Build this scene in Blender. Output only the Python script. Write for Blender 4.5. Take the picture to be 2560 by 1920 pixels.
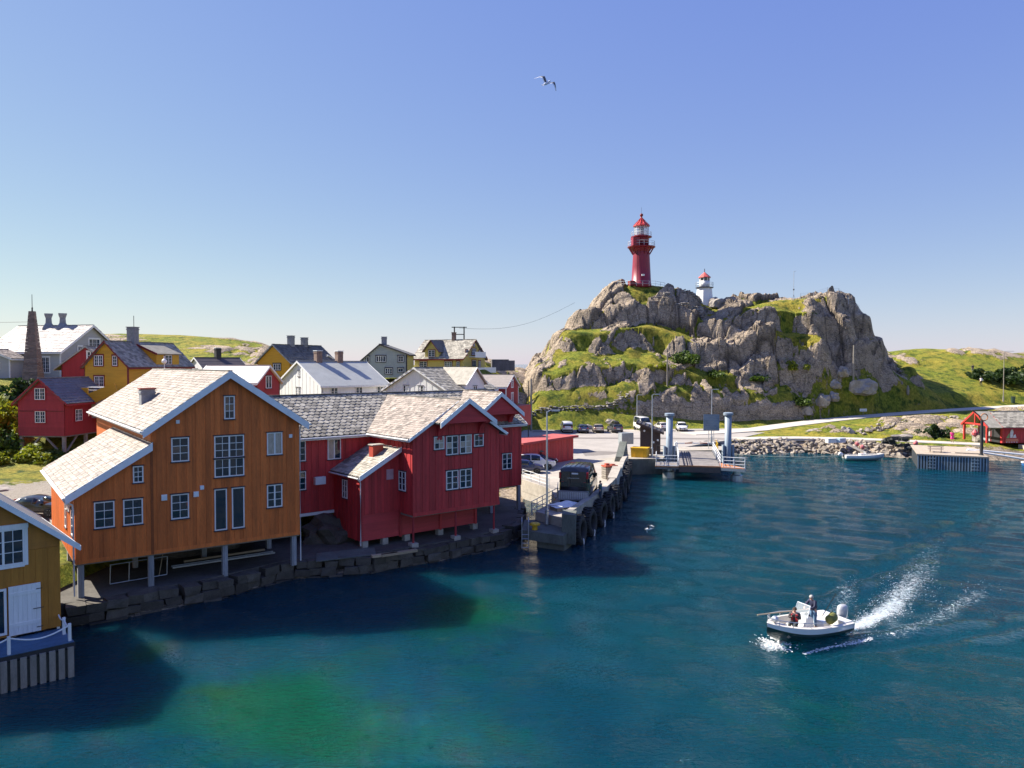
import bpy, bmesh, math, random
import numpy as np
from mathutils import Vector, Matrix, noise as mnoise
for o in list(bpy.data.objects): bpy.data.objects.remove(o, do_unlink=True)
S = bpy.context.scene
COL = S.collection
R = math.radians
random.seed(7); rng = np.random.default_rng(7)
# ---------------- camera
cam = bpy.data.objects.new('camera', bpy.data.cameras.new('camera')); COL.objects.link(cam)
cam.location = (0, 0, 14.0)
cam.rotation_euler = (R(90-1.5677), 0, 0)
cam.data.sensor_width = 36.0; cam.data.lens = 36.0*1900/2560
cam.data.clip_end = 20000; cam.data.clip_start = 0.2
S.camera = cam
# ---------------- sky and sun (sun stands ahead of the camera, to the left)
SUN_AZ, SUN_EL = -69.0, 41.0          # degrees from +Y (negative = left), elevation
W = bpy.data.worlds.new('World'); S.world = W; W.use_nodes = True
nt = W.node_tree; nt.nodes.clear()
sky = nt.nodes.new('ShaderNodeTexSky'); sky.sky_type = 'NISHITA'; sky.sun_disc = False
sky.sun_elevation = R(SUN_EL); sky.sun_rotation = R(SUN_AZ)
sky.altitude = 0; sky.air_density = 1.0; sky.dust_density = 0.15; sky.ozone_density = 3.0
hsv = nt.nodes.new('ShaderNodeHueSaturation'); hsv.inputs['Saturation'].default_value = 1.06; hsv.inputs['Hue'].default_value = 0.5
bgn = nt.nodes.new('ShaderNodeBackground'); bgn.inputs['Strength'].default_value = 0.10
wo = nt.nodes.new('ShaderNodeOutputWorld')
# the same grading for the whole sky: softer horizon, violet-blue zenith
sep = nt.nodes.new('ShaderNodeSeparateColor'); comb = nt.nodes.new('ShaderNodeCombineColor')
nt.links.new(sky.outputs[0], hsv.inputs['Color']); nt.links.new(hsv.outputs[0], sep.inputs[0])
for ch, pre, g, k in ((0, .0902, .71, .552*.86), (1, .0851, .70, .562*.86), (2, .0994, .18, .467*.845)):
    m1 = nt.nodes.new('ShaderNodeMath'); m1.operation = 'MULTIPLY'; m1.inputs[1].default_value = pre; nt.links.new(sep.outputs[ch], m1.inputs[0])
    m2 = nt.nodes.new('ShaderNodeMath'); m2.operation = 'POWER'; m2.inputs[1].default_value = g; nt.links.new(m1.outputs[0], m2.inputs[0])
    m3 = nt.nodes.new('ShaderNodeMath'); m3.operation = 'MULTIPLY'; m3.inputs[1].default_value = k*10; nt.links.new(m2.outputs[0], m3.inputs[0]); nt.links.new(m3.outputs[0], comb.inputs[ch])
nt.links.new(comb.outputs[0], bgn.inputs['Color']); nt.links.new(bgn.outputs[0], wo.inputs['Surface'])
sl = bpy.data.lights.new('sun', 'SUN'); sl.energy = 5.0; sl.angle = R(0.5); sl.color = (1.0, 0.93, 0.82)
sun = bpy.data.objects.new('sun', sl); COL.objects.link(sun)
sd = Vector((math.sin(R(SUN_AZ))*math.cos(R(SUN_EL)), math.cos(R(SUN_AZ))*math.cos(R(SUN_EL)), math.sin(R(SUN_EL))))
sun.rotation_euler = (-sd).to_track_quat('-Z', 'Y').to_euler(); sun.location = sd*60
vs = S.view_settings; vs.view_transform = 'Standard'; vs.look = 'None'; vs.gamma = 1.0; vs.exposure = 1.15; vs.use_curve_mapping = False
S.cycles.caustics_reflective = False; S.cycles.caustics_refractive = False

# ---------------- helpers
class MB:
    """collects shapes; build() links them as one mesh object"""
    def __init__(s): s.v = []; s.f = []
    def add(s, vs, fs):
        n = len(s.v); s.v += [tuple(p) for p in vs]; s.f += [tuple(i+n for i in f) for f in fs]; return s
    def box(s, x0, y0, z0, x1, y1, z1):
        return s.hexa([(x0,y0,z0),(x1,y0,z0),(x1,y1,z0),(x0,y1,z0),(x0,y0,z1),(x1,y0,z1),(x1,y1,z1),(x0,y1,z1)])
    def hexa(s, p):
        return s.add(p, [(3,2,1,0),(4,5,6,7),(0,1,5,4),(1,2,6,5),(2,3,7,6),(3,0,4,7)])
    def beam(s, a, b, w, h, up=(0,0,1)):
        a = Vector(a); b = Vector(b); d = (b-a).normalized(); u = Vector(up)
        x = d.cross(u); x = x.normalized() if x.length > 1e-5 else Vector((1,0,0)); y = x.cross(d)
        x *= w/2; y *= h/2
        return s.hexa([a-x-y, a+x-y, b+x-y, b-x-y, a-x+y, a+x+y, b+x+y, b-x+y])
    def tube(s, pts, r, n=8, caps=True):
        pts = [Vector(p) for p in pts]; rs = r if isinstance(r, (list, tuple)) else [r]*len(pts)
        base = len(s.v)
        for i, p in enumerate(pts):
            d = (pts[min(i+1, len(pts)-1)]-pts[max(i-1, 0)]).normalized()
            x = d.cross(Vector((0,0,1))); x = x.normalized() if x.length > 1e-4 else Vector((1,0,0)); y = x.cross(d)
            for k in range(n):
                a = 2*math.pi*k/n; q = p+x*math.cos(a)*rs[i]+y*math.sin(a)*rs[i]; s.v.append(tuple(q))
        for i in range(len(pts)-1):
            for k in range(n):
                a = base+i*n+k; b = base+i*n+(k+1) % n; s.f.append((a, a+n, b+n, b))
        if caps:
            s.f.append(tuple(base+k for k in range(n))); e = base+(len(pts)-1)*n
            s.f.append(tuple(e+n-1-k for k in range(n)))
        return s
    def lathe(s, prof, n=16, c=(0,0,0), caps=True):
        base = len(s.v)
        for r, z in prof:
            for k in range(n):
                a = 2*math.pi*k/n; s.v.append((c[0]+r*math.cos(a), c[1]+r*math.sin(a), c[2]+z))
        for i in range(len(prof)-1):
            for k in range(n):
                a = base+i*n+k; b = base+i*n+(k+1) % n; s.f.append((a, b, b+n, a+n))
        if caps:
            s.f.append(tuple(base+n-1-k for k in range(n))); e = base+(len(prof)-1)*n
            s.f.append(tuple(e+k for k in range(n)))
        return s
    def prism(s, poly, z0, z1):
        n = len(poly); base = len(s.v)
        a = sum(poly[i][0]*poly[(i+1) % n][1]-poly[(i+1) % n][0]*poly[i][1] for i in range(n))
        if a < 0: poly = poly[::-1]
        for z in (z0, z1):
            for p in poly: s.v.append((p[0], p[1], z))
        s.f.append(tuple(base+n-1-k for k in range(n))); s.f.append(tuple(base+n+k for k in range(n)))
        for k in range(n):
            j = (k+1) % n; s.f.append((base+k, base+j, base+n+j, base+n+k))
        return s
    def slab(s, quad, t):
        """a quad in space thickened along its normal, downwards"""
        q = [Vector(p) for p in quad]; nrm = (q[1]-q[0]).cross(q[-1]-q[0]).normalized()
        if nrm.z < 0: q.reverse(); nrm = -nrm
        n = len(q); lo = [p-nrm*t for p in q]
        return s.add(lo+q, [tuple(range(n-1, -1, -1)), tuple(range(n, 2*n))]+[(k, (k+1) % n, n+(k+1) % n, n+k) for k in range(n)])
    def mesh(s, name, mat, smooth=False):
        m = bpy.data.meshes.new(name); m.from_pydata(s.v, [], s.f); m.materials.append(mat) if mat else None
        if smooth: m.shade_smooth()
        return m
    def build(s, name, mat, parent=None, smooth=False, z=None):
        return link(name, s.mesh(name, mat, smooth), parent)
def link(name, mesh, parent=None):
    o = bpy.data.objects.new(name, mesh); COL.objects.link(o)
    if parent is not None:
        o.parent = parent
        if parent.get('zb') is not None: o.location.z = -parent['zb']
    return o
def tag(o, label, cat, group=None):
    o['label'] = label; o['category'] = cat
    if group: o['group'] = group
    return o
def thing(name, label, cat, loc=(0,0,0), rz=0, group=None, absz=False):
    """Empty at the base of a thing; absz: parts are given in absolute heights"""
    o = bpy.data.objects.new(name, None); COL.objects.link(o); o.empty_display_size = .3
    o.location = loc; o.rotation_euler = (0, 0, rz)
    if absz: o['zb'] = float(loc[2])
    return tag(o, label, cat, group)
def struct(o): o['kind'] = 'structure'; return o
def stuff(o, label=None, cat=None):
    o['kind'] = 'stuff'
    if label: o['label'] = label; o['category'] = cat
    return o
def copy_tree(o, parent=None, label=None):
    c = o.copy(); COL.objects.link(c); c.parent = parent
    for ch in list(o.children): copy_tree(ch, c)
    if label: c['label'] = label
    return c

# ---------------- materials
def nodes(name):
    m = bpy.data.materials.new(name); m.use_nodes = True; n = m.node_tree
    return m, n, n.nodes['Principled BSDF'], n.links
def mixc(n, fac, a, b, mode='MIX'):
    x = n.nodes.new('ShaderNodeMix'); x.data_type = 'RGBA'; x.blend_type = mode
    for i, val in ((0, fac), (6, a), (7, b)):
        if hasattr(val, 'is_linked') or isinstance(val, bpy.types.NodeSocket): n.links.new(val, x.inputs[i])
        elif i == 0: x.inputs[0].default_value = val
        else: x.inputs[i].default_value = (*val, 1) if len(val) == 3 else val
    return x.outputs[2]
def mathn(n, op, a, b=None, c=None, clamp=False):
    x = n.nodes.new('ShaderNodeMath'); x.operation = op; x.use_clamp = clamp
    for i, v in enumerate((a, b, c)):
        if v is None: continue
        if isinstance(v, bpy.types.NodeSocket): n.links.new(v, x.inputs[i])
        else: x.inputs[i].default_value = v
    return x.outputs[0]
def noisen(n, vec, scale, detail=4, rough=.55, dist=0):
    x = n.nodes.new('ShaderNodeTexNoise'); x.inputs['Scale'].default_value = scale
    x.inputs['Detail'].default_value = detail; x.inputs['Roughness'].default_value = rough; x.inputs['Distortion'].default_value = dist
    if vec is not None: n.links.new(vec, x.inputs['Vector'])
    return x.outputs['Fac']
def ramp(n, fac, stops):
    x = n.nodes.new('ShaderNodeValToRGB'); e = x.color_ramp.elements
    while len(e) < len(stops): e.new(0.5)
    for i, (p, c) in enumerate(stops):
        e[i].position = p; e[i].color = (*c, 1) if not isinstance(c, (int, float)) else (c, c, c, 1)
    n.links.new(fac, x.inputs[0]); return x.outputs[0]
def geo(n, out='Position'):
    return n.nodes.new('ShaderNodeNewGeometry').outputs[out]
def mapping(n, vec, scale=(1,1,1), rot=(0,0,0)):
    x = n.nodes.new('ShaderNodeMapping'); x.inputs['Scale'].default_value = scale; x.inputs['Rotation'].default_value = rot
    n.links.new(vec, x.inputs['Vector']); return x.outputs[0]
def bumpn(n, h, strength, dist=.02, normal=None):
    x = n.nodes.new('ShaderNodeBump'); x.inputs['Strength'].default_value = strength; x.inputs['Distance'].default_value = dist
    n.links.new(h, x.inputs['Height'])
    if normal is not None: n.links.new(normal, x.inputs['Normal'])
    return x.outputs[0]
_mats = {}
def M(name, col=(.5,.5,.5), rough=.7, var=.18, scale=1.5, stretch=(1,1,1), bump=0.0, bscale=40, metal=0.0, ior=1.45, isl=0.0, dirt=0.0, dirtcol=(.06,.05,.04)):
    """painted or plain surface: two scales of colour variation, optional piece-to-piece variation, wear and fine relief"""
    if name in _mats: return _mats[name]
    m, n, b, l = nodes(name)
    p = mapping(n, geo(n), stretch)
    f1 = noisen(n, p, scale, 5, .6); f2 = noisen(n, p, scale*9, 3, .6)
    f = mathn(n, 'ADD', mathn(n, 'MULTIPLY', f1, .6), mathn(n, 'MULTIPLY', f2, .4))
    lo = tuple(c*(1-var*1.6) for c in col); hi = tuple(min(1, c*(1+var*1.3)) for c in col)
    c = ramp(n, f, [(.32, lo), (.68, hi)])
    if isl:
        r = geo(n, 'Random Per Island'); oi = n.nodes.new('ShaderNodeObjectInfo').outputs['Random']
        rr = mathn(n, 'FRACT', mathn(n, 'ADD', r, oi))
        c = mixc(n, 1.0, c, ramp(n, rr, [(0, 1-isl), (.5, 1.0), (1, 1+isl*.6)]), 'MULTIPLY')
    if dirt:
        d = ramp(n, noisen(n, p, scale*2.2, 6, .7, .4), [(.55, 0), (.72, 1)])
        c = mixc(n, mathn(n, 'MULTIPLY', d, dirt), c, dirtcol)
    l.new(c, b.inputs['Base Color']); b.inputs['Roughness'].default_value = rough; b.inputs['Metallic'].default_value = metal; b.inputs['IOR'].default_value = ior
    if bump: l.new(bumpn(n, noisen(n, p, bscale, 4, .6), bump, .02), b.inputs['Normal'])
    _mats[name] = m; return m
def glassmat(name, col=(.006,.022,.042), rough=.04, ior=1.55, wob=.05):
    if name in _mats: return _mats[name]
    m, n, b, l = nodes(name)
    b.inputs['Base Color'].default_value = (*col, 1); b.inputs['Roughness'].default_value = rough; b.inputs['IOR'].default_value = ior
    if wob: l.new(bumpn(n, noisen(n, geo(n), 2.0, 2), wob, .05), b.inputs['Normal'])
    _mats[name] = m; return m
VS = (3, 3, .35)      # vertical grain
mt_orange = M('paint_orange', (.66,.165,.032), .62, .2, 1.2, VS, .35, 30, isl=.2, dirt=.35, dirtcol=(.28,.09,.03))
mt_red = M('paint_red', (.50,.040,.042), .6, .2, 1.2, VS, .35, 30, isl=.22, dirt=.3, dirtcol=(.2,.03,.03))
mt_redh = M('paint_red_clapboard', (.48,.040,.044), .6, .14, 1.2, (.4,.4,3), .2, 30, isl=.1)
mt_red2 = M('paint_dull_red', (.36,.03,.038), .6, .12, 1.4, VS, .2, 30, isl=.1)
mt_ochre = M('paint_ochre', (.44,.18,.022), .6, .12, 1.3, VS, .2, 30, isl=.08, dirt=.1, dirtcol=(.2,.1,.03))
mt_yellow = M('paint_yellow', (.62,.33,.022), .6, .1, 1.5, (.4,.4,3), .2, 30, isl=.06)
mt_paley = M('paint_pale_yellow', (.60,.47,.14), .6, .1, 1.5, (.4,.4,3), .2, 30)
mt_white = M('paint_white', (.80,.80,.78), .5, .07, 2.0, VS, .12, 30, dirt=.12, dirtcol=(.35,.33,.3))
mt_trim = M('paint_trim_white', (.74,.78,.80), .5, .07, 2.5, (1,1,1), .12, 30, dirt=.18, dirtcol=(.35,.36,.36))
mt_lilac = M('paint_offwhite', (.74,.72,.74), .6, .08, 1.5, VS, .2, 30, isl=.04)
mt_grey = M('paint_grey', (.42,.42,.41), .6, .07, 1.5, (.4,.4,3), .15, 30)
mt_grey2 = M('paint_greygreen', (.33,.36,.35), .6, .07, 1.5, (.4,.4,3), .15, 30)
mt_dkred = M('paint_trim_darkred', (.20,.02,.02), .6, .12, 2)
mt_navy = M('sill_dark', (.035,.03,.045), .6, .15, 3)
mt_glass = glassmat('window_glass')
mt_curtain = M('curtain', (.5,.42,.33), .8, .25, 3, (6,6,1))
mt_slate = M('roof_slate', (.33,.275,.228), .7, .24, 1.6, (1,1,1), .6, 14, isl=.45, dirt=.6, dirtcol=(.12,.095,.075))
mt_slate2 = M('roof_slate_grey', (.37,.34,.275), .7, .24, 1.6, (1,1,1), .6, 14, isl=.45, dirt=.6, dirtcol=(.12,.11,.08))
mt_slatedk = M('roof_slate_dark', (.15,.145,.13), .7, .28, 1.6, (1,1,1), .5, 10, isl=.3, dirt=.5, dirtcol=(.07,.07,.06))
mt_felt = M('roof_felt_grey', (.17,.165,.18), .8, .1, 1.5, bump=.3, bscale=30, isl=.1)
mt_sheet = M('roof_sheet_grey', (.40,.41,.38), .55, .1, .8, (1,1,1), .15, 20)
mt_corr = M('roof_corrugated_pale', (.62,.56,.52), .5, .1, 1.5, dirt=.3, dirtcol=(.35,.24,.18))
mt_corrdk = M('roof_corrugated_dark', (.085,.07,.07), .6, .15, 2)
mt_wood = M('weathered_wood', (.28,.25,.21), .8, .2, 2, (2,2,.5), .4, 25, isl=.2)
mt_postgrey = M('grey_post', (.34,.35,.36), .75, .2, 2.0, VS, .3, 30, isl=.15, dirt=.3)
mt_plank = M('fresh_plank', (.46,.35,.22), .75, .15, 3, (.5,3,3), .3, 25, isl=.2)
mt_steel = M('galvanised_steel', (.48,.51,.54), .42, .12, 6, metal=.75)
mt_railw = M('rail_paint', (.68,.70,.72), .4, .08, 5)
mt_dark = M('dark_iron', (.03,.03,.032), .6, .2, 5)
mt_stone = M('stone_wall', (.27,.245,.215), .85, .3, 1.4, (1,1,1), .7, 9, isl=.3, dirt=.4, dirtcol=(.07,.065,.05))
mt_riprap = M('riprap_stone', (.30,.255,.205), .85, .26, 1.3, (1,1,1), .6, 8, isl=.4, dirt=.35, dirtcol=(.2,.12,.055))
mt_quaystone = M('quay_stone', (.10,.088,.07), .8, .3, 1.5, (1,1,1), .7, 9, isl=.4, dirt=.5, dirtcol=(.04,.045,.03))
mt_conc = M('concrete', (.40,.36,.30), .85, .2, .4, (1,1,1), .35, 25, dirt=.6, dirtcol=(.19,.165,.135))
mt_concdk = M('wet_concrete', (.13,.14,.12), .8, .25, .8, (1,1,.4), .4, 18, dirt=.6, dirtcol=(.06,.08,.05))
mt_brick = M('chimney_brick', (.22,.15,.12), .85, .25, 3, bump=.5, bscale=18)
mt_chim = M('chimney_render', (.24,.25,.27), .85, .2, 3, bump=.4, bscale=18)
mt_tyre = M('rubber', (.022,.022,.024), .7, .3, 3, bump=.3, bscale=20, dirt=.25, dirtcol=(.10,.095,.085))
mt_black = M('black_plastic', (.012,.012,.014), .45, .2, 4)
mt_gut = M('gutter_white', (.66,.66,.65), .45, .08, 3)
# ---------------- ground, hill, water
HILL = np.array([(3.3,140,2.6),(10.4,140.7,2.6),(17.9,141.5,2.5),(24,142.2,2.8),(31.8,143.5,2.7),(39.8,145,2.5),(48,147,2.4),(56.9,150,2.9),(66.6,154,3.1),(76.6,158,3.3),(85.5,160.7,3.6),(3.4,141.6,4.9),(12.8,142.6,5.2),(21.2,143.4,6.1),(24.2,143.8,7),(32.1,145.1,7),(40.2,146.6,7),(48.5,148.6,7),(56.6,151.3,6.4),(67.2,155.6,4.7),(77.4,159.6,5.3),(86.4,162.3,5.5),(3.2,145,7.7),(9.2,145.6,9.6),(16.9,146.4,10.2),(24.8,147.2,10.6),(32.8,148.5,9.9),(41.1,150,9.3),(49.6,152,9),(58.8,155,8.5),(68.7,159,7.5),(79,163,7.4),(88.2,165.7,7.3),(3.3,149,11.9),(6.3,149.3,13.8),(9.4,149.6,14.6),(13.4,150,15.4),(17.4,150.4,15.6),(25.5,151.2,15.4),(33.7,152.5,14.6),(42.1,154,14.2),(50.9,156,14.2),(60.2,159,14.2),(68.3,162.2,14.7),(75.5,165,12.1),(82.9,167.6,9.8),(90.2,169.7,8.9),(3.7,158,14.2),(5.8,158,16.3),(8.3,158,18.4),(11.6,158,20.9),(18.3,158,20.9),(26.6,158,20.6),(34.9,158,20.1),(43.2,158,19.5),(51.5,158,20.9),(59.8,158,21.3),(64.8,158,20.5),(69,158,16.3),(4.3,163,14.7),(6.9,163,17.3),(12,163,23),(16.3,163,25.3),(23.1,163,26.5),(31.7,163,24.8),(40.2,163,23.9),(48.8,163,25.2),(57.3,163,26.2),(65.9,163,26.2),(71.1,163,24.1),(74.5,163,20.7),(76.7,163,19),(78,163,14.7),(81.1,163,12.1),(86.7,163,10.4),(62.9,166.5,28.2),(68.2,166.5,28.1),(73.4,166.5,27.2),(76.9,166.5,25.9),(78.9,166.5,22.1),(80,166.5,19.1),(81.5,166.5,15.6),(83.7,166.5,12.1),(88.5,166.5,11.4),(4.5,169,14.9),(8.4,169,18.1),(11.1,169,20.4),(14.2,169,25.1),(18.6,169,28.2),(22.2,169,30.5),(24.8,169,31.4),(28.4,169,31.5),(32.8,169,31.3),(37.2,169,30.7),(40.8,169,28.7),(43.9,169,27.1),(46.1,169,28.4),(48.8,169,28.8),(53.2,169,27.8),(58.5,169,28.5),(63.9,169,28.8),(69.2,169,28.7),(74.5,169,27.4),(78.1,169,26.2),(80.1,169,22.2),(82.1,169,17.2),(85.4,169,12.5),(89.8,169,12),(4.7,180,14.3),(11.4,180,18.1),(16.1,180,22.8),(20.8,180,25.1),(26.5,180,27.5),(34,180,28),(43.5,180,26.6),(52,180,27),(62.4,180,27),(73.7,180,27),(81.3,180,25.1),(85.2,180,18.5),(88.5,180,13.3),(95.7,180,12.9),(5.2,196,12.2),(22.7,196,17.9),(37.1,196,20),(53.6,196,20),(68,196,20),(80.4,196,18.9),(92.8,196,14.3),(104.2,196,14.3)])
GROUND = np.array([(-150,40,4),(-90,45,4),(-60,42,3),(-45,48,3),(-35,50,3),(-35,56,3),(-30,62,3),(-28,50,2.4),(-35,68,3.3),(-50,62,3.2),(-60,70,4),(-50,74,3.8),
 (-50,79,4.4),(-44,78,4),(-42,84,5),(-50,84,6.5),(-56,86,8.5),(-62,92,11.6),(-50,92,10.6),(-46,97,11.2),(-60,100,12),(-75,105,12.4),(-62,112,12.4),(-75,90,11),(-95,100,12),
 (-36,90,7.5),(-38,100,10.5),(-28,105,9.5),(-24,95,7),(-20,80,3.2),(-10,80,3),(-22,70,2.6),(-12,72,2.4),(-4,78,2.1),(-10,95,6),(-25,120,10.5),(-12,112,8),(-12,125,11.2),(-2,120,9),
 (-18,138,12.6),(-5,135,13),(4,136,10),(-2,110,5),(1,112,3.0),(1,100,2.1),(3,90,1.9),(10,95,1.9),(12,112,1.9),(6,125,2.2),(5,133,3),(20,130,1.9),(30,128,1.9),(40,130,1.9),(35,120,1.9),
 (34,133,1.9),(50,141,2.3),(70,152.9,3.1),(90,159.5,3.9),(111,165.2,4.6),(150,172,5.5),(40,136,1.9),(56,140,2.6),(62,132,2.6),(70,138,3.0),(80,140,3.2),(55,128,2.2),(90,148,3.6),(65,124,1.9),(75,122,1.9),(90,124,1.9),(120,126,2.0),(110,145,4),(150,140,4),
 (3,140,3.4),(10,144,6),(-5,150,13.5),(-20,160,13),(-60,150,12.5),(-100,150,13),(-150,150,14),(-60,180,13.5),(-30,190,13),
 (-121.4,220,22.1),(-148,220,21.2),(-134,220,21.3),(-113.3,220,22.4),(-101.8,220,22.3),(-87.9,220,21.5),(-78.7,220,20.1),(-69.4,220,18.4),(-60.2,220,15.4),(-32.4,220,12.5),(-180,220,20),(-110,200,18),(-85,195,17),
 (-110,260,14),(-60,260,10),(0,260,8),(0,200,9.5),(60,230,9),(100,250,9),(150,250,9),(-150,260,14),(200,230,9),
 (98.5,195,14.8),(106,200,16.9),(113,205,17.7),(120.7,205,17.4),(129.4,205,16.9),(138,205,15.6),(164,205,14.6),(95,178,10.5),(110,180,10),(125,185,11),(145,190,11),(100,168,6.6),(120,174,7),(85,166,7.0),(92,174,10),(76,162,6)], float)
SHORE = [(-200,-60),(-200,20),(-60,26),(-34,30),(-24.5,33.5),(-25.2,39),(-23.2,40.0),(-17.7,44.5),(-14.3,48.8),(-9.2,50.4),(-4.5,54.0),(-0.6,57.6),(0.8,61),(1.2,70),(1.6,79),(5,86),(13,94),(16,103),(22,107),(27,112),(34,115.6),(40,117.6),(46,119),(51,116),(56,113),(60,111.5),(66,109),(72,108.5),(95,108),(140,104),(240,90),(240,-60)]
def rbf(P):
    X = P[:, :2]; n = len(P)
    def k(d2): return np.where(d2 > 1e-9, d2*np.log(np.maximum(d2, 1e-9))*.5, 0)
    A = np.zeros((n+3, n+3)); A[:n, :n] = k(((X[:, None]-X[None])**2).sum(-1)/900.)+np.eye(n)*.004
    A[:n, n] = 1; A[:n, n+1:] = X/100; A[n, :n] = 1; A[n+1:, :n] = X.T/100
    w = np.linalg.solve(A, np.concatenate([P[:, 2], np.zeros(3)]))
    def f(x, y):
        x = np.asarray(x, float); y = np.asarray(y, float); s = x.shape; q = np.stack([x.ravel(), y.ravel()], 1); out = np.empty(len(q))
        for i in range(0, len(q), 20000):
            qq = q[i:i+20000]; out[i:i+20000] = k(((qq[:, None]-X[None])**2).sum(-1)/900.)@w[:n]+w[n]+qq/100@w[n+1:]
        return out.reshape(s)
    return f
g_f = rbf(GROUND); h_f = rbf(HILL)
SH = np.array(SHORE)
def shore_sd(x, y):
    """positive inside the water"""
    x = np.asarray(x, float); y = np.asarray(y, float); d = np.full(x.shape, 1e9); ins = np.zeros(x.shape, bool)
    for i in range(len(SH)):
        a = SH[i]; b = SH[(i+1) % len(SH)]; e = b-a
        t = np.clip(((x-a[0])*e[0]+(y-a[1])*e[1])/(e@e), 0, 1)
        d = np.minimum(d, np.hypot(x-a[0]-t*e[0], y-a[1]-t*e[1]))
        c = ((a[1] > y) != (b[1] > y)) & (x < (b[0]-a[0])*(y-a[1])/(b[1]-a[1]+1e-12)+a[0]); ins ^= c
    return np.where(ins, d, -d)
_perm = rng.random((256, 256))
def vnoise(x, y):
    xi = np.floor(x).astype(int); yi = np.floor(y).astype(int); fx = x-xi; fy = y-yi; fx = fx*fx*(3-2*fx); fy = fy*fy*(3-2*fy)
    g = lambda i, j: _perm[i & 255, j & 255]
    return (g(xi, yi)*(1-fx)+g(xi+1, yi)*fx)*(1-fy)+(g(xi, yi+1)*(1-fx)+g(xi+1, yi+1)*fx)*fy-.5
def fbm(x, y, o=4, gain=.5):
    s = 0; a = 1.0
    for i in range(o): s = s+a*vnoise(x*2**i+17*i, y*2**i+31*i); a *= gain
    return s
_jx = rng.random((256, 256)); _jy = rng.random((256, 256)); _jh = rng.random((256, 256))
def worley(x, y):
    xi = np.floor(x).astype(int); yi = np.floor(y).astype(int); f1 = np.full(x.shape, 9.); f2 = f1.copy(); hh = np.zeros(x.shape)
    for i in (-1, 0, 1):
        for j in (-1, 0, 1):
            a = (xi+i) & 255; b = (yi+j) & 255; d = np.hypot(xi+i+_jx[a, b]-x, yi+j+_jy[a, b]-y)
            nw = d < f1; f2 = np.where(nw, f1, np.minimum(f2, d)); hh = np.where(nw, _jh[a, b], hh); f1 = np.where(nw, d, f1)
    return f1, f2, hh
def ss(a, b, x): t = np.clip((x-a)/(b-a), 0, 1); return t*t*(3-2*t)
PARK = [(1.3,80),(5,84),(13,93),(15.5,101.5),(22,105.5),(28,113),(34,119),(38,124),(44,132),(50,138.8),(50,143.2),(40,140.2),(33,139.6),(22,138.2),(10,137.5),(2.2,137),(0.6,125),(0.6,100)]
def inpoly(P, x, y):
    P = np.array(P); ins = np.zeros(np.shape(x), bool)
    for i in range(len(P)):
        a = P[i]; b = P[(i+1) % len(P)]; ins ^= ((a[1] > y) != (b[1] > y)) & (x < (b[0]-a[0])*(y-a[1])/(b[1]-a[1]+1e-12)+a[0])
    return ins
def polyd(P, x, y, closed=True):
    P = np.array(P, float); d = np.full(np.shape(x), 1e9)
    for i in range(len(P) if closed else len(P)-1):
        a = P[i]; b = P[(i+1) % len(P)]; e = b-a; t = np.clip(((x-a[0])*e[0]+(y-a[1])*e[1])/(e@e), 0, 1)
        d = np.minimum(d, np.hypot(x-a[0]-t*e[0], y-a[1]-t*e[1]))
    return d
ROAD = [(30,129.5),(37,132.5),(44,136.6),(50,140.6),(60,147.2),(70,152.8),(80,156.6),(90,159.8),(111,165.4),(150,172.5),(200,180)]
LANE = [(36,121.3),(41,122.8),(46.5,123.2),(54.9,121.3),(60.6,118.5),(66,115.5),(70,113.2)]
LTRACK = [(-75,56),(-50,55.5),(-35,56),(-29,58.5),(-27,66),(-30,74),(-36,80)]
def gz(x, y):
    x = np.asarray(x, float); y = np.asarray(y, float)
    z = g_f(x, y)
    z = z+.35*fbm(x*.22, y*.22, 4)+.10*fbm(x*.9, y*.9, 2)
    dp = np.where(inpoly(PARK, x, y), 0, polyd(PARK, x, y)); z = 1.86+(z-1.86)*ss(0.5, 5, dp)
    dr = polyd(ROAD, x, y, False); zr = np.interp(x, [30,44,50,70,90,111,150,200], [1.86,1.95,2.3,3.1,3.9,4.6,5.5,6.5]); z = zr+(z-zr)*ss(3.0, 7, dr)
    dl = polyd(LANE, x, y, False); z = 1.85+(z-1.85)*ss(2, 5, dl)
    dt = polyd(LTRACK, x, y, False); zt = np.interp(y, [50,58,66,80], [3,3,3.2,4.4]); z = zt+(z-zt)*ss(1.8, 4.5, dt)
    s = shore_sd(x, y)
    z = np.where(s > -9, np.minimum(z, np.where(s > 0, -.4-.35*s, np.where((x < 1.6) & (x > -26), .15+.13*np.maximum(-s, 0), -.2+.62*np.maximum(-s, 0)))), z)
    return np.maximum(z, -5)
def grid_obj(name, xs, ys, zf, mat, attrs=None):
    X, Y = np.meshgrid(xs, ys); Z = zf(X, Y) if callable(zf) else zf
    nx, ny = len(xs), len(ys); m = bpy.data.meshes.new(name)
    v = np.stack([X.ravel(), Y.ravel(), Z.ravel()], 1)
    i = np.arange((ny-1)*(nx-1)); r = i//(nx-1)*nx+i % (nx-1)
    f = np.stack([r, r+1, r+nx+1, r+nx], 1)
    m.vertices.add(len(v)); m.vertices.foreach_set('co', v.ravel().astype('f4'))
    m.loops.add(f.size); m.polygons.add(len(f)); m.loops.foreach_set('vertex_index', f.ravel().astype('i4'))
    m.polygons.foreach_set('loop_start', (np.arange(len(f))*4).astype('i4')); m.update(); m.validate()
    for k, a in (attrs or {}).items():
        at = m.attributes.new(k, 'FLOAT', 'POINT'); at.data.foreach_set('value', a.ravel().astype('f4'))
    m.materials.append(mat); m.shade_smooth()
    return struct(link(name, m)), X, Y, Z
def attr(n, name):
    x = n.nodes.new('ShaderNodeAttribute'); x.attribute_name = name; return x.outputs['Fac']
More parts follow.
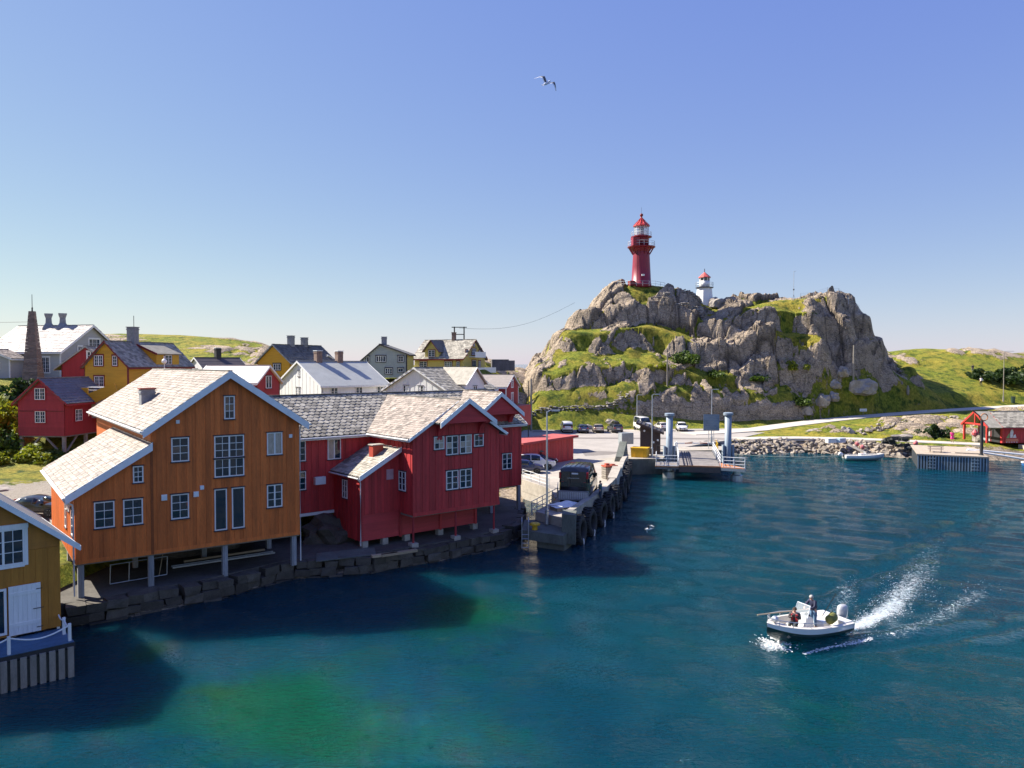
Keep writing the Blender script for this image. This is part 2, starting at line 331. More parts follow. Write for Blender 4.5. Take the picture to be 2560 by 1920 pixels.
def landmat():
    m, n, b, l = nodes('grass_and_rock'); p = geo(n)
    ga = attr(n, 'grass'); gv = attr(n, 'gravel')
    brk = noisen(n, p, 1.3, 6, .65)
    gm = mathn(n, 'ADD', ga, mathn(n, 'MULTIPLY', mathn(n, 'SUBTRACT', brk, .5), 1.3)); gm = ramp(n, gm, [(.42, 0), (.56, 1)])
    g1 = noisen(n, p, .16, 4, .6, .5); g2 = noisen(n, mapping(n, p, (1,1,.6)), 2.6, 6, .7); g3 = noisen(n, p, .6, 3)
    gc = ramp(n, g2, [(.28, (.045,.075,.006)), (.5, (.19,.22,.018)), (.72, (.42,.39,.055))])
    gc = mixc(n, ramp(n, g1, [(.42, 0), (.62, 1)]), gc, ramp(n, g2, [(.3, (.15,.13,.012)), (.7, (.52,.42,.06))]))
    gc = mixc(n, ramp(n, g3, [(.50, 0), (.66, 1)]), gc, ramp(n, g2, [(.3, (.022,.045,.006)), (.7, (.10,.15,.014))]))
    r1 = noisen(n, p, .35, 6, .65, .3); r2 = noisen(n, mapping(n, p, (1,1,1.6)), 3.5, 8, .72)
    rc = ramp(n, r2, [(.32, (.085,.066,.046)), (.5, (.45,.355,.255)), (.68, (.70,.575,.43))])
    rc = mixc(n, mathn(n, 'MULTIPLY', ramp(n, r1, [(.45, 0), (.65, 1)]), .55), rc, (.15,.125,.095))
    rc = mixc(n, mathn(n, 'MULTIPLY', ramp(n, noisen(n, p, 1.1, 5, .7), [(.56, 0), (.66, 1)]), .45), rc, (.16,.14,.05))
    vo = n.nodes.new('ShaderNodeTexVoronoi'); vo.feature = 'DISTANCE_TO_EDGE'; vo.inputs['Scale'].default_value = .55
    wv = n.nodes.new('ShaderNodeVectorMath'); wv.operation = 'ADD'
    nn = n.nodes.new('ShaderNodeTexNoise'); nn.inputs['Scale'].default_value = .7; nn.inputs['Detail'].default_value = 4; l.new(p, nn.inputs['Vector'])
    sc = n.nodes.new('ShaderNodeVectorMath'); sc.operation = 'SCALE'; sc.inputs['Scale'].default_value = 2.2; l.new(nn.outputs['Color'], sc.inputs[0])
    l.new(p, wv.inputs[0]); l.new(sc.outputs[0], wv.inputs[1]); l.new(mapping(n, wv.outputs[0], (1,.7,.8)), vo.inputs['Vector'])
    crack = ramp(n, vo.outputs['Distance'], [(0, 0), (.035, 1)])
    rc = mixc(n, mathn(n, 'MULTIPLY', mathn(n, 'SUBTRACT', 1, crack), ramp(n, r1, [(.4, 0), (.55, .8)])), rc, (.06,.055,.05))
    ck = attr(n, 'crack'); rc = mixc(n, mathn(n, 'MULTIPLY', ck, .85), rc, (.035,.03,.024))
    c = mixc(n, gm, rc, gc)
    grv = ramp(n, noisen(n, p, 6, 5, .7), [(.3, (.30,.26,.21)), (.7, (.50,.45,.37))])
    gvm = ramp(n, mathn(n, 'ADD', gv, mathn(n, 'MULTIPLY', mathn(n, 'SUBTRACT', brk, .5), .9)), [(.45, 0), (.55, 1)])
    c = mixc(n, gvm, c, grv)
    l.new(c, b.inputs['Base Color']); b.inputs['Roughness'].default_value = .9; b.inputs['Specular IOR Level'].default_value = .25
    st = noisen(n, mapping(n, p, (.35,.9,2.6), (.5,.35,.2)), 1.6, 7, .7, .6)
    hh = mathn(n, 'ADD', mathn(n, 'ADD', mathn(n, 'MULTIPLY', r2, .4), mathn(n, 'MULTIPLY', st, .75)), mathn(n, 'MULTIPLY', crack, .2))
    h = mathn(n, 'ADD', mathn(n, 'MULTIPLY', hh, mathn(n, 'SUBTRACT', 1, gm)), mathn(n, 'MULTIPLY', mathn(n, 'MULTIPLY', noisen(n, p, 5, 5, .75), .7), gm))
    l.new(bumpn(n, h, 1.0, .55), b.inputs['Normal'])
    return m
mt_land = landmat()
xs = np.concatenate([np.arange(-400, -76, 8), np.arange(-76, 128, .8), np.arange(128, 420, 8)]); ys = np.concatenate([np.arange(14, 30, 4), np.arange(30, 172, .8), np.arange(172, 240, 2), np.arange(240, 420, 12)])
X, Y = np.meshgrid(xs, ys)
Z = gz(X, Y)
Z = np.where(Y > 238, Z*np.clip(1-(Y-238)/60, -.3, 1)-np.clip((Y-238)/60, 0, 1)*3, Z); Z = np.where(np.abs(X) > 200, Z-(np.abs(X)-200)*.12, Z)
f1, f2, hh = worley(X/5.2+.35*fbm(X*.2, Y*.2, 3), Y/4.2)
outc = (~inpoly(PARK, X, Y))*ss(.12, .32, fbm(X*.055+9, Y*.055+4, 3)+.10*hh)*ss(6, 9, polyd(PARK, X, Y))*ss(4, 7, polyd(ROAD, X, Y, False))*ss(2, 6, -shore_sd(X, Y))*((Y > 92) | (X < -60))*ss(3, 6, polyd(LANE, X, Y, False))
Zr = Z+outc*(1.1*ss(.03, .4, f2-f1)+.8*(hh-.5))
ga = 1-outc*ss(.10, .28, f2-f1)*1.1
shs = -shore_sd(X, Y)
ga = ga*ss(1.0, 5.0, shs+1.2*fbm(X*.4, Y*.4, 3))
gv = np.maximum(1-ss(1.4, 2.6, polyd(LTRACK, X, Y, False)), 0)
gv = np.maximum(gv, (1-ss(6, 16, np.hypot(X+38, Y-60)))*.75)
gnd, *_ = grid_obj('ground', xs, ys, Zr, mt_land, dict(grass=ga, gravel=gv))

# rocky hill
xs = np.arange(0.5, 99, .26); ys = np.arange(139, 200, .30); X, Y = np.meshgrid(xs, ys)
FX = np.array([3.3,22.4,31.7,39.7,48,56.8,66.5,76.5,86.4,100]); FY = np.array([140,142,143.5,145,147,150,154,158,161,165.5])
ft = np.interp(X, FX, FY)
G0 = gz(X, Y); B = h_f(X, Y)
w = ss(-.4, 1.2, Y-ft)
tt = B/6.5+1.0*fbm(X*.07+2, Y*.07+6, 3); tf = tt-np.floor(tt)
B = B+6.5*.62*(ss(.40, .88, tf)-tf-.06)*ss(3, 8, Y-ft)*ss(6, 10, B)*(1-ss(26, 29, B))
_t1 = rng.random((256, 256)); _t2 = rng.random((256, 256))
def facets(x, y):
    """broken slabs: every cell is a tilted plane with its own height"""
    xi = np.floor(x).astype(int); yi = np.floor(y).astype(int); f1 = np.full(x.shape, 9.); f2 = f1.copy(); h = np.zeros(x.shape)
    for i in (-1, 0, 1):
        for j in (-1, 0, 1):
            a = (xi+i) & 255; b = (yi+j) & 255; dx = x-(xi+i+_jx[a, b]); dy = y-(yi+j+_jy[a, b]); d = np.maximum(np.abs(dx), np.abs(dy))*.55+np.hypot(dx, dy)*.5
            nw = d < f1; f2 = np.where(nw, f1, np.minimum(f2, d)); h = np.where(nw, (_jh[a, b]-.5)*1.0+(_t1[a, b]-.25)*1.15*dx+(_t2[a, b]-.5)*1.1*dy, h); f1 = np.where(nw, d, f1)
    return h, f2-f1
rx = X*.86+Y*.50+1.5*fbm(X*.11, Y*.11, 4); ry = -X*.50+Y*.86+1.5*fbm(X*.11+40, Y*.11, 4)
h1, e1 = facets(rx/9.5, ry/6.5); h2, e2 = facets(rx/3.6+11, ry/2.5+5); h3, e3 = facets(rx/1.3+3, ry/1.0+8)
amp = ss(2, 7, Y-ft)*(1-ss(86, 97, X)*.8)*(.62+.38*ss(10, 24, X))
top = np.exp(-((X-29)/7)**2-((Y-169)/4.5)**2); amp = amp*(1-.7*top)
D = amp*(2.7*h1+1.0*h2+.36*h3-1.0*(1-ss(0, .10, e1))-.25*(1-ss(0, .10, e2))) + .35*fbm(X*.5, Y*.5, 4)*amp+.07*fbm(X*1.9, Y*1.9, 3)
cut = ss(22, 25, X)*(1-ss(56, 60, X))
D = D+cut*ss(1.0, 1.6, Y-ft)*(1-ss(4, 8, Y-ft))*(.5*fbm(X*.5, Y*.5, 3)+.9*h2)
by, bx = np.gradient(B, ys, xs); bs = np.hypot(bx, by)
gl = .75*fbm(X*.10+3, Y*.10+8, 3)+.12-1.3*ss(.95, 1.7, bs)+.10*fbm(X*.9, Y*.9, 3)+.06*fbm(X*2.2, Y*2.2, 2)-.5*ss(20, 27, B)*(1-top)
gl = gl+.6*ss(60, 70, X)*(1-ss(9, 13, B))-.4
ga = ss(-.12, .16, gl*amp.clip(.05)-D+.12)
Zr_ = B+np.maximum(D, gl*ss(1, 4, Y-ft))
ga = np.where((cut > .5) & (Y-ft < 1.9), -.4, ga); ga = np.maximum(ga, ss(83, 90, X)*(1.1-ss(.9, 1.4, bs)))
Zh = G0-1.2+(Zr_-G0+1.2)*w
# edges sink below the surrounding ground
edge = ss(0, 5, X-.5)*ss(0, 6, 99-X)*ss(0, 8, 200-Y); Zh = G0-.8+(Zh-G0+.8)*edge
hill, *_ = grid_obj('rocky_hill', xs, ys, Zh, mt_land, dict(grass=ga, gravel=np.zeros_like(ga), crack=np.maximum(1-ss(.0, .07, e1), .75*(1-ss(0, .13, e2)))*amp.clip(0,1)))
_v0 = np.empty(len(hill.data.polygons)*4, 'i4'); hill.data.polygons.foreach_get('vertices', _v0) if False else hill.data.loops.foreach_get('vertex_index', _v0)
hill.data.polygons.foreach_set('use_smooth', (ga.ravel()[_v0[::4]] > .45))
def hz(x, y):
    """height of whatever ground is on top at a point"""
    i = int(np.clip(round((x-xs[0])/.26), 0, len(xs)-1)); j = int(np.clip(round((y-ys[0])/.30), 0, len(ys)-1))
    g = float(gz(x, y))
    return max(g, float(Zh[j, i])) if .5 < x < 98.5 and 139 < y < 199 else g

# paved areas as thin sheets
mt_asph = M('asphalt', (.36,.33,.295), .9, .12, .35, bump=.25, bscale=30, dirt=.45, dirtcol=(.21,.195,.175))
mt_road = M('gravel_road', (.52,.47,.40), .9, .1, .5, bump=.25, bscale=30)
mt_patch = M('asphalt_patch', (.20,.18,.165), .9, .12, .6, bump=.25, bscale=30)
def sheet(name, poly, z, mat):
    return struct(MB().prism(poly, z-.25, z).build(name, mat))
sheet('parking_ground', PARK, 1.94, mt_asph)
def ribbon(name, path, w, mat, lift):
    P = [Vector((*p, 0)) for p in path]; out = []; mb = MB(); Q = []
    for i in range(len(P)-1):
        for k in range(8): Q.append(P[i].lerp(P[i+1], k/8))
    Q.append(P[-1])
    for i, q in enumerate(Q):
        d = (Q[min(i+1, len(Q)-1)]-Q[max(i-1, 0)]).normalized(); nrm = Vector((-d.y, d.x, 0))
        zz = float(gz(q.x, q.y))+lift
        a = q-nrm*w/2; b = q+nrm*w/2; mb.v += [(a.x, a.y, zz), (b.x, b.y, zz), (b.x, b.y, zz-.4), (a.x, a.y, zz-.4)]
    for i in range(len(Q)-1):
        for k in range(4): a = i*4+k; b = i*4+(k+1) % 4; mb.f.append((a, b, b+4, a+4))
    mb.f += [(0,1,2,3), tuple(len(mb.v)-4+k for k in (3,2,1,0))]
    return struct(mb.build(name, mat))
ribbon('road', ROAD, 4.6, mt_road, .16)
ribbon('path', LANE, 3.4, mt_road, .10)
for i, q in enumerate([[(4,136),(10,137),(18,137.2),(17,133.5),(8,132),(3.5,133)],[(9,121),(34,119.8),(35.5,121.5),(22,123),(9,123.2)],[(9.5,98.5),(13,99.8),(15,103),(12,104),(9.5,103.6)],[(30.5,134.5),(36,135.5),(36,137.2),(31,136.6)]]):
    sheet('asphalt_patch', q, 1.944+.004*(i % 2), mt_patch)

# water: gentle swell in the mesh, ripples in the surface
def watermat():
    m, n, b, l = nodes('sea_water'); p = geo(n)
    sh = attr(n, 'shallow'); ol = attr(n, 'olive')
    f = mathn(n, 'ADD', mathn(n, 'MULTIPLY', noisen(n, p, .11, 5, .62, .6), .55), mathn(n, 'MULTIPLY', noisen(n, p, .55, 6, .7, .8), .45))
    shm = ramp(n, mathn(n, 'ADD', sh, mathn(n, 'MULTIPLY', mathn(n, 'SUBTRACT', f, .5), 2.2)), [(.25, 0), (.9, 1)])
    deep = ramp(n, noisen(n, p, .05, 4, .6), [(.35, (.0002,.046,.064)), (.65, (.0002,.034,.060))])
    c = mixc(n, shm, deep, (.0004,.058,.030))
    c = mixc(n, ramp(n, mathn(n, 'ADD', ol, mathn(n, 'MULTIPLY', mathn(n, 'SUBTRACT', f, .5), 2.0)), [(.4, 0), (.95, 1)]), c, (.010,.042,.006))
    fm = attr(n, 'foam'); fn = mathn(n, 'ADD', mathn(n, 'MULTIPLY', noisen(n, mapping(n, p, (1,1,1), (0,0,R(-42))), 3.2, 9, .78, 1.6), 1.0), mathn(n, 'MULTIPLY', fm, .46)); fmk = mathn(n, 'MULTIPLY', ramp(n, fn, [(.66, 0), (.86, 1)]), ramp(n, fm, [(.02, 0), (.12, 1)]))
    c = mixc(n, fmk, c, (.62,.68,.70)); l.new(mathn(n, 'ADD', mathn(n, 'MULTIPLY', fmk, .6), .035), b.inputs['Roughness'])
    l.new(c, b.inputs['Base Color']); b.inputs['Roughness'].default_value = .05; b.inputs['IOR'].default_value = 1.333; b.subsurface_method = 'BURLEY'; b.inputs['Subsurface Weight'].default_value = .85; b.inputs['Specular IOR Level'].default_value = .34; b.inputs['Subsurface Radius'].default_value = (.35,1.0,1.2); b.inputs['Subsurface Scale'].default_value = 4.5
    pa = mapping(n, p, (.55,1.25,1), (0,0,R(14))); pb = mapping(n, p, (1.0,1.7,1), (0,0,R(-25)))
    w1 = noisen(n, pa, 1.0, 3, .5, .3); w2 = noisen(n, pb, 2.6, 4, .55, .4); w3 = noisen(n, pa, 6.5, 3, .5, .2)
    calm = ramp(n, noisen(n, p, .035, 2, .5), [(.35, .8), (.65, 1.0)])
    h = mathn(n, 'ADD', mathn(n, 'MULTIPLY', w1, .40), mathn(n, 'ADD', mathn(n, 'MULTIPLY', w2, .70), mathn(n, 'MULTIPLY', w3, .40)))
    l.new(bumpn(n, mathn(n, 'MULTIPLY', h, calm), 1.0, .62), b.inputs['Normal'])
    return m
mt_water = watermat()
xs2 = np.concatenate([[-9000,-2500,-800,-300,-120,-70], np.arange(-48, 10, .5), np.arange(10, 38, .2), np.arange(38, 110, .5), [120,150,220,400,900,3000,9000]])
ys2 = np.concatenate([[-200,-20,6], np.arange(14, 34, .5), np.arange(34, 64, .2), np.arange(64, 125, .5), [130,150,200,300,600,1500,4000,9000]])
X, Y = np.meshgrid(xs2, ys2)
BOAT = Vector((15.0, 38.4)); BDIR = Vector((-.87, -.49)).normalized()
def swell(X, Y):
    z = 0
    for wl, a, am, ph in ((6.5,-70,.016,0),(4.9,-100,.016,1.3),(3.4,-55,.014,2.1),(2.7,-120,.012,.4)):
        k = 2*math.pi/wl; z = z+am*np.sin(k*(X*math.cos(R(a))+Y*math.sin(R(a)))+ph+1.5*fbm(X*.06, Y*.06, 2))
    # wake: rolling arms spreading astern
    dx = X-BOAT.x; dy = Y-BOAT.y; s = -(dx*BDIR.x+dy*BDIR.y); t = dx*-BDIR.y+dy*BDIR.x
    env = np.where(s > -2, np.exp(-((np.abs(t)-.33*(s+3))/(1.3+.05*np.maximum(s, 0)))**2)*np.exp(-np.maximum(s, 0)/26), 0)
    return z+env*.13*np.sin(2.1*(np.abs(t)*1.2-.2*s))
mask = (np.abs(X) < 130) & (Y > 6) & (Y < 130)
Zw = np.where(mask, swell(X, Y), 0)
def blob(x, y, a, c): return np.exp(-((X-x)/a)**2-((Y-y)/c)**2)
sha = .95*blob(-3, 43, 3.2, 3.6)+1.0*blob(-10, 31, 4.0, 4.0)+.6*blob(-4.5, 27, 5.5, 3.5)+.25*blob(-1, 36, 5, 6)+.45*blob(44, 108, 14, 6)+.5*blob(24, 84, 10, 7)+.25*blob(10, 34, 9, 8)
oli = .75*blob(-17.6, 36.6, 1.4, 2.2)+.45*blob(-12.6, 32.6, 2.2, 2.0)+.5*blob(-3, 42.5, 2.4, 2.6)
WP = [(16.9,39.4),(19.0,40.6),(21.5,43.0),(24.5,46.8),(28.0,51.5),(31.0,56.0),(35,62)]
def pathdist(P, X, Y):
    """along and across a polyline"""
    bd = np.full(X.shape, 1e9); bs = np.zeros(X.shape); bt = np.zeros(X.shape); acc = 0
    for a, b in zip(P, P[1:]):
        L = math.dist(a, b); ux, uy = (b[0]-a[0])/L, (b[1]-a[1])/L; t = np.clip((X-a[0])*ux+(Y-a[1])*uy, 0, L); dx = X-a[0]-ux*t; dy = Y-a[1]-uy*t; d = np.hypot(dx, dy); m = d < bd
        bd = np.where(m, d, bd); bs = np.where(m, acc+t, bs); bt = np.where(m, ux*dy-uy*dx, bt); acc += L
    return bd, bs, bt
bd, bs_, bt_ = pathdist(WP, X, Y)
foam_d = np.exp(-(bd/(.45+.055*bs_))**2)*np.exp(-bs_/16)*ss(-.1, .6, bs_)
for sg, s0, s1 in ((1,1.5,13),(-1,.5,17)): foam_d = np.maximum(foam_d, .36*np.exp(-((bt_-sg*(1.5+.17*bs_))/(.45+.05*bs_))**2)*ss(s0, s0+2, bs_)*(1-ss(s1-6, s1, bs_)))
foam_d = np.maximum(foam_d, .8*np.exp(-(np.hypot(X-BOAT.x-BDIR.x*2.5, Y-BOAT.y-BDIR.y*2.5)/.7)**2))
water, *_ = grid_obj('water', xs2, ys2, Zw, mt_water, dict(shallow=sha, olive=oli, foam=foam_d))
struct(MB().box(-9000,-300,-9,9000,9000,-8).build('seabed', M('seabed', (.05,.06,.05), .9)))
# ---------------- building blocks
class Face:
    """a wall plane of a house: s along the wall, z up, out = outward"""
    def __init__(s, o, d): s.o = Vector((o[0], o[1], 0)); s.d = Vector((d[0], d[1], 0)).normalized(); s.n = Vector((s.d.y, -s.d.x, 0))
    def p(s, u, z, out=0): q = s.o+s.d*u+s.n*out; return (q.x, q.y, z)
def fbox(mb, F, s0, z0, s1, z1, o0, o1):
    return mb.hexa([F.p(s0,z0,o1),F.p(s1,z0,o1),F.p(s1,z0,o0),F.p(s0,z0,o0),F.p(s0,z1,o1),F.p(s1,z1,o1),F.p(s1,z1,o0),F.p(s0,z1,o0)])
def wall(root, F, prof, z0, mat, th=.16, name='wall'):
    """prof: [(s, ztop), ...] roofline along the wall"""
    mb = MB(); n = len(prof)
    fr = [F.p(prof[0][0], z0), F.p(prof[-1][0], z0)]+[F.p(s, z) for s, z in reversed(prof)]
    bk = [F.p(prof[0][0], z0, -th), F.p(prof[-1][0], z0, -th)]+[F.p(s, z, -th) for s, z in reversed(prof)]
    k = len(fr); mb.add(fr+bk, [tuple(range(k)), tuple(range(2*k-1, k-1, -1))]+[(i, k+i, k+(i+1) % k, (i+1) % k) for i in range(k)])
    return mb.build(name, mat, root)
def topz(prof, s):
    for (a, za), (b, zb) in zip(prof, prof[1:]):
        if a-1e-6 <= s <= b+1e-6: return za+(zb-za)*(s-a)/max(b-a, 1e-6)
    return prof[-1][1]
def vboards(wl, F, prof, z0, mat, w=.27, o=.0, skirt=None):
    """vertical boards, every other one proud; each board is a piece of the wall"""
    s0, s1 = prof[0][0], prof[-1][0]; n = max(1, round((s1-s0)/w)); w = (s1-s0)/n; br = [p[0] for p in prof[1:-1]]
    for i in range(n):
        a = s0+i*w; b = a+w; d = .024+(.022 if i % 2 else 0); g = .006 if i % 2 == 0 else -.016
        a += g; b -= g; cs = [a]+[x for x in br if a+.01 < x < b-.01]+[b]; a_ = max(a, s0); b_ = min(b, s1); cs[0] = a_; cs[-1] = b_
        mb = MB(); base = z0+random.uniform(-.012, .012)
        for p, q in zip(cs, cs[1:]):
            zp, zq = topz(prof, p)-.02, topz(prof, q)-.02
            mb.hexa([F.p(p,base,o+d),F.p(q,base,o+d),F.p(q,base,o+.002),F.p(p,base,o+.002),F.p(p,zp,o+d),F.p(q,zq,o+d),F.p(q,zq,o+.002),F.p(p,zp,o+.002)])
        link('board', mb.mesh('board', mat), wl)
def hboards(wl, F, prof, z0, z1, mat, h=.17, o=0):
    """lapped horizontal boards, cut to the roofline"""
    n = round((z1-z0)/h); h = (z1-z0)/n
    def span(z):
        sa = [s for s in np.linspace(prof[0][0], prof[-1][0], 161) if topz(prof, s) >= z]
        return (sa[0], sa[-1]) if sa else None
    for i in range(n):
        a = z0+i*h; b = a+h*1.06; sp = span(a); sq = span(min(b, z1))
        if not sp or not sq: continue
        mb = MB().hexa([F.p(sp[0],a,o+.040),F.p(sp[1],a,o+.040),F.p(sp[1],a,o+.003),F.p(sp[0],a,o+.003),F.p(sq[0],b,o+.010),F.p(sq[1],b,o+.010),F.p(sq[1],b,o+.002),F.p(sq[0],b,o+.002)])
        link('board', mb.mesh('board', mat), wl)
def window(root, F, s, z, w, h, cols=2, rows=3, frame=mt_white, glass=None, o=.05, mull=1, trim=None, tw=.10, sill=True, panes=True, name='window', fw=.065, curtain=False):
    """casement: outer frame, middle post(s), glazing bars, one pane per light"""
    glass = glass or mt_glass; mb = MB(); d = o+.055
    fbox(mb,F,s,z,s+w,z+fw,o-.04,d); fbox(mb,F,s,z+h-fw,s+w,z+h,o-.04,d); fbox(mb,F,s,z+fw,s+fw,z+h-fw,o-.04,d); fbox(mb,F,s+w-fw,z+fw,s+w,z+h-fw,o-.04,d)
    iw = (w-2*fw); ih = h-2*fw; xs_ = [0]
    for m in range(1, mull+1):
        c = s+fw+iw*m/(mull+1); fbox(mb, F, c-fw*.7, z+fw, c+fw*.7, z+h-fw, o-.04, d-.006)
    for i in range(1, cols):
        c = s+fw+iw*i/cols
        if mull and abs((i/cols*(mull+1)) % 1) < 1e-6: continue
        fbox(mb, F, c-.014, z+fw, c+.014, z+h-fw, o-.02, d-.018)
    for j in range(1, rows):
        c = z+fw+ih*j/rows; fbox(mb, F, s+fw, c-.016, s+w-fw, c+.016, o-.02, d-.02)
    wo_ = mb.build(name, frame, root); pw = iw/cols; ph = ih/rows
    if panes:
        for i in range(cols):
            for j in range(rows):
                a = s+fw+i*pw; b = z+fw+j*ph
                q1, q2, q3 = (random.uniform(0,.02) for _ in range(3)); x0, x1, y0, y1 = a+.01, a+pw-.01, b+.01, b+ph-.01
                link('pane', MB().hexa([F.p(x0,y0,o+q1),F.p(x1,y0,o+q2),F.p(x1,y0,o-.03),F.p(x0,y0,o-.03),F.p(x0,y1,o+q3),F.p(x1,y1,o+q2+q3-q1),F.p(x1,y1,o-.03),F.p(x0,y1,o-.03)]).mesh('pane', mt_curtain if curtain and random.random() < .55 else glass), wo_)
    else:
        link('pane', fbox(MB(), F, s+fw*.5, z+fw*.5, s+w-fw*.5, z+h-fw*.5, o-.03, o+.012).mesh('pane', glass), wo_)
    if trim:
        for q_ in ((s-tw,z+h+.002,s+w+tw,z+h+tw*1.3,.03),(s-tw*.9,z-tw*.6,s-.004,z+h,-.01),(s+w+.004,z-tw*.6,s+w+tw*.9,z+h,-.01),(s-.002,z-tw*.9,s+w+.002,z-.004,.01)): link('casing', fbox(MB(),F,*q_[:4],o-.045,d+q_[4]).mesh('casing', trim), wo_)
    elif sill:
        link('drip_board', fbox(MB(),F,s-.05,z+h+.003,s+w+.05,z+h+.06,o-.045,d+.03).mesh('drip_board', mt_navy), wo_); link('sill', fbox(MB(),F,s-.05,z-.065,s+w+.05,z-.003,o-.045,d+.03).mesh('sill', mt_navy), wo_)
    return wo_
_slm = {}
def slate_mesh(w, h, shape, mat, t=.03):
    key = (round(w, 3), round(h, 3), shape, mat.name)
    if key not in _slm:
        L = []
        for k in range(3):
            random.seed(k*7+3); j = lambda a: random.uniform(-a, a)
            if shape == 'point': P = [(-w*.455,h*.36),(-w*.33,h*.12),(0,-h*.02),(w*.33,h*.12),(w*.455,h*.36),(w*.44,h*1.25),(-w*.44,h*1.25)]
            else: P = [(-w*.47,.03+j(.03)),(0,j(.03)+.0),(w*.47,.03+j(.03)),(w*.465,h*1.3),(-w*.465,h*1.3)]
            n = len(P); v = [(x,y,0) for x,y in P]+[(x,y,t) for x,y in P]
            f = [tuple(range(n-1,-1,-1)), tuple(range(n,2*n))]+[(i,(i+1)%n,n+(i+1)%n,n+i) for i in range(n)]
            m = bpy.data.meshes.new('slate'); m.from_pydata(v, [], f); m.materials.append(mat); L.append((m, v, f))
        random.seed(11+len(_slm)); _slm[key] = L
    return _slm[key]
class Roof:
    """collects the slates of one house: the 300 nearest the camera become pieces, the rest one part"""
    def __init__(s, root): s.root = root; s.items = []
    def slope(s, part, p0, a, b, mat, w=.42, e=.34, shape='flat', mat_deck=None, clip=None):
        p0 = Vector(p0); a = Vector(a); b = Vector(b); na = max(1, round(a.length/w)); nb = max(1, round(b.length/e)); ax = a.normalized(); ay = b.normalized(); az = ax.cross(ay)
        if az.z < 0: az = -az
        w = a.length/na; e = b.length/nb; M_ = slate_mesh(w, e, shape, mat)
        for j in range(nb):
            for i in range(na+(j % 2)):
                x = (i+.5-(.5 if j % 2 else 0))*w
                c = p0+ax*min(max(x, w*.3), a.length-w*.3)+ay*(j*e)+az*.012
                if clip and not clip(c+ay*e*.5): continue
                rx = ax; q = (az.cross(rx)).normalized()
                sgn = 1 if q.dot(ay) > 0 else -1
                Mx = Matrix((rx*sgn, ay, rx.cross(ay)*sgn)).transposed() if False else Matrix((ax, ay, ax.cross(ay))).transposed()
                if ax.cross(ay).z < 0: Mx = Matrix((-ax, ay, (-ax).cross(ay))).transposed()
                tilt = Matrix.Rotation(R(2.6+random.gauss(0, .9)), 3, 'X')*1.0 if False else Matrix.Rotation(-R(4.6+random.gauss(0, 1.3)), 3, 'X')@Matrix.Rotation(R(random.gauss(0, 2.4)), 3, 'Z')
                T = (Mx@tilt).to_4x4(); T.translation = c+az*.022
                s.items.append((T, M_[random.randrange(3)], part, mat))
    def finish(s, cap=300):
        MW = s.root.matrix_basis if s.root.parent is None else s.root.matrix_basis
        zb = s.root.get('zb', 0.0)
        def dist(T):
            q = MW@(T.translation-Vector((0,0,zb))); return (q-Vector((0,0,14))).length
        s.items.sort(key=lambda it: dist(it[0]))
        for T, (m, v, f), part, mat in s.items[:cap]:
            o = bpy.data.objects.new('slate', m); COL.objects.link(o); o.parent = part; o.matrix_basis = T
        groups = {}
        for T, (m, v, f), part, mat in s.items[cap:]:
            mb = groups.setdefault(mat.name, (MB(), mat))[0]; mb.add([T@Vector(p) for p in v], f)
        for mb, mat in groups.values():
            o = mb.build('slate_field', mat, s.root); o['kind'] = 'stuff'
def barge(root, pts, F, depth, drop, mat, out, th=.05, name='bargeboard'):
    """boards along the gable edge; pts = [(s,z)...] on the face, top edge"""
    for (a, za), (b, zb) in zip(pts, pts[1:]):
        mb = MB(); mb.hexa([F.p(a,za-drop,out+th),F.p(b,zb-drop,out+th),F.p(b,zb-drop,out),F.p(a,za-drop,out),F.p(a,za,out+th),F.p(b,zb,out+th),F.p(b,zb,out),F.p(a,za,out)])
        mb.build(name, mat, root)
def chimney(root, x, y, z0, z1, w=.7, mat=None, cap=None, d=None):
    mat = mat or mt_chim; d = d or w; mb = MB().box(x-w/2,y-d/2,z0,x+w/2,y+d/2,z1).box(x-w/2-.05,y-d/2-.05,z1-.28,x+w/2+.05,y+d/2+.05,z1-.16)
    c = mb.build('chimney', mat, root); mb = MB().box(x-w/2-.07,y-d/2-.07,z1+.002,x+w/2+.07,y+d/2+.07,z1+.09); link('chimney_cap', mb.mesh('chimney_cap', cap or mat), c); return c
def corr(mb, p0, a, b, pitch=.26, amp=.035):
    """corrugated sheet: ribs run along b"""
    p0 = Vector(p0); a = Vector(a); b = Vector(b); n = max(2, int(a.length/pitch)); nz = a.cross(b).normalized()
    if nz.z < 0: nz = -nz
    base = len(mb.v)
    for i in range(n*2+1):
        q = p0+a*(i/(n*2))+nz*(amp if i % 2 else 0); mb.v += [tuple(q), tuple(q+b), tuple(q-nz*.05), tuple(q+b-nz*.05)]
    for i in range(n*2): k = base+i*4; mb.f += [(k,k+4,k+5,k+1),(k+2,k+3,k+7,k+6),(k,k+2,k+6,k+4),(k+1,k+5,k+7,k+3)]
    return mb
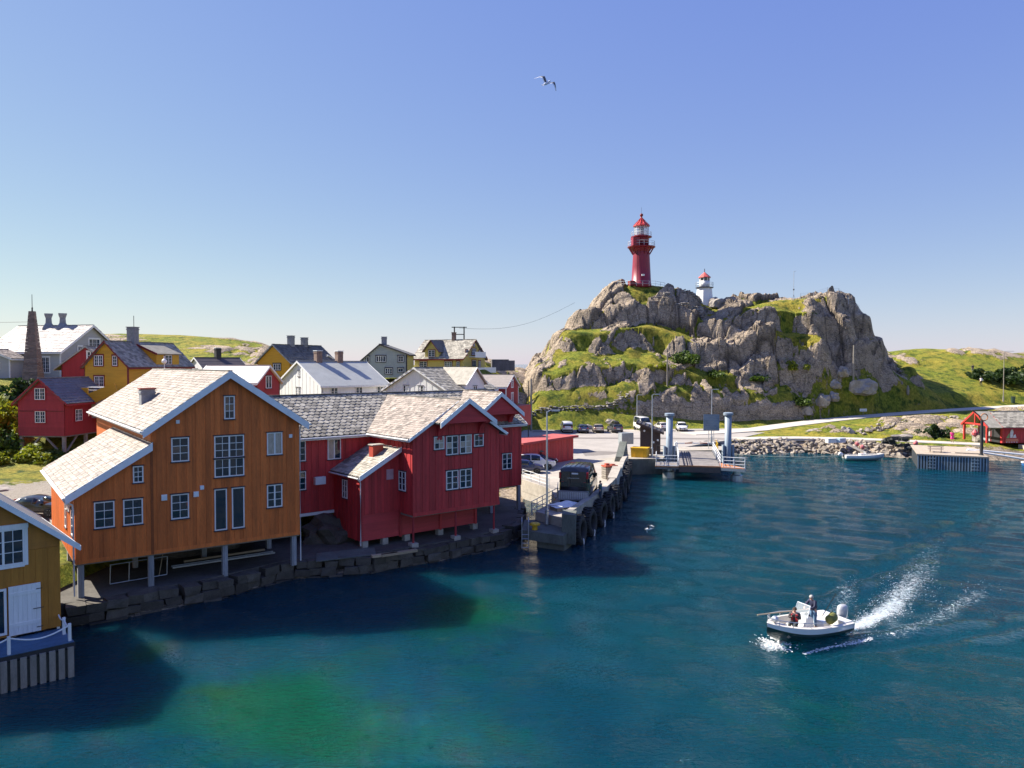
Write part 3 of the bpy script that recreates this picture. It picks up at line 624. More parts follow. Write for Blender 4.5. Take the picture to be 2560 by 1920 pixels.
def house(name, label, origin, deg, Wd, L, eave, ridge, zb, wm, rm, trim=None, ru=None, ov=.35, ovg=.3, roof='slab', boards=None, bw=.27, wins=(), chim=(), corner=None, group=None, eave2=None, drop=.22, slw=.42, sle=.34, gut=False, cat='house', sides='fblr', found=None, wtrim=None, wopt=None, mat_side=None, slshape='flat', sides_board=None):
    """gabled house: gable front at y=0 (x 0..Wd), ridge along +y (0..L)"""
    root = thing(name, label, cat, (origin[0], origin[1], zb), R(deg), group, absz=True); ru = Wd/2 if ru is None else ru; e2 = eave if eave2 is None else eave2
    trim = trim or mt_trim
    Ff = Face((0,0),(1,0)); Fr = Face((Wd,0),(0,1)); Fb = Face((Wd,L),(-1,0)); Fl = Face((0,L),(0,-1))
    pf = [(0,eave),(ru,ridge),(Wd,e2)]; pb = [(0,e2),(Wd-ru,ridge),(Wd,eave)]
    faces = dict(f=(Ff,pf), r=(Fr,[(0,e2),(L,e2)]), b=(Fb,pb), l=(Fl,[(0,eave),(L,eave)])); root_f = faces
    zbot = zb
    for k, (F, pr) in faces.items():
        m = wm if (mat_side is None or k in 'fb') else mat_side
        wl = wall(root, F, pr, zbot, m)
        if boards and k in (sides_board or sides):
            (vboards if boards == 'v' else hboards)(wl, F, pr, zbot, m, bw) if boards == 'v' else hboards(wl, F, pr, zbot, max(p[1] for p in pr), m, bw)
    sl1 = (ridge-eave)/ru; sl2 = (ridge-e2)/(Wd-ru); t = .16
    zr = ridge+.06; l0 = -ov; l1 = Wd+ov; zl = zr-sl1*(ru+ov); zr2 = zr-sl2*(Wd-ru+ov)
    q1 = [(l0,-ovg,zl),(ru,-ovg,zr),(ru,L+ovg,zr),(l0,L+ovg,zl)]; q2 = [(ru,-ovg,zr),(l1,-ovg,zr2),(l1,L+ovg,zr2),(ru,L+ovg,zr)]
    rf = []
    for q in (q1, q2): rf.append(MB().slab(q, t).build('roof', rm if roof != 'slate' else mt_slatedk, root))
    if roof == 'slate':
        rr = Roof(root)
        rr.slope(rf[0], (l0,-ovg,zl), (0,L+2*ovg,0), (ru-l0,0,zr-zl), rm, slw, sle, slshape); rr.slope(rf[1], (l1,-ovg,zr2), (0,L+2*ovg,0), (ru-l1,0,zr-zr2), rm, slw, sle, slshape); rr.finish()
    elif roof == 'corr':
        link('roof_sheet', corr(MB(), (l0,-ovg,zl+.03), (0,L+2*ovg,0), (ru-l0,0,zr-zl)).mesh('roof_sheet', rm), rf[0]); link('roof_sheet', corr(MB(), (l1,-ovg,zr2+.03), (0,L+2*ovg,0), (ru-l1,0,zr-zr2)).mesh('roof_sheet', rm), rf[1])
    elif roof == 'hcorr':   # courses running along the ridge
        for q, par in ((q1, rf[0]), (q2, rf[1])):
            e0 = Vector(q[0] if q is q1 else q[1]); up = (Vector(q[1])-Vector(q[0])) if q is q1 else (Vector(q[0])-Vector(q[1]))
            link('roof_sheet', corr(MB(), e0+Vector((0,0,.03)), up, (0,L+2*ovg,0), .42, .05).mesh('roof_sheet', rm), par)
    MB().beam((ru,-ovg,zr+.04),(ru,L+ovg,zr+.04),.26,.07).build('ridge_cap', rm if roof != 'slate' else mt_slatedk, root)
    for F, pr, o in ((Ff,[(l0,zl+.05),(ru,zr+.05),(l1,zr2+.05)],ovg),(Fb,[(-ov,zr2+.05),(Wd-ru,zr+.05),(Wd+ov,zl+.05)],ovg)): barge(root, pr, F, 0, drop, trim, o+.003)
    for xx, zz in ((l0-.003, zl), (l1+.003, zr2)):
        sg = -1 if xx < 0 else 1; MB().box(min(xx,xx+sg*.04),-ovg,zz-t-.06,max(xx,xx+sg*.04),L+ovg,zz-.02).build('fascia', trim, root)
        if gut: MB().tube([(xx+sg*.10,-ovg,zz-.06),(xx+sg*.10,L+ovg,zz-.09)],.065,8).build('gutter', mt_gut, root)
    if corner:
        for (x, y, sx, sy) in ((0,0,-1,-1),(Wd,0,1,-1),(0,L,-1,1),(Wd,L,1,1)):
            zt = (eave if x == 0 else e2)-.05; MB().box(min(x,x+sx*.045)-(.0 if sx<0 else .10),min(y,y+sy*.045)-(.0 if sy<0 else .10),zbot,max(x,x+sx*.045)+(.10 if sx<0 else 0),max(y,y+sy*.045)+(.10 if sy<0 else 0),zt).build('corner_board', corner, root)
    for wn in wins:
        k, s_, z_, w_, h_ = wn[:5]; opt = dict(wopt or {}); 
        if wtrim: opt['trim'] = wtrim
        if len(wn) > 5: opt.update(wn[5])
        window(root, faces[k][0], s_, z_, w_, h_, **opt)
    for c in chim: chimney(root, *c)
    if found: MB().box(.06,.06,zb-found[0],Wd-.06,L-.06,zb+.0).build('foundation', found[1], root)
    root['_f'] = 1; del root['_f']
    return root, faces
# ---------------- orange boathouse
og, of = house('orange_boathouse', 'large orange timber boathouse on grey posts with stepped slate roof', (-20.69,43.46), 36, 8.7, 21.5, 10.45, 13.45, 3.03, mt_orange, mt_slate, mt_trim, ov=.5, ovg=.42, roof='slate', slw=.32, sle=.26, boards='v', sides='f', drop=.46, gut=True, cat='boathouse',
    wins=[('f',4.06,10.62,.62,1.40,dict(cols=2,rows=3,mull=0)),('f',1.06,8.25,.97,1.41,dict(cols=2,rows=3,mull=0)),('f',3.46,7.13,1.75,1.12,dict(cols=4,rows=2)),('f',3.46,8.27,1.75,1.36,dict(cols=4,rows=3)),
          ('f',6.63,8.26,.96,1.40,dict(cols=2,rows=1,mull=1,curtain=True)),('f',1.01,4.90,.98,1.45,dict(cols=2,rows=3,mull=0)),('f',3.44,3.92,.72,2.50,dict(cols=1,rows=1,mull=0)),('f',4.46,3.92,.74,2.50,dict(cols=1,rows=1,mull=0)),('f',6.60,4.95,.96,1.43,dict(cols=2,rows=3,mull=1))])
Ff = of['f'][0]
# lean-to on the left
Lf = Face((-3.85,0),(1,0)); Ll = Face((-3.85,13),(0,-1)); Lb = Face((0,13),(-1,0)); pr = [(0,7.02),(3.84,9.34)]
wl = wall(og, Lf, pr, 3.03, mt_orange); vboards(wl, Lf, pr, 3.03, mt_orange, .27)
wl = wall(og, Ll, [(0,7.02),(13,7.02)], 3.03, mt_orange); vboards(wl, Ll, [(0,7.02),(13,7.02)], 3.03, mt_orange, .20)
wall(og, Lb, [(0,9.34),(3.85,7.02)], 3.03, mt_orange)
lr = MB().slab([(-4.33,-.4,6.80),(.0,-.4,9.42),(.0,13.3,9.42),(-4.33,13.3,6.80)], .14).build('lean_to_roof', mt_slatedk, og)
rr = Roof(og); rr.slope(lr, (-4.33,-.4,6.80), (0,13.7,0), (4.33,0,2.62), mt_slate, .32, .26); rr.finish(260)
barge(og, [(-.50,6.86),(3.85,9.49)], Lf, 0, .46, mt_trim, .405)
MB().box(-4.375,-.4,6.56,-4.335,13.3,6.79).build('fascia', mt_gut, og)
MB().tube([(-4.44,-.4,6.70),(-4.44,13.3,6.66)],.065,8).build('gutter', mt_gut, og)
MB().tube([(-4.44,-.2,6.68),(-4.35,-.15,6.5),(-3.98,-.10,6.3),(-3.96,-.10,6.0),(-3.96,-.10,1.3)],.05,8).build('downpipe', mt_gut, og)
MB().tube([(8.92,.1,10.1),(8.78,.05,9.7),(8.76,.0,9.5),(8.76,.0,1.3)],.045,8).build('downpipe', mt_gut, og)
window(og, Lf, 2.87, 7.22, .54, .95, 2, 3, mull=0); window(og, Lf, .90, 4.86, 1.01, 1.47, 2, 3, mull=0); window(og, Lf, 2.35, 4.86, 1.01, 1.46, 2, 3, mull=0)
for s_, w_, z_, h_ in ((11.9,.8,4.5,1.45),(10.6,.35,5.6,.9),(9.9,.35,5.6,.9),(8.7,.8,4.4,1.6)): window(og, Ll, s_-.0, z_, w_, h_, 1, 3, mull=0, panes=False)
MB().box(-3.87,-.035,3.0,8.72,-.047,3.22).build('skirting', mt_orange, og); MB().box(-.07,-.075,3.03,.07,-.048,9.3).build('corner_board', M('paint_orange_dark', (.30,.075,.015), .6), og)
MB().box(-3.85,0.1,2.90,8.7,21,3.0).build('floor', mt_wood, og)
for x, z, w_, m in ((.49,6.06,.31,mt_white),(2.25,6.09,.29,mt_white),(2.62,6.49,.22,mt_trim),(1.33,10.48,.19,mt_trim),(8.03,9.27,.2,mt_trim)):
    b = MB().box(x,-.12,z,x+w_,-.048,z+w_*1.1).build('vent_box', m, og); link('grille', MB().box(x+.03,-.135,z+.04,x+w_-.03,-.122,z+w_*.9).mesh('grille', mt_trim), b)
chimney(og, 1.35, 8.4, 11.0, 12.25, .85, mt_chim, M('chimney_cap_red', (.25,.06,.04), .7))
for x, y in ((-3.6,.25),(-.05,.3),(4.1,.3),(8.4,.3),(-3.6,5.2),(-.05,5.2),(4.1,5.2),(8.4,5.2),(4.1,9.8),(-.05,9.8),(-3.6,9.8)):
    MB().box(x-.15,y-.15,1.0,x+.15,y+.15,2.9).box(x-.06,y-.19,1.05,x+.06,y-.152,2.9).build('post', mt_postgrey, og)
# stored under the house
def onog(x, y): q = Matrix.Rotation(R(36), 4, 'Z')@Vector((x, y, 0)); return (-20.69+q.x, 43.46+q.y)
fr = thing('boat_cradle', 'galvanised steel frame lying under the orange boathouse', 'frame', (*onog(-.4,1.6),1.22), R(40))
MB().tube([(-1.6,0,.05),(1.5,0,.05)],.03).tube([(-1.6,0,1.15),(1.5,0,1.15)],.03).build('rail', mt_steel, fr)
for x in (-1.6,-.6,.6,1.5): MB().tube([(x,0,.05),(x+.04,0,1.15)],.028).build('upright', mt_steel, fr)
ld = thing('ladder', 'long aluminium ladder lying on the quay under the orange boathouse', 'ladder', (*onog(4.9,3.2),1.25), R(36))
for y in (-.2,.2): MB().box(-3.2,y-.03,0,3.2,y+.03,.09).build('stile', mt_steel, ld)
for i in range(16): link('rung', MB().tube([(-3+i*.4,-.17,.05),(-3+i*.4,.17,.05)],.02,6).mesh('rung', mt_steel), ld)
tag(MB().box(-2.6,-.09,0,2.6,.09,.12).build('plank', mt_plank), 'long pale plank beside the aluminium ladder under the orange boathouse', 'plank', None)
bpy.data.objects['plank'].location = (*onog(5.2,4.2),1.25); bpy.data.objects['plank'].rotation_euler = (0,0,R(37))
p2 = tag(MB().beam((0,0,0),(.25,.1,1.6),.22,.05).build('plank', mt_plank), 'short upright plank leaning beside the steel frame under the orange boathouse', 'plank'); p2.location = (*onog(.75,2.1),1.22)

# ---------------- long red house behind, ridge parallel to the quay
C39, S39 = math.cos(R(39)), math.sin(R(39))
def rw(u, v): return (-6.97+u*C39-v*S39, 53.14+u*S39+v*C39)
ML = 22.15
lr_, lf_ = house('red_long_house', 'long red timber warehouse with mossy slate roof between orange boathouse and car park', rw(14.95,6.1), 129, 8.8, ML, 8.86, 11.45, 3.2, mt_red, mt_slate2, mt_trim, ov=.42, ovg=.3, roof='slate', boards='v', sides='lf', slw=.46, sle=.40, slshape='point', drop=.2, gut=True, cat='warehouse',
    wins=[('l',3.64,6.92,1.06,1.49,dict(cols=2,rows=1,curtain=True)),('l',.89,6.97,1.06,1.46,dict(cols=2,rows=3)),('l',.89,4.9,1.06,1.34,dict(cols=2,rows=3)),('l',19.95,4.75,1.06,1.38,dict(cols=2,rows=3))])
MF = lf_['l'][0]
for u in (14.6, 11.5):
    MB().box(-.2,ML-(u+7.2)-.14+0,1.0,.08,ML-(u+7.2)+.14,3.2).build('post', mt_postgrey, lr_)
MB().box(.1,.1,3.06,8.7,ML-.1,3.18).build('floor', mt_wood, lr_)
# hoist gable on the right half (local frame: x = v-6.1, y = 14.95-u)
def hoist(root, tf, c, hw, zp, ze, v0, v1, mat, shm, brz, name='hoist_gable', vwall=0.0):
    """projecting gable over a hoist beam; tf maps (u,v) to the root's local xy"""
    P = lambda u, v, z: (*tf(u, v), z)
    sl = (zp-ze)/hw; parts = []
    for sg in (-1, 1):
        q = [P(c+sg*(hw+.0), v0-.12, ze), P(c, v0-.12, zp), P(c, v1, zp), P(c+sg*(hw+.0), v1, ze)]
        parts.append(MB().slab(q if sg < 0 else q[::-1], .12).build('hoist_roof', mt_slatedk, root))
        a, b = Vector(P(c+sg*hw, v0-.15, ze+.05)), Vector(P(c, v0-.15, zp+.05)); d = Vector(P(c, v0-.21, 0))-Vector(P(c, v0-.15, 0)); dn = Vector((0,0,.36))
        MB().hexa([a-dn+d,b-dn+d,b-dn,a-dn,a+d,b+d,b,a]).build('bargeboard', mt_trim, root)
    zb_ = ze-.02; wdt = hw-.45
    front = [P(c-wdt,v0,zb_+.0),P(c+wdt,v0,zb_),P(c+wdt,v0,ze+sl*.42),P(c,v0,zp-.06),P(c-wdt,v0,ze+sl*.42)]
    back = [P(c-wdt,v0+.1,zb_),P(c+wdt,v0+.1,zb_),P(c+wdt,v0+.1,ze+sl*.42),P(c,v0+.1,zp-.06),P(c-wdt,v0+.1,ze+sl*.42)]
    g = MB().add(front+back, [(0,1,2,3,4),(9,8,7,6,5)]+[(i,5+i,5+(i+1)%5,(i+1)%5) for i in range(5)]).build('hoist_front', mat, root)
    n = 8
    for i in range(n):
        z0 = zb_+(zp-.1-zb_)*i/n; z1 = z0+(zp-.1-zb_)/n*1.05
        hwz = lambda z: min(wdt, (zp-.06-z)/sl)
        a, b = hwz(z0), max(hwz(z1), .01)
        mb = MB().hexa([P(c-a,v0-.035,z0),P(c+a,v0-.035,z0),P(c+a,v0-.002,z0),P(c-a,v0-.002,z0),P(c-b,v0-.008,z1),P(c+b,v0-.008,z1),P(c+b,v0-.002,z1),P(c-b,v0-.002,z1)])
        link('board', mb.mesh('board', mat), g)
    for sg in (-1, 1):    # curved brackets
        mb = MB(); u0 = c+sg*(wdt-.02); u1 = c+sg*(wdt-.42); pts = []
        for k in range(7):
            t = k/6; pts.append((v0+.05+(vwall-v0-.05)*t**.55, zb_-(zb_-brz)*t**1.9))
        for (va, za), (vb, zc) in zip(pts, pts[1:]):
            mb.hexa([P(u0,va,za-.10),P(u1,va,za-.10),P(u1,vb,zc-.10),P(u0,vb,zc-.10),P(u0,va,zb_+.05),P(u1,va,zb_+.05),P(u1,vb,zb_+.05),P(u0,vb,zb_+.05)])
        mb.build('bracket', mat, root)
    MB().hexa([P(c-wdt,v0+.1,zb_-.02),P(c+wdt,v0+.1,zb_-.02),P(c+wdt,vwall,zb_-.02),P(c-wdt,vwall,zb_-.02),P(c-wdt,v0+.1,zb_+.04),P(c+wdt,v0+.1,zb_+.04),P(c+wdt,vwall,zb_+.04),P(c-wdt,vwall,zb_+.04)]).build('hoist_floor', mat, root)
    return parts
tfM = lambda u, v: (v-6.1, 14.95-u)
hp = hoist(lr_, tfM, 11.75, 2.5, 11.50, 9.68, 5.0, 10.4, mt_redh, mt_slate, 8.5, vwall=6.05)
# side cheeks of the cross gable above the eave
rr = Roof(lr_)
rr.slope(hp[0], (*tfM(11.75-2.5,4.88),9.69), (5.5,0,0), (0,-2.5,1.82), mt_slate, .42, .34); rr.slope(hp[1], (*tfM(11.75+2.5,4.88),9.69), (5.5,0,0), (0,2.5,1.82), mt_slate, .42, .34); rr.finish(160)
MB().hexa([(*tfM(9.7,6.05),8.7),(*tfM(13.8,6.05),8.7),(*tfM(13.8,6.2),8.7),(*tfM(9.7,6.2),8.7),(*tfM(9.7,6.05),9.75),(*tfM(13.8,6.05),9.75),(*tfM(13.8,6.2),9.75),(*tfM(9.7,6.2),9.75)]).build('hoist_wall', mt_red, lr_)
# lean-to between the wings
LT = -3.05; tl = lambda u, v: tfM(u, v)
def FL(u0, v0, u1, v1): a = tfM(u0, v0); b = tfM(u1, v1); return Face(a, (b[0]-a[0], b[1]-a[1]))
F1 = FL(LT,1.8,0,1.8); pr = [(0,6.22),(3.04,7.85)]
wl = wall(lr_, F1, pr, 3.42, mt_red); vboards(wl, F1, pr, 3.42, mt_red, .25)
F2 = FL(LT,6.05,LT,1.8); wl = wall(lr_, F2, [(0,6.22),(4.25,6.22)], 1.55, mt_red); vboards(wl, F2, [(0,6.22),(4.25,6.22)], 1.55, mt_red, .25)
F3 = FL(LT,1.83,6.9,1.83); wl = wall(lr_, F3, [(0,3.44),(9.95,3.3)], 1.58, mt_redh); hboards(wl, F3, [(0,3.44),(9.95,3.34)], 1.58, 3.40, mt_redh, .15)
for u in (0.05, 3.5, 6.75): fbox(MB(), F3, u-LT-.11, 1.5, u-LT+.11, 3.35, .04, .10).build('batten', mt_red, lr_)
for u in (-2.8,-1.2,.6,3.5,6.7): a = tfM(u,1.95); MB().box(a[0]-.22,a[1]-.22,1.0,a[0]+.22,a[1]+.22,1.56).build('footing', mt_conc, lr_)
lt = MB().slab([(*tfM(-3.36,1.45),6.10),(*tfM(.0,1.45),7.92),(*tfM(.0,6.08),7.92),(*tfM(-3.36,6.08),6.10)], .12).build('lean_to_roof', mt_slatedk, lr_)
a, b = tfM(-3.36,1.45), tfM(0,1.45)
rr = Roof(lr_); rr.slope(lt, (*a,6.11), (4.6,0,0), (0,b[1]-a[1],1.82), mt_slate2, .34, .26); rr.finish(120)
barge(lr_, [(-.34,6.20),(3.05,8.04)], F1, 0, .36, mt_trim, .36)
MB().tube([(*tfM(-3.45,1.5),6.02),(*tfM(-3.45,6.0),6.0)],.06,8).build('gutter', mt_gut, lr_)
MB().tube([(*tfM(-3.45,1.6),5.98),(*tfM(-3.18,1.72),5.75),(*tfM(-3.16,1.72),5.6),(*tfM(-3.16,1.72),1.3)],.045,8).build('downpipe', mt_gut, lr_)
q = tfM(-1.0,3.4); MB().box(q[0]-.3,q[1]-.42,7.0,q[0]+.3,q[1]+.42,8.05).build('chimney', M('chimney_red', (.42,.06,.035), .6), lr_); MB().box(q[0]-.36,q[1]-.48,8.052,q[0]+.36,q[1]+.48,8.12).build('chimney_cap', mt_conc, lr_)
vt = fbox(MB(), F1, 1.95, 5.72, 2.5, 6.45, .05, .09).build('vent', M('vent_pink', (.48,.30,.33), .6), lr_)
for i in range(6): link('louvre', fbox(MB(), F1, 1.98, 5.77+i*.11, 2.47, 5.80+i*.11, .09, .105).mesh('louvre', M('vent_pink')), vt)
window(lr_, F2, 1.5, 4.3, .75, 1.35, 2, 3)
ac = MB(); fbox(ac, MF, 2.55, 5.2, 3.35, 5.75, .06, .38).build('heat_pump', mt_trim, lr_)
fbox(MB(), MF, .0, 2.98, 5.2, 3.18, .02, .12).build('sill_beam', mt_trim, lr_)

# ---------------- red wing with the hoist gable, towards the water
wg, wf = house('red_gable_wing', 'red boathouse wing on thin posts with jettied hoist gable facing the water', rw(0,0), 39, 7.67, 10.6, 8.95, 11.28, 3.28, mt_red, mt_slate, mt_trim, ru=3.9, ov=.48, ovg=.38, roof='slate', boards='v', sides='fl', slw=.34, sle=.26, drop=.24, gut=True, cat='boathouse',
    wins=[('f',1.75,7.81,.86,.92,dict(cols=2,rows=2,mull=0,curtain=True)),('f',2.78,7.34,1.06,1.39,dict(cols=2,rows=3,curtain=True)),('f',3.98,7.34,1.06,1.39,dict(cols=2,rows=3,curtain=True)),('f',5.28,7.79,.87,.92,dict(cols=2,rows=2,mull=0)),
          ('f',2.78,4.80,1.06,1.40,dict(cols=2,rows=3)),('f',3.97,4.80,1.07,1.40,dict(cols=2,rows=3)),('l',10.6-1.79,4.89,.95,1.40,dict(cols=2,rows=3))])
hp = hoist(wg, lambda u, v: (u, v), 4.05, 2.5, 11.42, 9.74, -1.05, 1.2, mt_redh, mt_slate, 8.55, vwall=-.05)
rr = Roof(wg); rr.slope(hp[0], (4.05-2.5,-1.17,9.75), (0,2.3,0), (2.5,0,1.68), mt_slate, .34, .26); rr.slope(hp[1], (4.05+2.5,-1.17,9.75), (0,2.3,0), (-2.5,0,1.68), mt_slate, .34, .26); rr.finish(140)
MB().box(-.02,-.047,3.2,7.69,-.075,3.46).build('skirting', mt_red, wg)
MB().box(.05,.1,3.12,7.6,10,3.26).build('floor', mt_wood, wg)
for x, y in ((.12,.15),(3.75,.15),(7.3,.15),(7.4,3.4)):
    MB().lathe([(.075,1.3),(.07,3.2)],10,(x,y,0)).build('post', mt_red2, wg); MB().box(x-.27,y-.27,1.0,x+.27,y+.27,1.32).build('footing', mt_conc, wg)

# ---------------- ochre house at the left edge
oc, ocf = house('ochre_house', 'ochre timber house with blue deck and white barn door at the left edge', (-26.45,30.8), 42, 7.0, 8, 5.95, 8.75, 1.62, mt_ochre, mt_felt, mt_trim, ov=.75, ovg=.45, drop=.30, cat='house', boards=None)
OF = ocf['f'][0]; pr = ocf['f'][1]
for o in [c for c in oc.children if c.name.startswith('wall')][:1]:
    vboards(o, OF, [(0,5.45),(7,5.45)], 1.62, mt_ochre, .24); hboards(o, OF, pr, 5.45, 8.7, mt_ochre, .15)
window(oc, OF, 3.95, 4.88, 1.62, 1.62, 4, 3, mull=1, trim=mt_white, tw=.16)
window(oc, OF, 4.0, 1.75, .85, 2.1, 1, 1, mull=0, panes=True, sill=False, name='door', fw=.1)
dr = fbox(MB(), OF, 4.92, 1.66, 6.17, 3.90, .10, .15).build('barn_door', mt_white, oc)
for i in range(7): link('plank', fbox(MB(), OF, 4.925+i*.178, 1.67, 4.925+i*.178+.168, 3.89, .15, .165).mesh('plank', mt_white), dr)
for z in (2.05,3.45): link('door_ledge', fbox(MB(), OF, 4.93, z, 6.16, z+.16, .166, .19).mesh('door_ledge', mt_white), dr)
for z, w_ in ((1.85,.28),(2.72,.5),(3.62,.28)): link('hinge', fbox(MB(), OF, 6.16-w_*.6, z, 6.2+w_*.15, z+.03, .19, .205).mesh('hinge', mt_dark), dr)
# deck with rope rail and pile front
dk = thing('timber_deck', 'blue painted deck with pale pile front below ochre house', 'deck', (-26.45,30.8,0), R(42)); 
mt_deck = M('deck_blue', (.07,.16,.27), .6, .15, 1.5, (1,1,1), .3, 20, isl=.1)
for i in range(13): MB().box(-2,-2.34+i*.18,1.42,7.05,-2.34+i*.18+.172,1.52).build('deck_board', mt_deck, dk)
MB().box(-2,-2.40,1.22,7.08,-2.35,1.50).build('fascia', mt_dark, dk); MB().box(-2,-2.3,-.5,6.9,.0,1.40).build('core', mt_concdk, dk)
for i in range(25): link('pile', MB().box(7.0-i*.36-.24,-2.50,-1.2,7.0-i*.36,-2.405,1.34).mesh('pile', mt_wood), dk)
for i in range(6): link('pile', MB().box(6.92,-2.30+i*.36,-1.2,7.02,-2.08+i*.36,1.34).mesh('pile', mt_wood), dk)
rp = [(6.9,.1),(6.92,-1.0),(6.92,-2.1),(4.6,-2.2),(2.2,-2.2)]
for x, y in rp: MB().box(x-.06,y-.06,1.5,x+.06,y+.06,2.3).build('rail_post', mt_white, dk)
for (a, b), (c, d) in zip(rp, rp[1:]): MB().tube([(a+(c-a)*t, b+(d-b)*t, 2.22-.32*math.sin(math.pi*t)*min(1,math.hypot(c-a,d-b)/2.5)) for t in np.linspace(0,1,13)], .035, 6).build('rope', mt_white, dk)

# ---------------- small red house on stilts, left
rs, rsf = house('red_stilt_house', 'small dark red house on tall wooden stilts above green bushes', (-51.6,79.3), -6, 5.15, 7.2, 10.15, 12.35, 6.44, mt_red2, mt_felt, mt_red2, ov=.5, ovg=.3, drop=.2, boards='h', bw=.3, sides='f', wopt=dict(panes=False), slw=.5, roof='slate', sle=.4,
   wins=[('f',1.95,10.2,1.15,1.2,dict(cols=4,rows=3,trim=mt_red2,tw=.08)),('f',1.95,7.8,1.15,1.2,dict(cols=4,rows=3,trim=mt_red2,tw=.08)),('r',1.6,7.85,1.1,1.25,dict(cols=4,rows=3,trim=mt_red2,tw=.08))])
MB().box(.05,.05,6.3,5.1,7.1,6.42).build('floor', mt_wood, rs)
for x, y in ((.2,.2),(4.95,.2),(.2,3.6),(4.95,3.6),(.2,7),(4.95,7)): MB().box(x-.14,y-.14,2.8,x+.14,y+.14,6.3).build('post', mt_wood, rs)
MB().beam((.3,.2,4.2),(2.3,.2,6.3),.16,.16).build('brace', mt_wood, rs); MB().beam((4.8,.2,4.4),(2.9,.2,6.3),.16,.16).build('brace', mt_wood, rs); MB().beam((4.95,.4,4.6),(4.95,2.2,6.3),.14,.14).build('brace', mt_wood, rs)
MB().box(-.03,-.05,8.95,5.18,-.035,9.05).build('band', mt_dkred, rs)
# ---------------- village houses behind
WO = dict(panes=False, o=.03, tw=.12)
gh, ghf = house('grey_house', 'large pale grey house with bleached slate roof and twin chimneys', (-59.4,100), 78, 11, 11.5, 15.65, 19.2, 12.0, mt_grey, M('roof_slate_bleached', (.46,.41,.37), .6, .2, .9, (1,1,1), .5, 10, isl=.25, dirt=.65, dirtcol=(.33,.25,.19)), mt_white, ov=.4, ovg=.4, roof='slate', slw=.5, sle=.42, drop=.35, corner=mt_white, wopt=WO,
  wins=[('l',11.5-3.4,12.75,1.75,2.05,dict(cols=6,rows=4,mull=2,trim=mt_white)),('f',5.0,16.2,2.0,1.15,dict(cols=6,rows=2,mull=2,trim=mt_white)),('f',3.0,15.1,.7,1.2,dict(cols=2,rows=2,trim=mt_white)),('f',2.0,12.9,1.6,1.7,dict(cols=4,rows=3,trim=mt_white))])
for y in (4.6, 6.9):
    MB().lathe([(1.15,18.6),(1.1,18.95),(.55,19.6),(.5,20.3),(.72,20.75),(.74,20.95)],4,(5.5,y,0)).build('chimney', mt_chim, gh)
house('grey_annex', 'low grey gabled annex beside the stone obelisk', (-68.4,95.2), 10, 5.0, 5, 14.65, 15.75, 12.0, mt_grey, mt_slate, mt_white, ov=.3, ovg=.25, drop=.25, corner=mt_white, wopt=WO, wins=[('f',2.5,13.25,1.3,.75,dict(cols=4,rows=2,trim=mt_white))], roof='slate', slw=.5, sle=.42)
house('red_outbuilding', 'narrow red outbuilding squeezed between grey house and yellow house', (-56.2,94.8), 18, 5.4, 5, 13.9, 16.1, 10.8, mt_red2, mt_slate, mt_grey, ov=.8, ovg=.2, drop=.2, roof='slate', slw=.5, sle=.42, wopt=WO, wins=[('f',2.9,14.1,.75,1.35,dict(cols=2,rows=3,trim=mt_white))])
# stone obelisk
ob = thing('stone_obelisk', 'tall tapered stone obelisk with iron spire behind the red stilt house', 'obelisk', (-57.95,92,11.2), R(8), absz=True)
zz = 11.2; k = 0
while zz < 20.2:
    h = random.uniform(.34,.48); t0 = (zz-11.2)/9.1; t1 = min(1,(zz+h-11.2)/9.1); a = .95-.66*t0; b = .95-.66*t1; j = random.uniform(-.012,.012)
    MB().hexa([(-a+j,-a,zz),(a+j,-a,zz),(a+j,a,zz),(-a+j,a,zz),(-b+j,-b,zz+h-.02),(b+j,-b,zz+h-.02),(b+j,b,zz+h-.02),(-b+j,b,zz+h-.02)]).build('stone_course', M('obelisk_stone', (.20,.15,.125), .85, .3, 2.2, (1,1,2), .7, 10, isl=.25), ob); zz += h
MB().lathe([(.10,zz-.05),(.08,zz+.3),(.12,zz+.36),(.04,zz+.5),(.03,22.3)],8).build('spire', mt_dark, ob)
# yellow house with chimney and shed dormer
yh, yf = house('yellow_house', 'mustard yellow house with dark red trim, slate roof and shed dormer', (-49.5,88), -11, 5.7, 12, 13.75, 16.5, 10.4, mt_yellow, mt_slate2, mt_dkred, ov=.3, ovg=.3, roof='slate', slw=.42, sle=.34, drop=.24, corner=mt_dkred, boards='h', bw=.2, sides='f', wopt=WO, wtrim=mt_dkred,
  wins=[('f',1.35,13.7,1.15,1.2,dict(cols=4,rows=3)),('f',3.75,13.7,.6,1.15,dict(cols=2,rows=3,mull=0)),('f',1.35,11.3,1.2,1.2,dict(cols=4,rows=3)),('r',2.5,11.3,1.2,1.2,dict(cols=4,rows=3))], chim=[(2.85,4.6,15.8,18.3,.95,mt_chim)])
MB().slab([(6.0,4.7,15.15),(6.0,9.6,15.15),(2.9,9.6,16.45),(2.9,4.7,16.45)],.14).build('dormer_roof', mt_slate2, yh)
MB().add([(5.75,4.95,13.6),(5.75,9.35,13.6),(5.75,9.35,15.1),(5.75,4.95,15.1),(3,4.95,13.6),(3,9.35,13.6),(3,9.35,16.25),(3,4.95,16.25)],[(0,1,2,3),(1,5,6,2),(4,0,3,7),(5,4,7,6),(3,2,6,7),(1,0,4,5)]).build('dormer', mt_yellow, yh)
MB().beam((6.05,4.66,15.08),(2.9,4.66,16.42),.06,.22).build('bargeboard', mt_dkred, yh)
window(yh, Face((5.75,4.95),(0,1)), 1.6, 13.85, 1.25, 1.15, 4, 3, trim=mt_dkred, panes=False, o=.03)
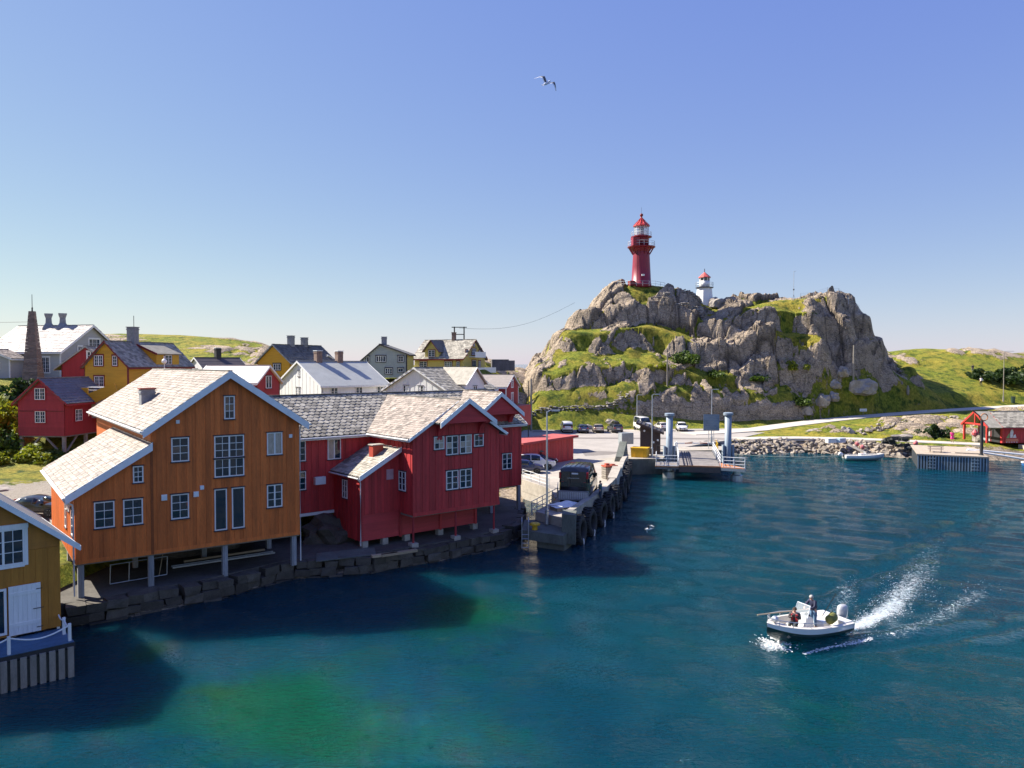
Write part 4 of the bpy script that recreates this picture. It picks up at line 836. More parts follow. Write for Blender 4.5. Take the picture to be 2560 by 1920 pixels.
# yellow terrace with white table
ptb = thing('patio_table', 'white patio table with bench on the yellow house terrace', 'table', (-45.9,84.4,10.6), R(-11)); 
MB().box(-1.4,-.4,.70,1.4,.4,.76).build('table_top', mt_white, ptb)
for x in (-1.2,1.2): MB().box(x-.05,-.3,0,x+.05,.3,.7).build('leg', mt_white, ptb)
MB().box(-1.3,-.9,.40,1.3,-.6,.46).build('bench', mt_white, ptb)
tr = thing('terrace', 'low mustard yellow terrace in front of the yellow house', 'terrace', (-47,85,8), R(-11)); MB().box(-1.8,-1.7,0,4.5,2.2,2.6).build('deck', mt_conc, tr); MB().box(-1.0,-1.85,1.6,1.0,-1.72,3.3).build('parapet', mt_yellow, tr); MB().beam((1.2,-1.78,2.1),(4.5,-1.78,3.3),.12,1.2).build('stair_side', mt_yellow, tr)
house('white_shed_house', 'small white house with dark ribbed roof below the green hill', (-47.5,111.5), -45, 5.2, 6.4, 13.35, 14.75, 11, mt_lilac, mt_corrdk, mt_white, ov=.3, ovg=.2, roof='hcorr', drop=.2, wopt=WO, wins=[('f',2.5,12.5,.9,.7,dict(cols=2,rows=1))], chim=[(2.6,3.3,14.4,16.2,.75,mt_dark,mt_trim)])
house('red_gable_shed', 'small red house with pale ribbed metal roof behind the orange peak', (-26.9,80), 70, 3.9, 8, 12.05, 13.68, 8.5, mt_red2, mt_corr, mt_white, ov=.25, ovg=.25, roof='corr', drop=.22, wopt=WO, wins=[('f',1.45,11.3,.95,1.35,dict(cols=2,rows=1,mull=1)),('f',1.45,9.2,.95,1.2,dict(cols=2,rows=1))])
house('white_long_house', 'long white house with grey roof and two brown chimneys', (-31.6,102.8), -45, 11, 10, 11.25, 14.2, 7.5, mt_white, mt_sheet, mt_white, ov=.35, ovg=.3, drop=.24, boards='v', bw=.45, sides='f', wopt=WO, mat_side=mt_white,
  wins=[('f',5.25,12.3,.55,.75,dict(cols=2,rows=2,mull=0)),('f',4.8,9.4,1.15,1.45,dict(cols=4,rows=4)),('r',1.3,9.9,1.0,1.0,dict(cols=2,rows=2)),('r',5.0,9.9,1.0,1.0,dict(cols=2,rows=2)),('r',8.3,9.9,1.0,1.0,dict(cols=2,rows=2))], chim=[(5.5,2.8,14.0,15.6,.8,mt_brick,mt_trim),(5.5,6.0,14.0,15.6,.8,mt_brick,mt_trim)])
house('yellow_back_house', 'yellow house with weathered slate roof and two blue-grey chimneys', (-40.5,121), -23, 6.45, 11.7, 14.25, 16.9, 11, mt_yellow, mt_slatedk, mt_grey2, ov=.35, ovg=.3, roof='slate', slw=.5, sle=.42, drop=.2, wopt=WO, wtrim=mt_navy, wins=[('f',3.2,12.9,1.4,1.0,dict(cols=3,rows=2,mull=2))], chim=[(3.2,4.2,16.4,18.4,.85,mt_chim),(3.2,7.6,16.4,18.2,.85,mt_chim)])
house('mountain_stand_in', 'house-shaped stand-in for the pale distant mountain seen between the chimneys', (-33.5,127), 40, 6, 9, 13.6, 15.3, 10.5, mt_white, M('mountain_white', (.70,.70,.70), .5, .06), mt_white, ov=.2, ovg=.2, drop=.15)  # house form added in place of the pale distant mountain
house('greygreen_house', 'tall grey-green house with long uneven roof slope on the rise', (-23.6,120), 0, 7.0, 8, 14.6, 16.95, 11.7, mt_grey2, mt_slatedk, mt_navy, ru=2.75, ov=.35, ovg=.3, eave2=15.45, drop=.12, corner=mt_navy, wopt=WO, wtrim=mt_navy, mat_side=mt_paley,
  wins=[('f',2.15,14.2,1.5,.95,dict(cols=4,rows=1,mull=3)),('f',5.6,14.2,.9,.95,dict(cols=2,rows=2,mull=0)),('f',.6,14.15,.5,.9,dict(cols=1,rows=1,mull=0)),('f',3.6,12.3,1.1,.9,dict(cols=3,rows=2,mull=2)),('f',5.6,12.6,.85,.6,dict(cols=2,rows=1,mull=0))], chim=[(2.9,3.2,16.7,18.2,.75,mt_chim)])
py_, pyf = house('pale_yellow_house', 'pale yellow villa with gable dormer and white balconies beside the rocky hill', (-8.55,132), 65, 8.4, 9.8, 15.0, 18.15, 12.6, mt_paley, mt_slate2, mt_dkred, ov=.45, ovg=.4, roof='slate', slw=.5, sle=.42, drop=.16, boards='h', bw=.25, sides='lf', wopt=WO, wtrim=mt_dkred,
  wins=[('l',1.1,13.2,1.5,1.1,dict(cols=4,rows=3)),('l',6.2,13.2,1.5,1.1,dict(cols=6,rows=3,mull=2)),('l',8.6,13.2,.6,1.1,dict(cols=2,rows=3)),('f',3.2,15.5,1.6,1.1,dict(cols=4,rows=2,mull=3)),('f',1.0,15.4,.6,.9,dict(cols=2,rows=2)),('f',5.9,15.4,.6,.9,dict(cols=2,rows=2)),('f',3.3,13.1,1.5,1.4,dict(cols=2,rows=1)),('f',5.8,13.4,.8,1.0,dict(cols=2,rows=2)),('f',3.8,17.0,.6,.55,dict(cols=2,rows=2))], chim=[(4.2,4.1,17.7,19.5,.6,mt_brick)])
# gable dormer (faces -x): centre y = 9.8-3.4
cy = 6.2
MB().add([(-.05,cy-1.4,15.0),(-.05,cy+1.4,15.0),(-.05,cy+1.4,16.3),(-.05,cy,18.0),(-.05,cy-1.4,16.3),(4.2,cy-1.4,15.0),(4.2,cy+1.4,15.0),(4.2,cy+1.4,16.3),(4.2,cy,18.0),(4.2,cy-1.4,16.3)],[(4,3,2,1,0),(5,6,7,8,9),(0,1,6,5),(1,2,7,6),(4,0,5,9),(3,4,9,8),(2,3,8,7)]).build('dormer', mt_paley, py_)
for sg in (-1,1):
    q = [(-.5,cy+sg*1.75,15.98),(-.5,cy,18.12),(4.2,cy,18.12),(4.2,cy+sg*1.75,15.98)]; MB().slab(q if sg > 0 else q[::-1],.12).build('dormer_roof', mt_slatedk, py_); MB().beam((-.53,cy+sg*1.75,15.95),(-.53,cy,18.09),.05,.2,(1,0,0)).build('bargeboard', mt_dkred, py_)
window(py_, Face((-.05,cy+1.4),(0,-1)), .75, 15.15, 1.3, 1.15, 4, 3, trim=mt_dkred, panes=False, o=.03)
MB().box(2.2,-1.3,15.05,6.2,-.05,15.2).build('balcony_floor', mt_white, py_); MB().box(2.2,-1.35,15.0,6.2,-1.28,16.0).build('balcony_front', mt_white, py_)
MB().box(-.5,-2.4,12.55,8.0,-.05,12.75).build('terrace', mt_white, py_); MB().box(-.5,-2.5,12.3,8.0,-2.42,13.25).build('balcony_front', mt_white, py_)
w7, w7f = house('white_cross_house', 'white house with broad gable and cross dormer above the red warehouse', (-16.3,98), -35, 10.4, 9.5, 10.75, 13.4, 7.0, mt_white, mt_slate2, mt_white, ov=.4, ovg=.35, roof='slate', slw=.5, sle=.42, drop=.25, boards='v', bw=.5, sides='f', wopt=WO, wins=[('f',3.15,10.0,.95,1.2,dict(cols=2,rows=3)),('f',5.6,10.0,.95,1.2,dict(cols=2,rows=3))])
MB().add([(10.6,3.2,9.2),(10.6,7.0,9.2),(10.6,7.0,11.6),(10.6,5.1,13.4),(10.6,3.2,11.6),(5.2,3.2,9.2),(5.2,7.0,9.2),(5.2,7.0,11.6),(5.2,5.1,13.4),(5.2,3.2,11.6)],[(0,1,2,3,4),(9,8,7,6,5),(5,6,1,0),(6,7,2,1),(9,5,0,4),(8,9,4,3),(7,8,3,2)]).build('dormer', mt_white, w7)
for sg in (-1,1):
    q = [(10.9,5.1+sg*2.2,11.35),(10.9,5.1,13.5),(5.2,5.1,13.5),(5.2,5.1+sg*2.2,11.35)]; MB().slab(q if sg < 0 else q[::-1],.12).build('dormer_roof', mt_slate2, w7); MB().beam((10.93,5.1+sg*2.2,11.3),(10.93,5.1,13.45),.05,.22,(1,0,0)).build('bargeboard', mt_white, w7)
window(w7, Face((10.6,3.2),(0,1)), 1.5, 9.9, .8, 1.25, 2, 3, panes=False, o=.03)
house('dark_red_house', 'dark red house with ribbed grey-brown roof and white corner boards', (-.83,105), 70, 5, 5.8, 10.8, 12.3, 8.2, mt_red2, M('roof_sheet_brown', (.30,.26,.23), .6, .12, 2), mt_white, ov=.3, ovg=.25, roof='hcorr', drop=.14, corner=mt_white, boards='v', bw=.3, sides='lf', wopt=WO, wins=[('f',2.0,10.6,.8,1.0,dict(cols=2,rows=3,trim=mt_white,tw=.08)),('f',2.0,8.5,.8,1.3,dict(cols=2,rows=3,trim=mt_white,tw=.08))])
tag(MB().box(-.2,-2.2,5.2,5.4,-.2,8.1).build('red_terrace', mt_red2), 'red boarded terrace wall below the dark red house', 'terrace').location = (0,0,0)
o = bpy.data.objects['red_terrace']; o.location = (-1.2,104.6,0); o.rotation_euler = (0,0,R(70))
rn = tag(MB().box(-2.2,-1.2,0,0.9,1.2,2.1).box(.9,-1.2,0,2.0,1.2,1.9).box(-.1,-1.25,.9,.05,-1.19,1.3).build('bunker', M('bunker_concrete', (.13,.12,.125), .85, .25, 1.5, bump=.4, bscale=12)), 'square dark concrete bunker on the rocks beside the pale yellow house', 'bunker'); rn.location = (-1.6,141,12.6); rn.rotation_euler = (0,0,R(6))
# power line frame behind the pale yellow house
pf = thing('power_pole', 'H-shaped wooden power line frame above the pale yellow villa', 'power pole', (-10.4,150,13), R(5))
for x in (-.95,.95): MB().lathe([(.16,0),(.12,8.2)],8,(x,0,0)).build('pole', mt_dark, pf)
for z, a in ((8.0,1.5),(6.6,1.0),(4.9,1.1)): MB().box(-a,-.1,z,a,.1,z+.16).build('crossarm', mt_dark, pf)
for x in (-.6,0,.6): MB().lathe([(.07,0),(.09,.25),(.05,.5)],6,(x,0,5.06)).build('insulator', mt_dark, pf)
# poles, antenna
def pole(x, y, z, h, r=.12, mat=mt_wood, label='', cat='utility pole', name='utility_pole', parts=True):
    t = thing(name, label, cat, (x,y,z)); MB().lathe([(r,-.4),(r*.75,h)],8).build('pole', mat, t)
    if parts: MB().box(-.5,-.05,h-.45,.5,.05,h-.33).build('crossarm', mat, t)
    return t
pole(-60.6,122,13,8.6,.06,mt_dark,'thin dark flagpole behind the large grey house gable','flagpole','flagpole',False)
an = thing('tv_antenna', 'small television antenna beside the yellow house with two blue-grey chimneys', 'antenna', (-33.8,126,13)); MB().tube([(0,0,0),(0,0,4.3)],.04,6).build('mast', mt_dark, an)
for z in (4.0,3.6): MB().tube([(-.6,0,z),(.6,0,z)],.025,6).build('element', mt_dark, an)
sp = thing('lamp_post', 'white round lamp on a thin mast beside the yellow dormer', 'lamp', (-37.5,82,4.6)); MB().tube([(0,0,0),(0,0,10.2)],.05,8).build('mast', mt_railw, sp); MB().lathe([(.03,-.3),(.25,-.12),(.25,.12),(.05,.3)],12,(0,0,9.6)).build('globe', mt_white, sp)
# picket fence in front of the grey house
fc = thing('picket_fence', 'weathered picket fence with closed panel below the grey annex', 'fence', (-66,88.6,11.4), R(4))
for z in (.35,1.0): MB().box(-9,-.03,z,3.6,.03,z+.09).build('rail', mt_wood, fc)
for i in range(44): link('picket', MB().box(-9+i*.215,-.06,.05,-9+i*.215+.1,-.031,1.25).mesh('picket', mt_wood), fc)
for i in range(9): link('picket', MB().box(.55+i*.34,-.075,.0,.55+i*.34+.32,-.031,1.3).mesh('picket', M('pink_panel', (.36,.30,.28), .7)), fc)
# ---------------- stones
def hull_mesh(name, pts, mat, smooth=False):
    bm = bmesh.new()
    for p in pts: bm.verts.new(p)
    r = bmesh.ops.convex_hull(bm, input=bm.verts[:]); bmesh.ops.delete(bm, geom=[g for g in r['geom_interior'] if isinstance(g, bmesh.types.BMVert)], context='VERTS')
    m = bpy.data.meshes.new(name); bm.to_mesh(m); bm.free(); m.materials.append(mat)
    return m
def stone_set(mat, n=8, flat=(1,.8,.7), k=15, box=False):
    out = []
    for i in range(n):
        r = random.Random(i*13+5); P = []
        for _ in range(k):
            v = Vector((r.gauss(0,1),r.gauss(0,1),r.gauss(0,1))).normalized()
            if box: v = Vector([math.copysign(abs(c)**.35, c) for c in v])*.72
            P.append((v.x*.5*flat[0]*r.uniform(.8,1.1), v.y*.5*flat[1]*r.uniform(.8,1.1), v.z*.5*flat[2]*r.uniform(.8,1.1)))
        out.append(hull_mesh('stone', P, mat))
    return out
def scatter_stones(root, meshes, places, cap=300):
    """places: (x,y,z,size) in the root's frame, nearest first"""
    zb = root.get('zb', 0.0); rest = MB()
    for i, (x, y, z, s) in enumerate(places):
        m = random.choice(meshes); T = Matrix.Translation((x,y,z-zb))@Matrix.Rotation(random.uniform(0,6.28),4,'Z')@Matrix.Rotation(random.gauss(0,.3),4,'X')@Matrix.Diagonal((s*random.uniform(.8,1.35),s*random.uniform(.8,1.2),s*random.uniform(.75,1.1),1))
        if i < cap: o = bpy.data.objects.new('stone', m); COL.objects.link(o); o.parent = root; o.matrix_basis = T
        else: rest.add([T@v.co for v in m.vertices], [tuple(p.vertices) for p in m.polygons])
    if rest.v: o = rest.mesh('stones', meshes[0].materials[0]); o = bpy.data.objects.new('stones', o); COL.objects.link(o); o.parent = root; o['kind'] = 'stuff'
def along(path, n):
    P = [Vector((*p, 0)) for p in path]; d = [0]
    for a, b in zip(P, P[1:]): d.append(d[-1]+(b-a).length)
    out = []
    for i in range(n):
        t = d[-1]*i/max(n-1, 1); k = max(j for j in range(len(d)) if d[j] <= t+1e-9); k = min(k, len(P)-2); f = (t-d[k])/(d[k+1]-d[k]); q = P[k].lerp(P[k+1], f); out.append((q, (P[k+1]-P[k]).normalized()))
    return out
# quay under the wooden houses
QE = [(-25.2,39),(-23.2,40.0),(-17.7,44.5),(-14.3,48.8),(-9.2,50.4),(-4.5,54.0),(-0.6,57.6),(0.8,61),(1.2,70)]
qy = thing('stone_quay', 'dark stone quay running under the orange and red boathouses', 'quay', (-12,50,0))
def rel(p): return (p[0]+12, p[1]-50)
inner = [(q[0]-.5, q[1]+.6) for q in QE]
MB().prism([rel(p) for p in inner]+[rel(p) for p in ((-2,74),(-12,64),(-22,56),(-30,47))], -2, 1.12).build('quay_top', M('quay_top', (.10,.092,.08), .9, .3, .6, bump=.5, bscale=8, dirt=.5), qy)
def block_meshes(mat, n=8):
    out = []
    for i in range(n):
        r = random.Random(i*17+2); j = lambda a: r.uniform(-a, a); x, y, z = .5, .5, .5
        P = [(sx*x+j(.07), sy*y+j(.07), sz*z+j(.10)) for sz in (-1,1) for sx, sy in ((-1,-1),(1,-1),(1,1),(-1,1))]
        m = MB().hexa(P).mesh('stone', mat); out.append(m)
    return out
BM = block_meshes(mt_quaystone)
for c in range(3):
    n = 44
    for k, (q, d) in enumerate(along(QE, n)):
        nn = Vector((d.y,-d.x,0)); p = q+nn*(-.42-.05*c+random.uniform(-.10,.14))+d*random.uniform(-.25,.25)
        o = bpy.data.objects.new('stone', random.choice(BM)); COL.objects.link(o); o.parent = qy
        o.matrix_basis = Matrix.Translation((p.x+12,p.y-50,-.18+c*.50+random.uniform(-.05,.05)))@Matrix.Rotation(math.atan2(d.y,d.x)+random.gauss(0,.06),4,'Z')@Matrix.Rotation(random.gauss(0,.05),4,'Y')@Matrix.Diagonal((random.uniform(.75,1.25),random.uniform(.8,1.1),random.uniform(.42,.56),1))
# rock face and planks on the quay
def boulder(name, label, loc, size, mat=None, seed=1, rz=0, cat='rock', flat=.7, sub=3, group=None):
    bm = bmesh.new(); bmesh.ops.create_icosphere(bm, subdivisions=sub, radius=1)
    for v in bm.verts:
        p = v.co*1.1+Vector((seed*3.7, seed*1.3, 0)); n1 = mnoise.noise(p); vor = mnoise.voronoi(p*1.15)[0]; n2 = mnoise.noise(p*3.1)
        v.co *= 1+.30*n1+.55*(vor[1]-vor[0]-.3)+.10*n2
        v.co.z = v.co.z*flat if v.co.z > -.2 else -.2*flat+(v.co.z+.2)*.3
    m = bpy.data.meshes.new(name); bm.to_mesh(m); bm.free(); m.materials.append(mat or mt_boulder); o = link(name, m); o.location = loc; o.scale = size; o.rotation_euler = (0,0,rz)
    for p in m.polygons: p.use_smooth = False
    return tag(o, label, cat, group)
mt_boulder = M('boulder_rock', (.34,.30,.255), .88, .3, .9, (1,1,1), .9, 7, dirt=.5, dirtcol=(.13,.115,.085))
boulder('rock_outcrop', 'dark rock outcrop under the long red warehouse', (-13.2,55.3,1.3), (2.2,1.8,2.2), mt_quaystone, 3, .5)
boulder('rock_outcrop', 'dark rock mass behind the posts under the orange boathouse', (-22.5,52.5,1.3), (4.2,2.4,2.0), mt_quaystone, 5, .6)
for i, (x, y, l, r, lb) in enumerate(((-7.6,50.9,2.6,34,'sunlit loose timber beam on the quay edge below the red lean-to'),(-8.5,50.4,1.8,30,'shorter sunlit beam at the quay edge below the red lean-to'))):
    o = tag(MB().box(-l/2,-.16,0,l/2,.16,.16).build('timber_beam', mt_plank), lb, 'beam'); o.location = (x,y,1.14); o.rotation_euler = (0,0,R(r))
o = tag(MB().prism([(-2.2,-1),(1.8,-1.2),(2.4,.8),(-1.6,1.1)],0,.05).build('paving_slab', mt_concdk), 'flat concrete slab on the quay in front of the red lean-to', 'slab'); o.location = (-11.3,50.9,1.11); o.rotation_euler = (0,0,R(30))

# ---------------- concrete pier
pr_ = thing('concrete_pier', 'concrete ferry pier with kerb wall and lower landing step', 'pier', (5,62,0))
def pl(p): return (p[0]-5, p[1]-62)
KB = [(4.47,58.0),(6.34,62.9),(8.35,68.6),(9.96,73.8),(11.66,80.8),(13.29,89.2),(14.6,95.0)]
deck = KB+[(16,104),(5,88),(1.1,84),(1.0,78.7),(3.65,72.6),(4.05,66.7),(1.7,60.2),(1.75,60.0),(4.2,58.6)]
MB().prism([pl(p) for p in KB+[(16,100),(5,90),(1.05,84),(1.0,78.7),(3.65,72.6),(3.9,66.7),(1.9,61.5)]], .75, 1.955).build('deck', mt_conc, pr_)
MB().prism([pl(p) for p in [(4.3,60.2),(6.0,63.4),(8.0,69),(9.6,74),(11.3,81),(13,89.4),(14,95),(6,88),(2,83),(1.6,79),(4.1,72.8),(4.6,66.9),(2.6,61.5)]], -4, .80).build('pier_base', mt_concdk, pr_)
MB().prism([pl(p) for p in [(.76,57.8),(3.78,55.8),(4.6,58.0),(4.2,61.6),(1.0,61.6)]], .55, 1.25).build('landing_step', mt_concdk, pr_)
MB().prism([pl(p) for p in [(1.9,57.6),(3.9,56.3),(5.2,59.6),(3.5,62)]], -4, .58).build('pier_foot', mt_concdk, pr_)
MB().prism([pl(p) for p in [(3.75,57.0),(4.75,56.6),(5.0,58.4),(4.0,58.8)]], .40, 2.62).build('end_post', mt_concdk, pr_)
kp = along(KB, 16)
for i in range(15):
    a, d = kp[i]; b = kp[i+1][0]; d = (b-a).normalized(); n = Vector((-d.y,d.x,0)); q = [a+d*.01, b-d*.01, b-d*.01+n*.55, a+d*.01+n*.55]
    MB().prism([pl(v) for v in q], 1.2, 2.6+random.uniform(-.015,.015)).build('kerb_block', mt_conc, pr_)
MB().prism([pl(p) for p in [(.95,78.9),(3.6,72.8),(3.75,72.9),(1.2,79.0)]], -.5, 1.95).build('side_wall', mt_conc, pr_)
# tyre fenders
def tyre_meshes():
    mb = MB(); n = 36; prof = []
    for k in range(12):
        a = 2*math.pi*k/12; prof.append((.74+.30*math.cos(a)*(.95 if abs(math.cos(a)) < .9 else 1), .34*math.copysign(abs(math.sin(a))**.6, math.sin(a))))
    base = 0
    for i in range(n):
        t = 2*math.pi*i/n
        for r, y in prof: mb.v.append((r*math.cos(t), y, r*math.sin(t)))
    for i in range(n):
        for k in range(12):
            a = i*12+k; b = i*12+(k+1) % 12; c = ((i+1) % n)*12+(k+1) % 12; d = ((i+1) % n)*12+k; mb.f.append((a,b,c,d))
    m1 = mb.mesh('carcass', mt_tyre, True); lugs = []
    lm = MB()
    for sg in (-1,1): pass
    l = MB().hexa([(1.0,-.34,-.055),(1.075,-.31,-.05),(1.075,.02,.03),(1.0,.02,.025),(1.0,-.34,.035),(1.075,-.31,.03),(1.075,.02,.10),(1.0,.02,.105)]).mesh('tread_lug', mt_tyre)
    return m1, l
TM = tyre_meshes()
tcol = [(1437,1307),(1481,1293),(1513,1281),(1535,1266),(1551,1249),(1561,1256),(1570,1220),(1576,1197),(1581,1180)]
tp = [(5.35,58.75,1.05,0,'nearest'),(6.55,61.7,1.05,0,'second'),(7.85,65.2,1.1,0,'third'),(9.0,68.6,1.15,0,'fourth'),(9.95,71.6,1.3,0,'fifth'),(10.5,73.2,.55,0,'lower sixth'),(11.3,76.8,1.3,0,'seventh'),(12.4,81.5,1.3,0,'eighth'),(13.2,85.2,1.3,0,'ninth'),(13.9,89.0,1.3,0,'farthest')]
for i, (x, y, z, r, nm) in enumerate(tp):
    j = min(range(len(KB)-1), key=lambda k: abs((KB[k][1]+KB[k+1][1])/2-y)); d = Vector((KB[j+1][0]-KB[j][0], KB[j+1][1]-KB[j][1], 0)).normalized(); nrm = Vector((d.y,-d.x,0))
    # sit against the wall
    t = (y-KB[j][1])/(KB[j+1][1]-KB[j][1]); wx = KB[j][0]+(KB[j+1][0]-KB[j][0])*t
    t_ = thing('tyre_fender', '%s big worn tyre hanging on the pier wall, counted from the pier head' % nm, 'tyre', (wx+nrm.x*.45, y+nrm.y*.45, z-1.05+.0), math.atan2(d.y, d.x)+R(random.uniform(-6,6)), 'tyre fenders along the pier wall')
    c = link('carcass', TM[0], t_); c.location.z = 1.05; c.scale = (1.16,1.16,1.16); c.rotation_euler = (R(random.uniform(-7,4)),0,0)
    for k in range(22):
        for s in (1,-1):
            o = bpy.data.objects.new('tread_lug', TM[1]); COL.objects.link(o); o.parent = c; o.rotation_euler = (0 if s == 1 else math.pi, -2*math.pi*(k+(.5 if s < 0 else 0))/22, 0) if s == 1 else (0,0,0)
            if s == -1: o.matrix_basis = Matrix.Rotation(-2*math.pi*(k+.5)/22,4,'Y')@Matrix.Diagonal((1,-1,1,1))
    if i in (0,1,2,3,5):
        ch = MB()
        for k in range(5): ch.lathe([(.03,0),(.07,.1),(.06,.3),(.02,.38)],6,(random.uniform(-.12,.12),-.42,.10-.2*k+random.uniform(-.05,.05)))
        stuff(ch.build('chain_growth', mt_white, t_))
# railings
def railing(name, label, pts, h=1.0, mat=mt_railw, rails=(1.0,.5), post=1.6, r=.03, group=None, cat='railing'):
    p0 = Vector(pts[0]); t = thing(name, label, cat, p0, 0, group); P = [Vector(p)-p0 for p in pts]
    for f in rails: MB().tube([p+Vector((0,0,h*f)) for p in P], r, 6).build('rail', mat, t)
    for a, b in zip(P, P[1:]):
        n = max(1, round((b-a).length/post))
        for k in range(n+(1 if b is P[-1] else 0)): q = a.lerp(b, k/n); link('post', MB().tube([q, q+Vector((0,0,h))], r*1.1, 6).mesh('post', mat), t)
    return t
railing('railing', 'blue-grey steel railing along the left edge of the pier head', [(1.55,60.4,1.9),(4.0,66.7,1.95),(4.25,70,1.95)], 1.05, mt_steel, (1,.66,.33), 1.5)
railing('railing', 'steel railing across the pier head above the landing step', [(1.6,60.0,1.9),(3.9,58.3,1.95)], 1.0, mt_steel, (1,.5), 1.3)
railing('railing', 'pale railing on the side wall beside the parked blue car', [(1.1,78.9,1.95),(3.55,73.0,1.95)], 1.0, mt_railw, (1,.66,.33), 2.2)
lt_ = thing('steel_ladder', 'curved steel ladder hooked over the landing step', 'ladder', (1.0,57.5,0))
for x in (-.25,.25): MB().tube([(x,-.25,-.6),(x,-.25,2.0),(x,.0,2.2),(x,.45,2.2),(x,.6,2.0),(x,.6,1.25)],.035,6).build('stile', mt_steel, lt_)
for k in range(5): MB().tube([(-.25,-.25,-.3+k*.33),(.25,-.25,-.3+k*.33)],.025,6).build('rung', mt_steel, lt_)
bl = thing('bollard', 'yellow mushroom bollard on the landing step', 'bollard', (1.75,57.9,1.25)); MB().lathe([(.22,0),(.2,.3)],14).build('stem', M('paint_signal_yellow', (.62,.38,.02), .5), bl); MB().lathe([(.2,.3),(.40,.36),(.42,.46),(.30,.54)],16).build('head', M('paint_signal_yellow'), bl)
def lamp(label, x, y, z, h, arm=.9, rz=0, mat=None):
    t = thing('lamp_post', label, 'street lamp', (x,y,z), rz); MB().lathe([(.16,0),(.15,1.2),(.09,1.25),(.06,h)],10).build('pole', mat or mt_steel, t)
    MB().tube([(0,0,h-.05),(arm*.5,0,h+.1),(arm,0,h+.1)],.04,6).build('arm', mat or mt_steel, t); MB().box(arm-.1,-.12,h+.03,arm+.5,.12,h+.13).build('lamp_head', mt_steel, t); return t
lamp('tall pale lamp post on the pier head in front of the black van', 2.75,59.65,1.3,8.9,.5)
lamp('lamp post beside the brown booth', 17.95,97.2,1.95,8.0,.5)
lamp('lamp post right of the white van by the rock wall', 22.8,138.5,1.95,6.2,.4)
lamp('lamp post beside the info board at the ferry ramp', 29.6,112.5,1.95,8.1,.5)
lamp('wooden road lamp post on the right grass slope', 110.2,170.3,hz(110.2,170.3),11.2,1.6,0,mt_wood)
# tarp, crates, boxes
def sheet_mesh(w, l, n=16, amp=.10, crown=.35):
    mb = MB()
    for i in range(n+1):
        for j in range(n+1):
            x = (i/n-.5)*w; y = (j/n-.5)*l; e = min(i, j, n-i, n-j)/n; mb.v.append((x, y, .05+crown*math.sin(math.pi*i/n)*math.sin(math.pi*j/n)+amp*mnoise.noise(Vector((x*2,y*2,3)))*(1 if e > 0 else .3)))
    for i in range(n):
        for j in range(n): a = i*(n+1)+j; mb.f.append((a,a+n+1,a+n+2,a+1))
    return mb
tb = thing('tarp_stack', 'white tarpaulin over a low stack behind the black van', 'tarpaulin', (4.5,62.3,1.95), R(22)); MB().box(-1.2,-.75,0,1.2,.75,.32).build('stack', mt_wood, tb); o = sheet_mesh(2.7,1.75).build('sheet', M('tarp_white', (.78,.77,.76), .45, .08, 3), tb, True); o.location.z = .30
cr = thing('crate', 'wooden crate with red lid standing on the pier by the kerb', 'crate', (10.2,79.2,1.95), R(20))
for i in range(5): MB().box(-.7,-.5,.05+i*.24,.7,-.46,.24+i*.24).build('slat', mt_wood, cr); MB().box(-.7,.46,.05+i*.24,.7,.5,.24+i*.24).build('slat', mt_wood, cr); MB().box(-.7,-.455,.05+i*.24,-.66,.455,.24+i*.24).build('slat', mt_wood, cr); MB().box(.66,-.455,.05+i*.24,.7,.455,.24+i*.24).build('slat', mt_wood, cr)
MB().box(-.72,-.52,1.26,.72,.52,1.4).box(-.5,-.2,1.4,-.1,.2,1.6).box(.1,-.3,1.4,.5,.1,1.52).build('lid', M('crate_red', (.42,.09,.05), .6), cr)
bk = tag(MB().hexa([(-.6,-1.6,0),(.6,-1.6,0),(.6,1.6,0),(-.6,1.6,0),(-.45,-1.5,.7),(.45,-1.5,.7),(.45,1.2,1.5),(-.45,1.2,1.5)]).build('concrete_block', mt_conc), 'wedge-shaped concrete block inside the pier kerb near the crate', 'block'); bk.location = (10.4,76.6,1.95); bk.rotation_euler = (0,0,R(-18))
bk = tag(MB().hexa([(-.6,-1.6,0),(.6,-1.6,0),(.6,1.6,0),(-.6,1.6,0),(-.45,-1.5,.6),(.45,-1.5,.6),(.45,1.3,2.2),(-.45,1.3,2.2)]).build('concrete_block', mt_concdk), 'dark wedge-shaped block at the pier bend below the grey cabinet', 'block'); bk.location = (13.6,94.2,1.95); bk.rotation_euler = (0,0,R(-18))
cb = thing('electric_cabinet', 'grey electric cabinet on a short post beside the yellow container', 'cabinet', (14.9,99.2,1.95), R(20)); MB().box(-.12,-.12,0,.12,.12,1.6).build('post', mt_steel, cb); MB().box(-.85,-.5,1.5,.85,.5,2.95).build('case', M('cabinet_grey', (.30,.33,.34), .5), cb); MB().box(.02,-.515,1.6,.8,-.502,2.85).build('door', M('cabinet_grey'), cb)
yc = thing('yellow_container', 'yellow lidded container in front of the brown booth', 'container', (16.45,97.3,1.95), R(-24)); ym = M('container_yellow', (.62,.36,.02), .5, .1)
MB().hexa([(-1.0,-.7,0),(1.0,-.7,0),(1.0,.7,0),(-1.0,.7,0),(-1.05,-.75,1.15),(1.05,-.75,1.15),(1.05,.75,1.15),(-1.05,.75,1.15)]).build('body', ym, yc); MB().box(-1.1,-.8,1.152,1.1,.8,1.26).build('lid', ym, yc)
for x in (-.5,.5): MB().box(x-.05,-.78,.0,x+.05,-.72,1.15).build('rib', ym, yc)
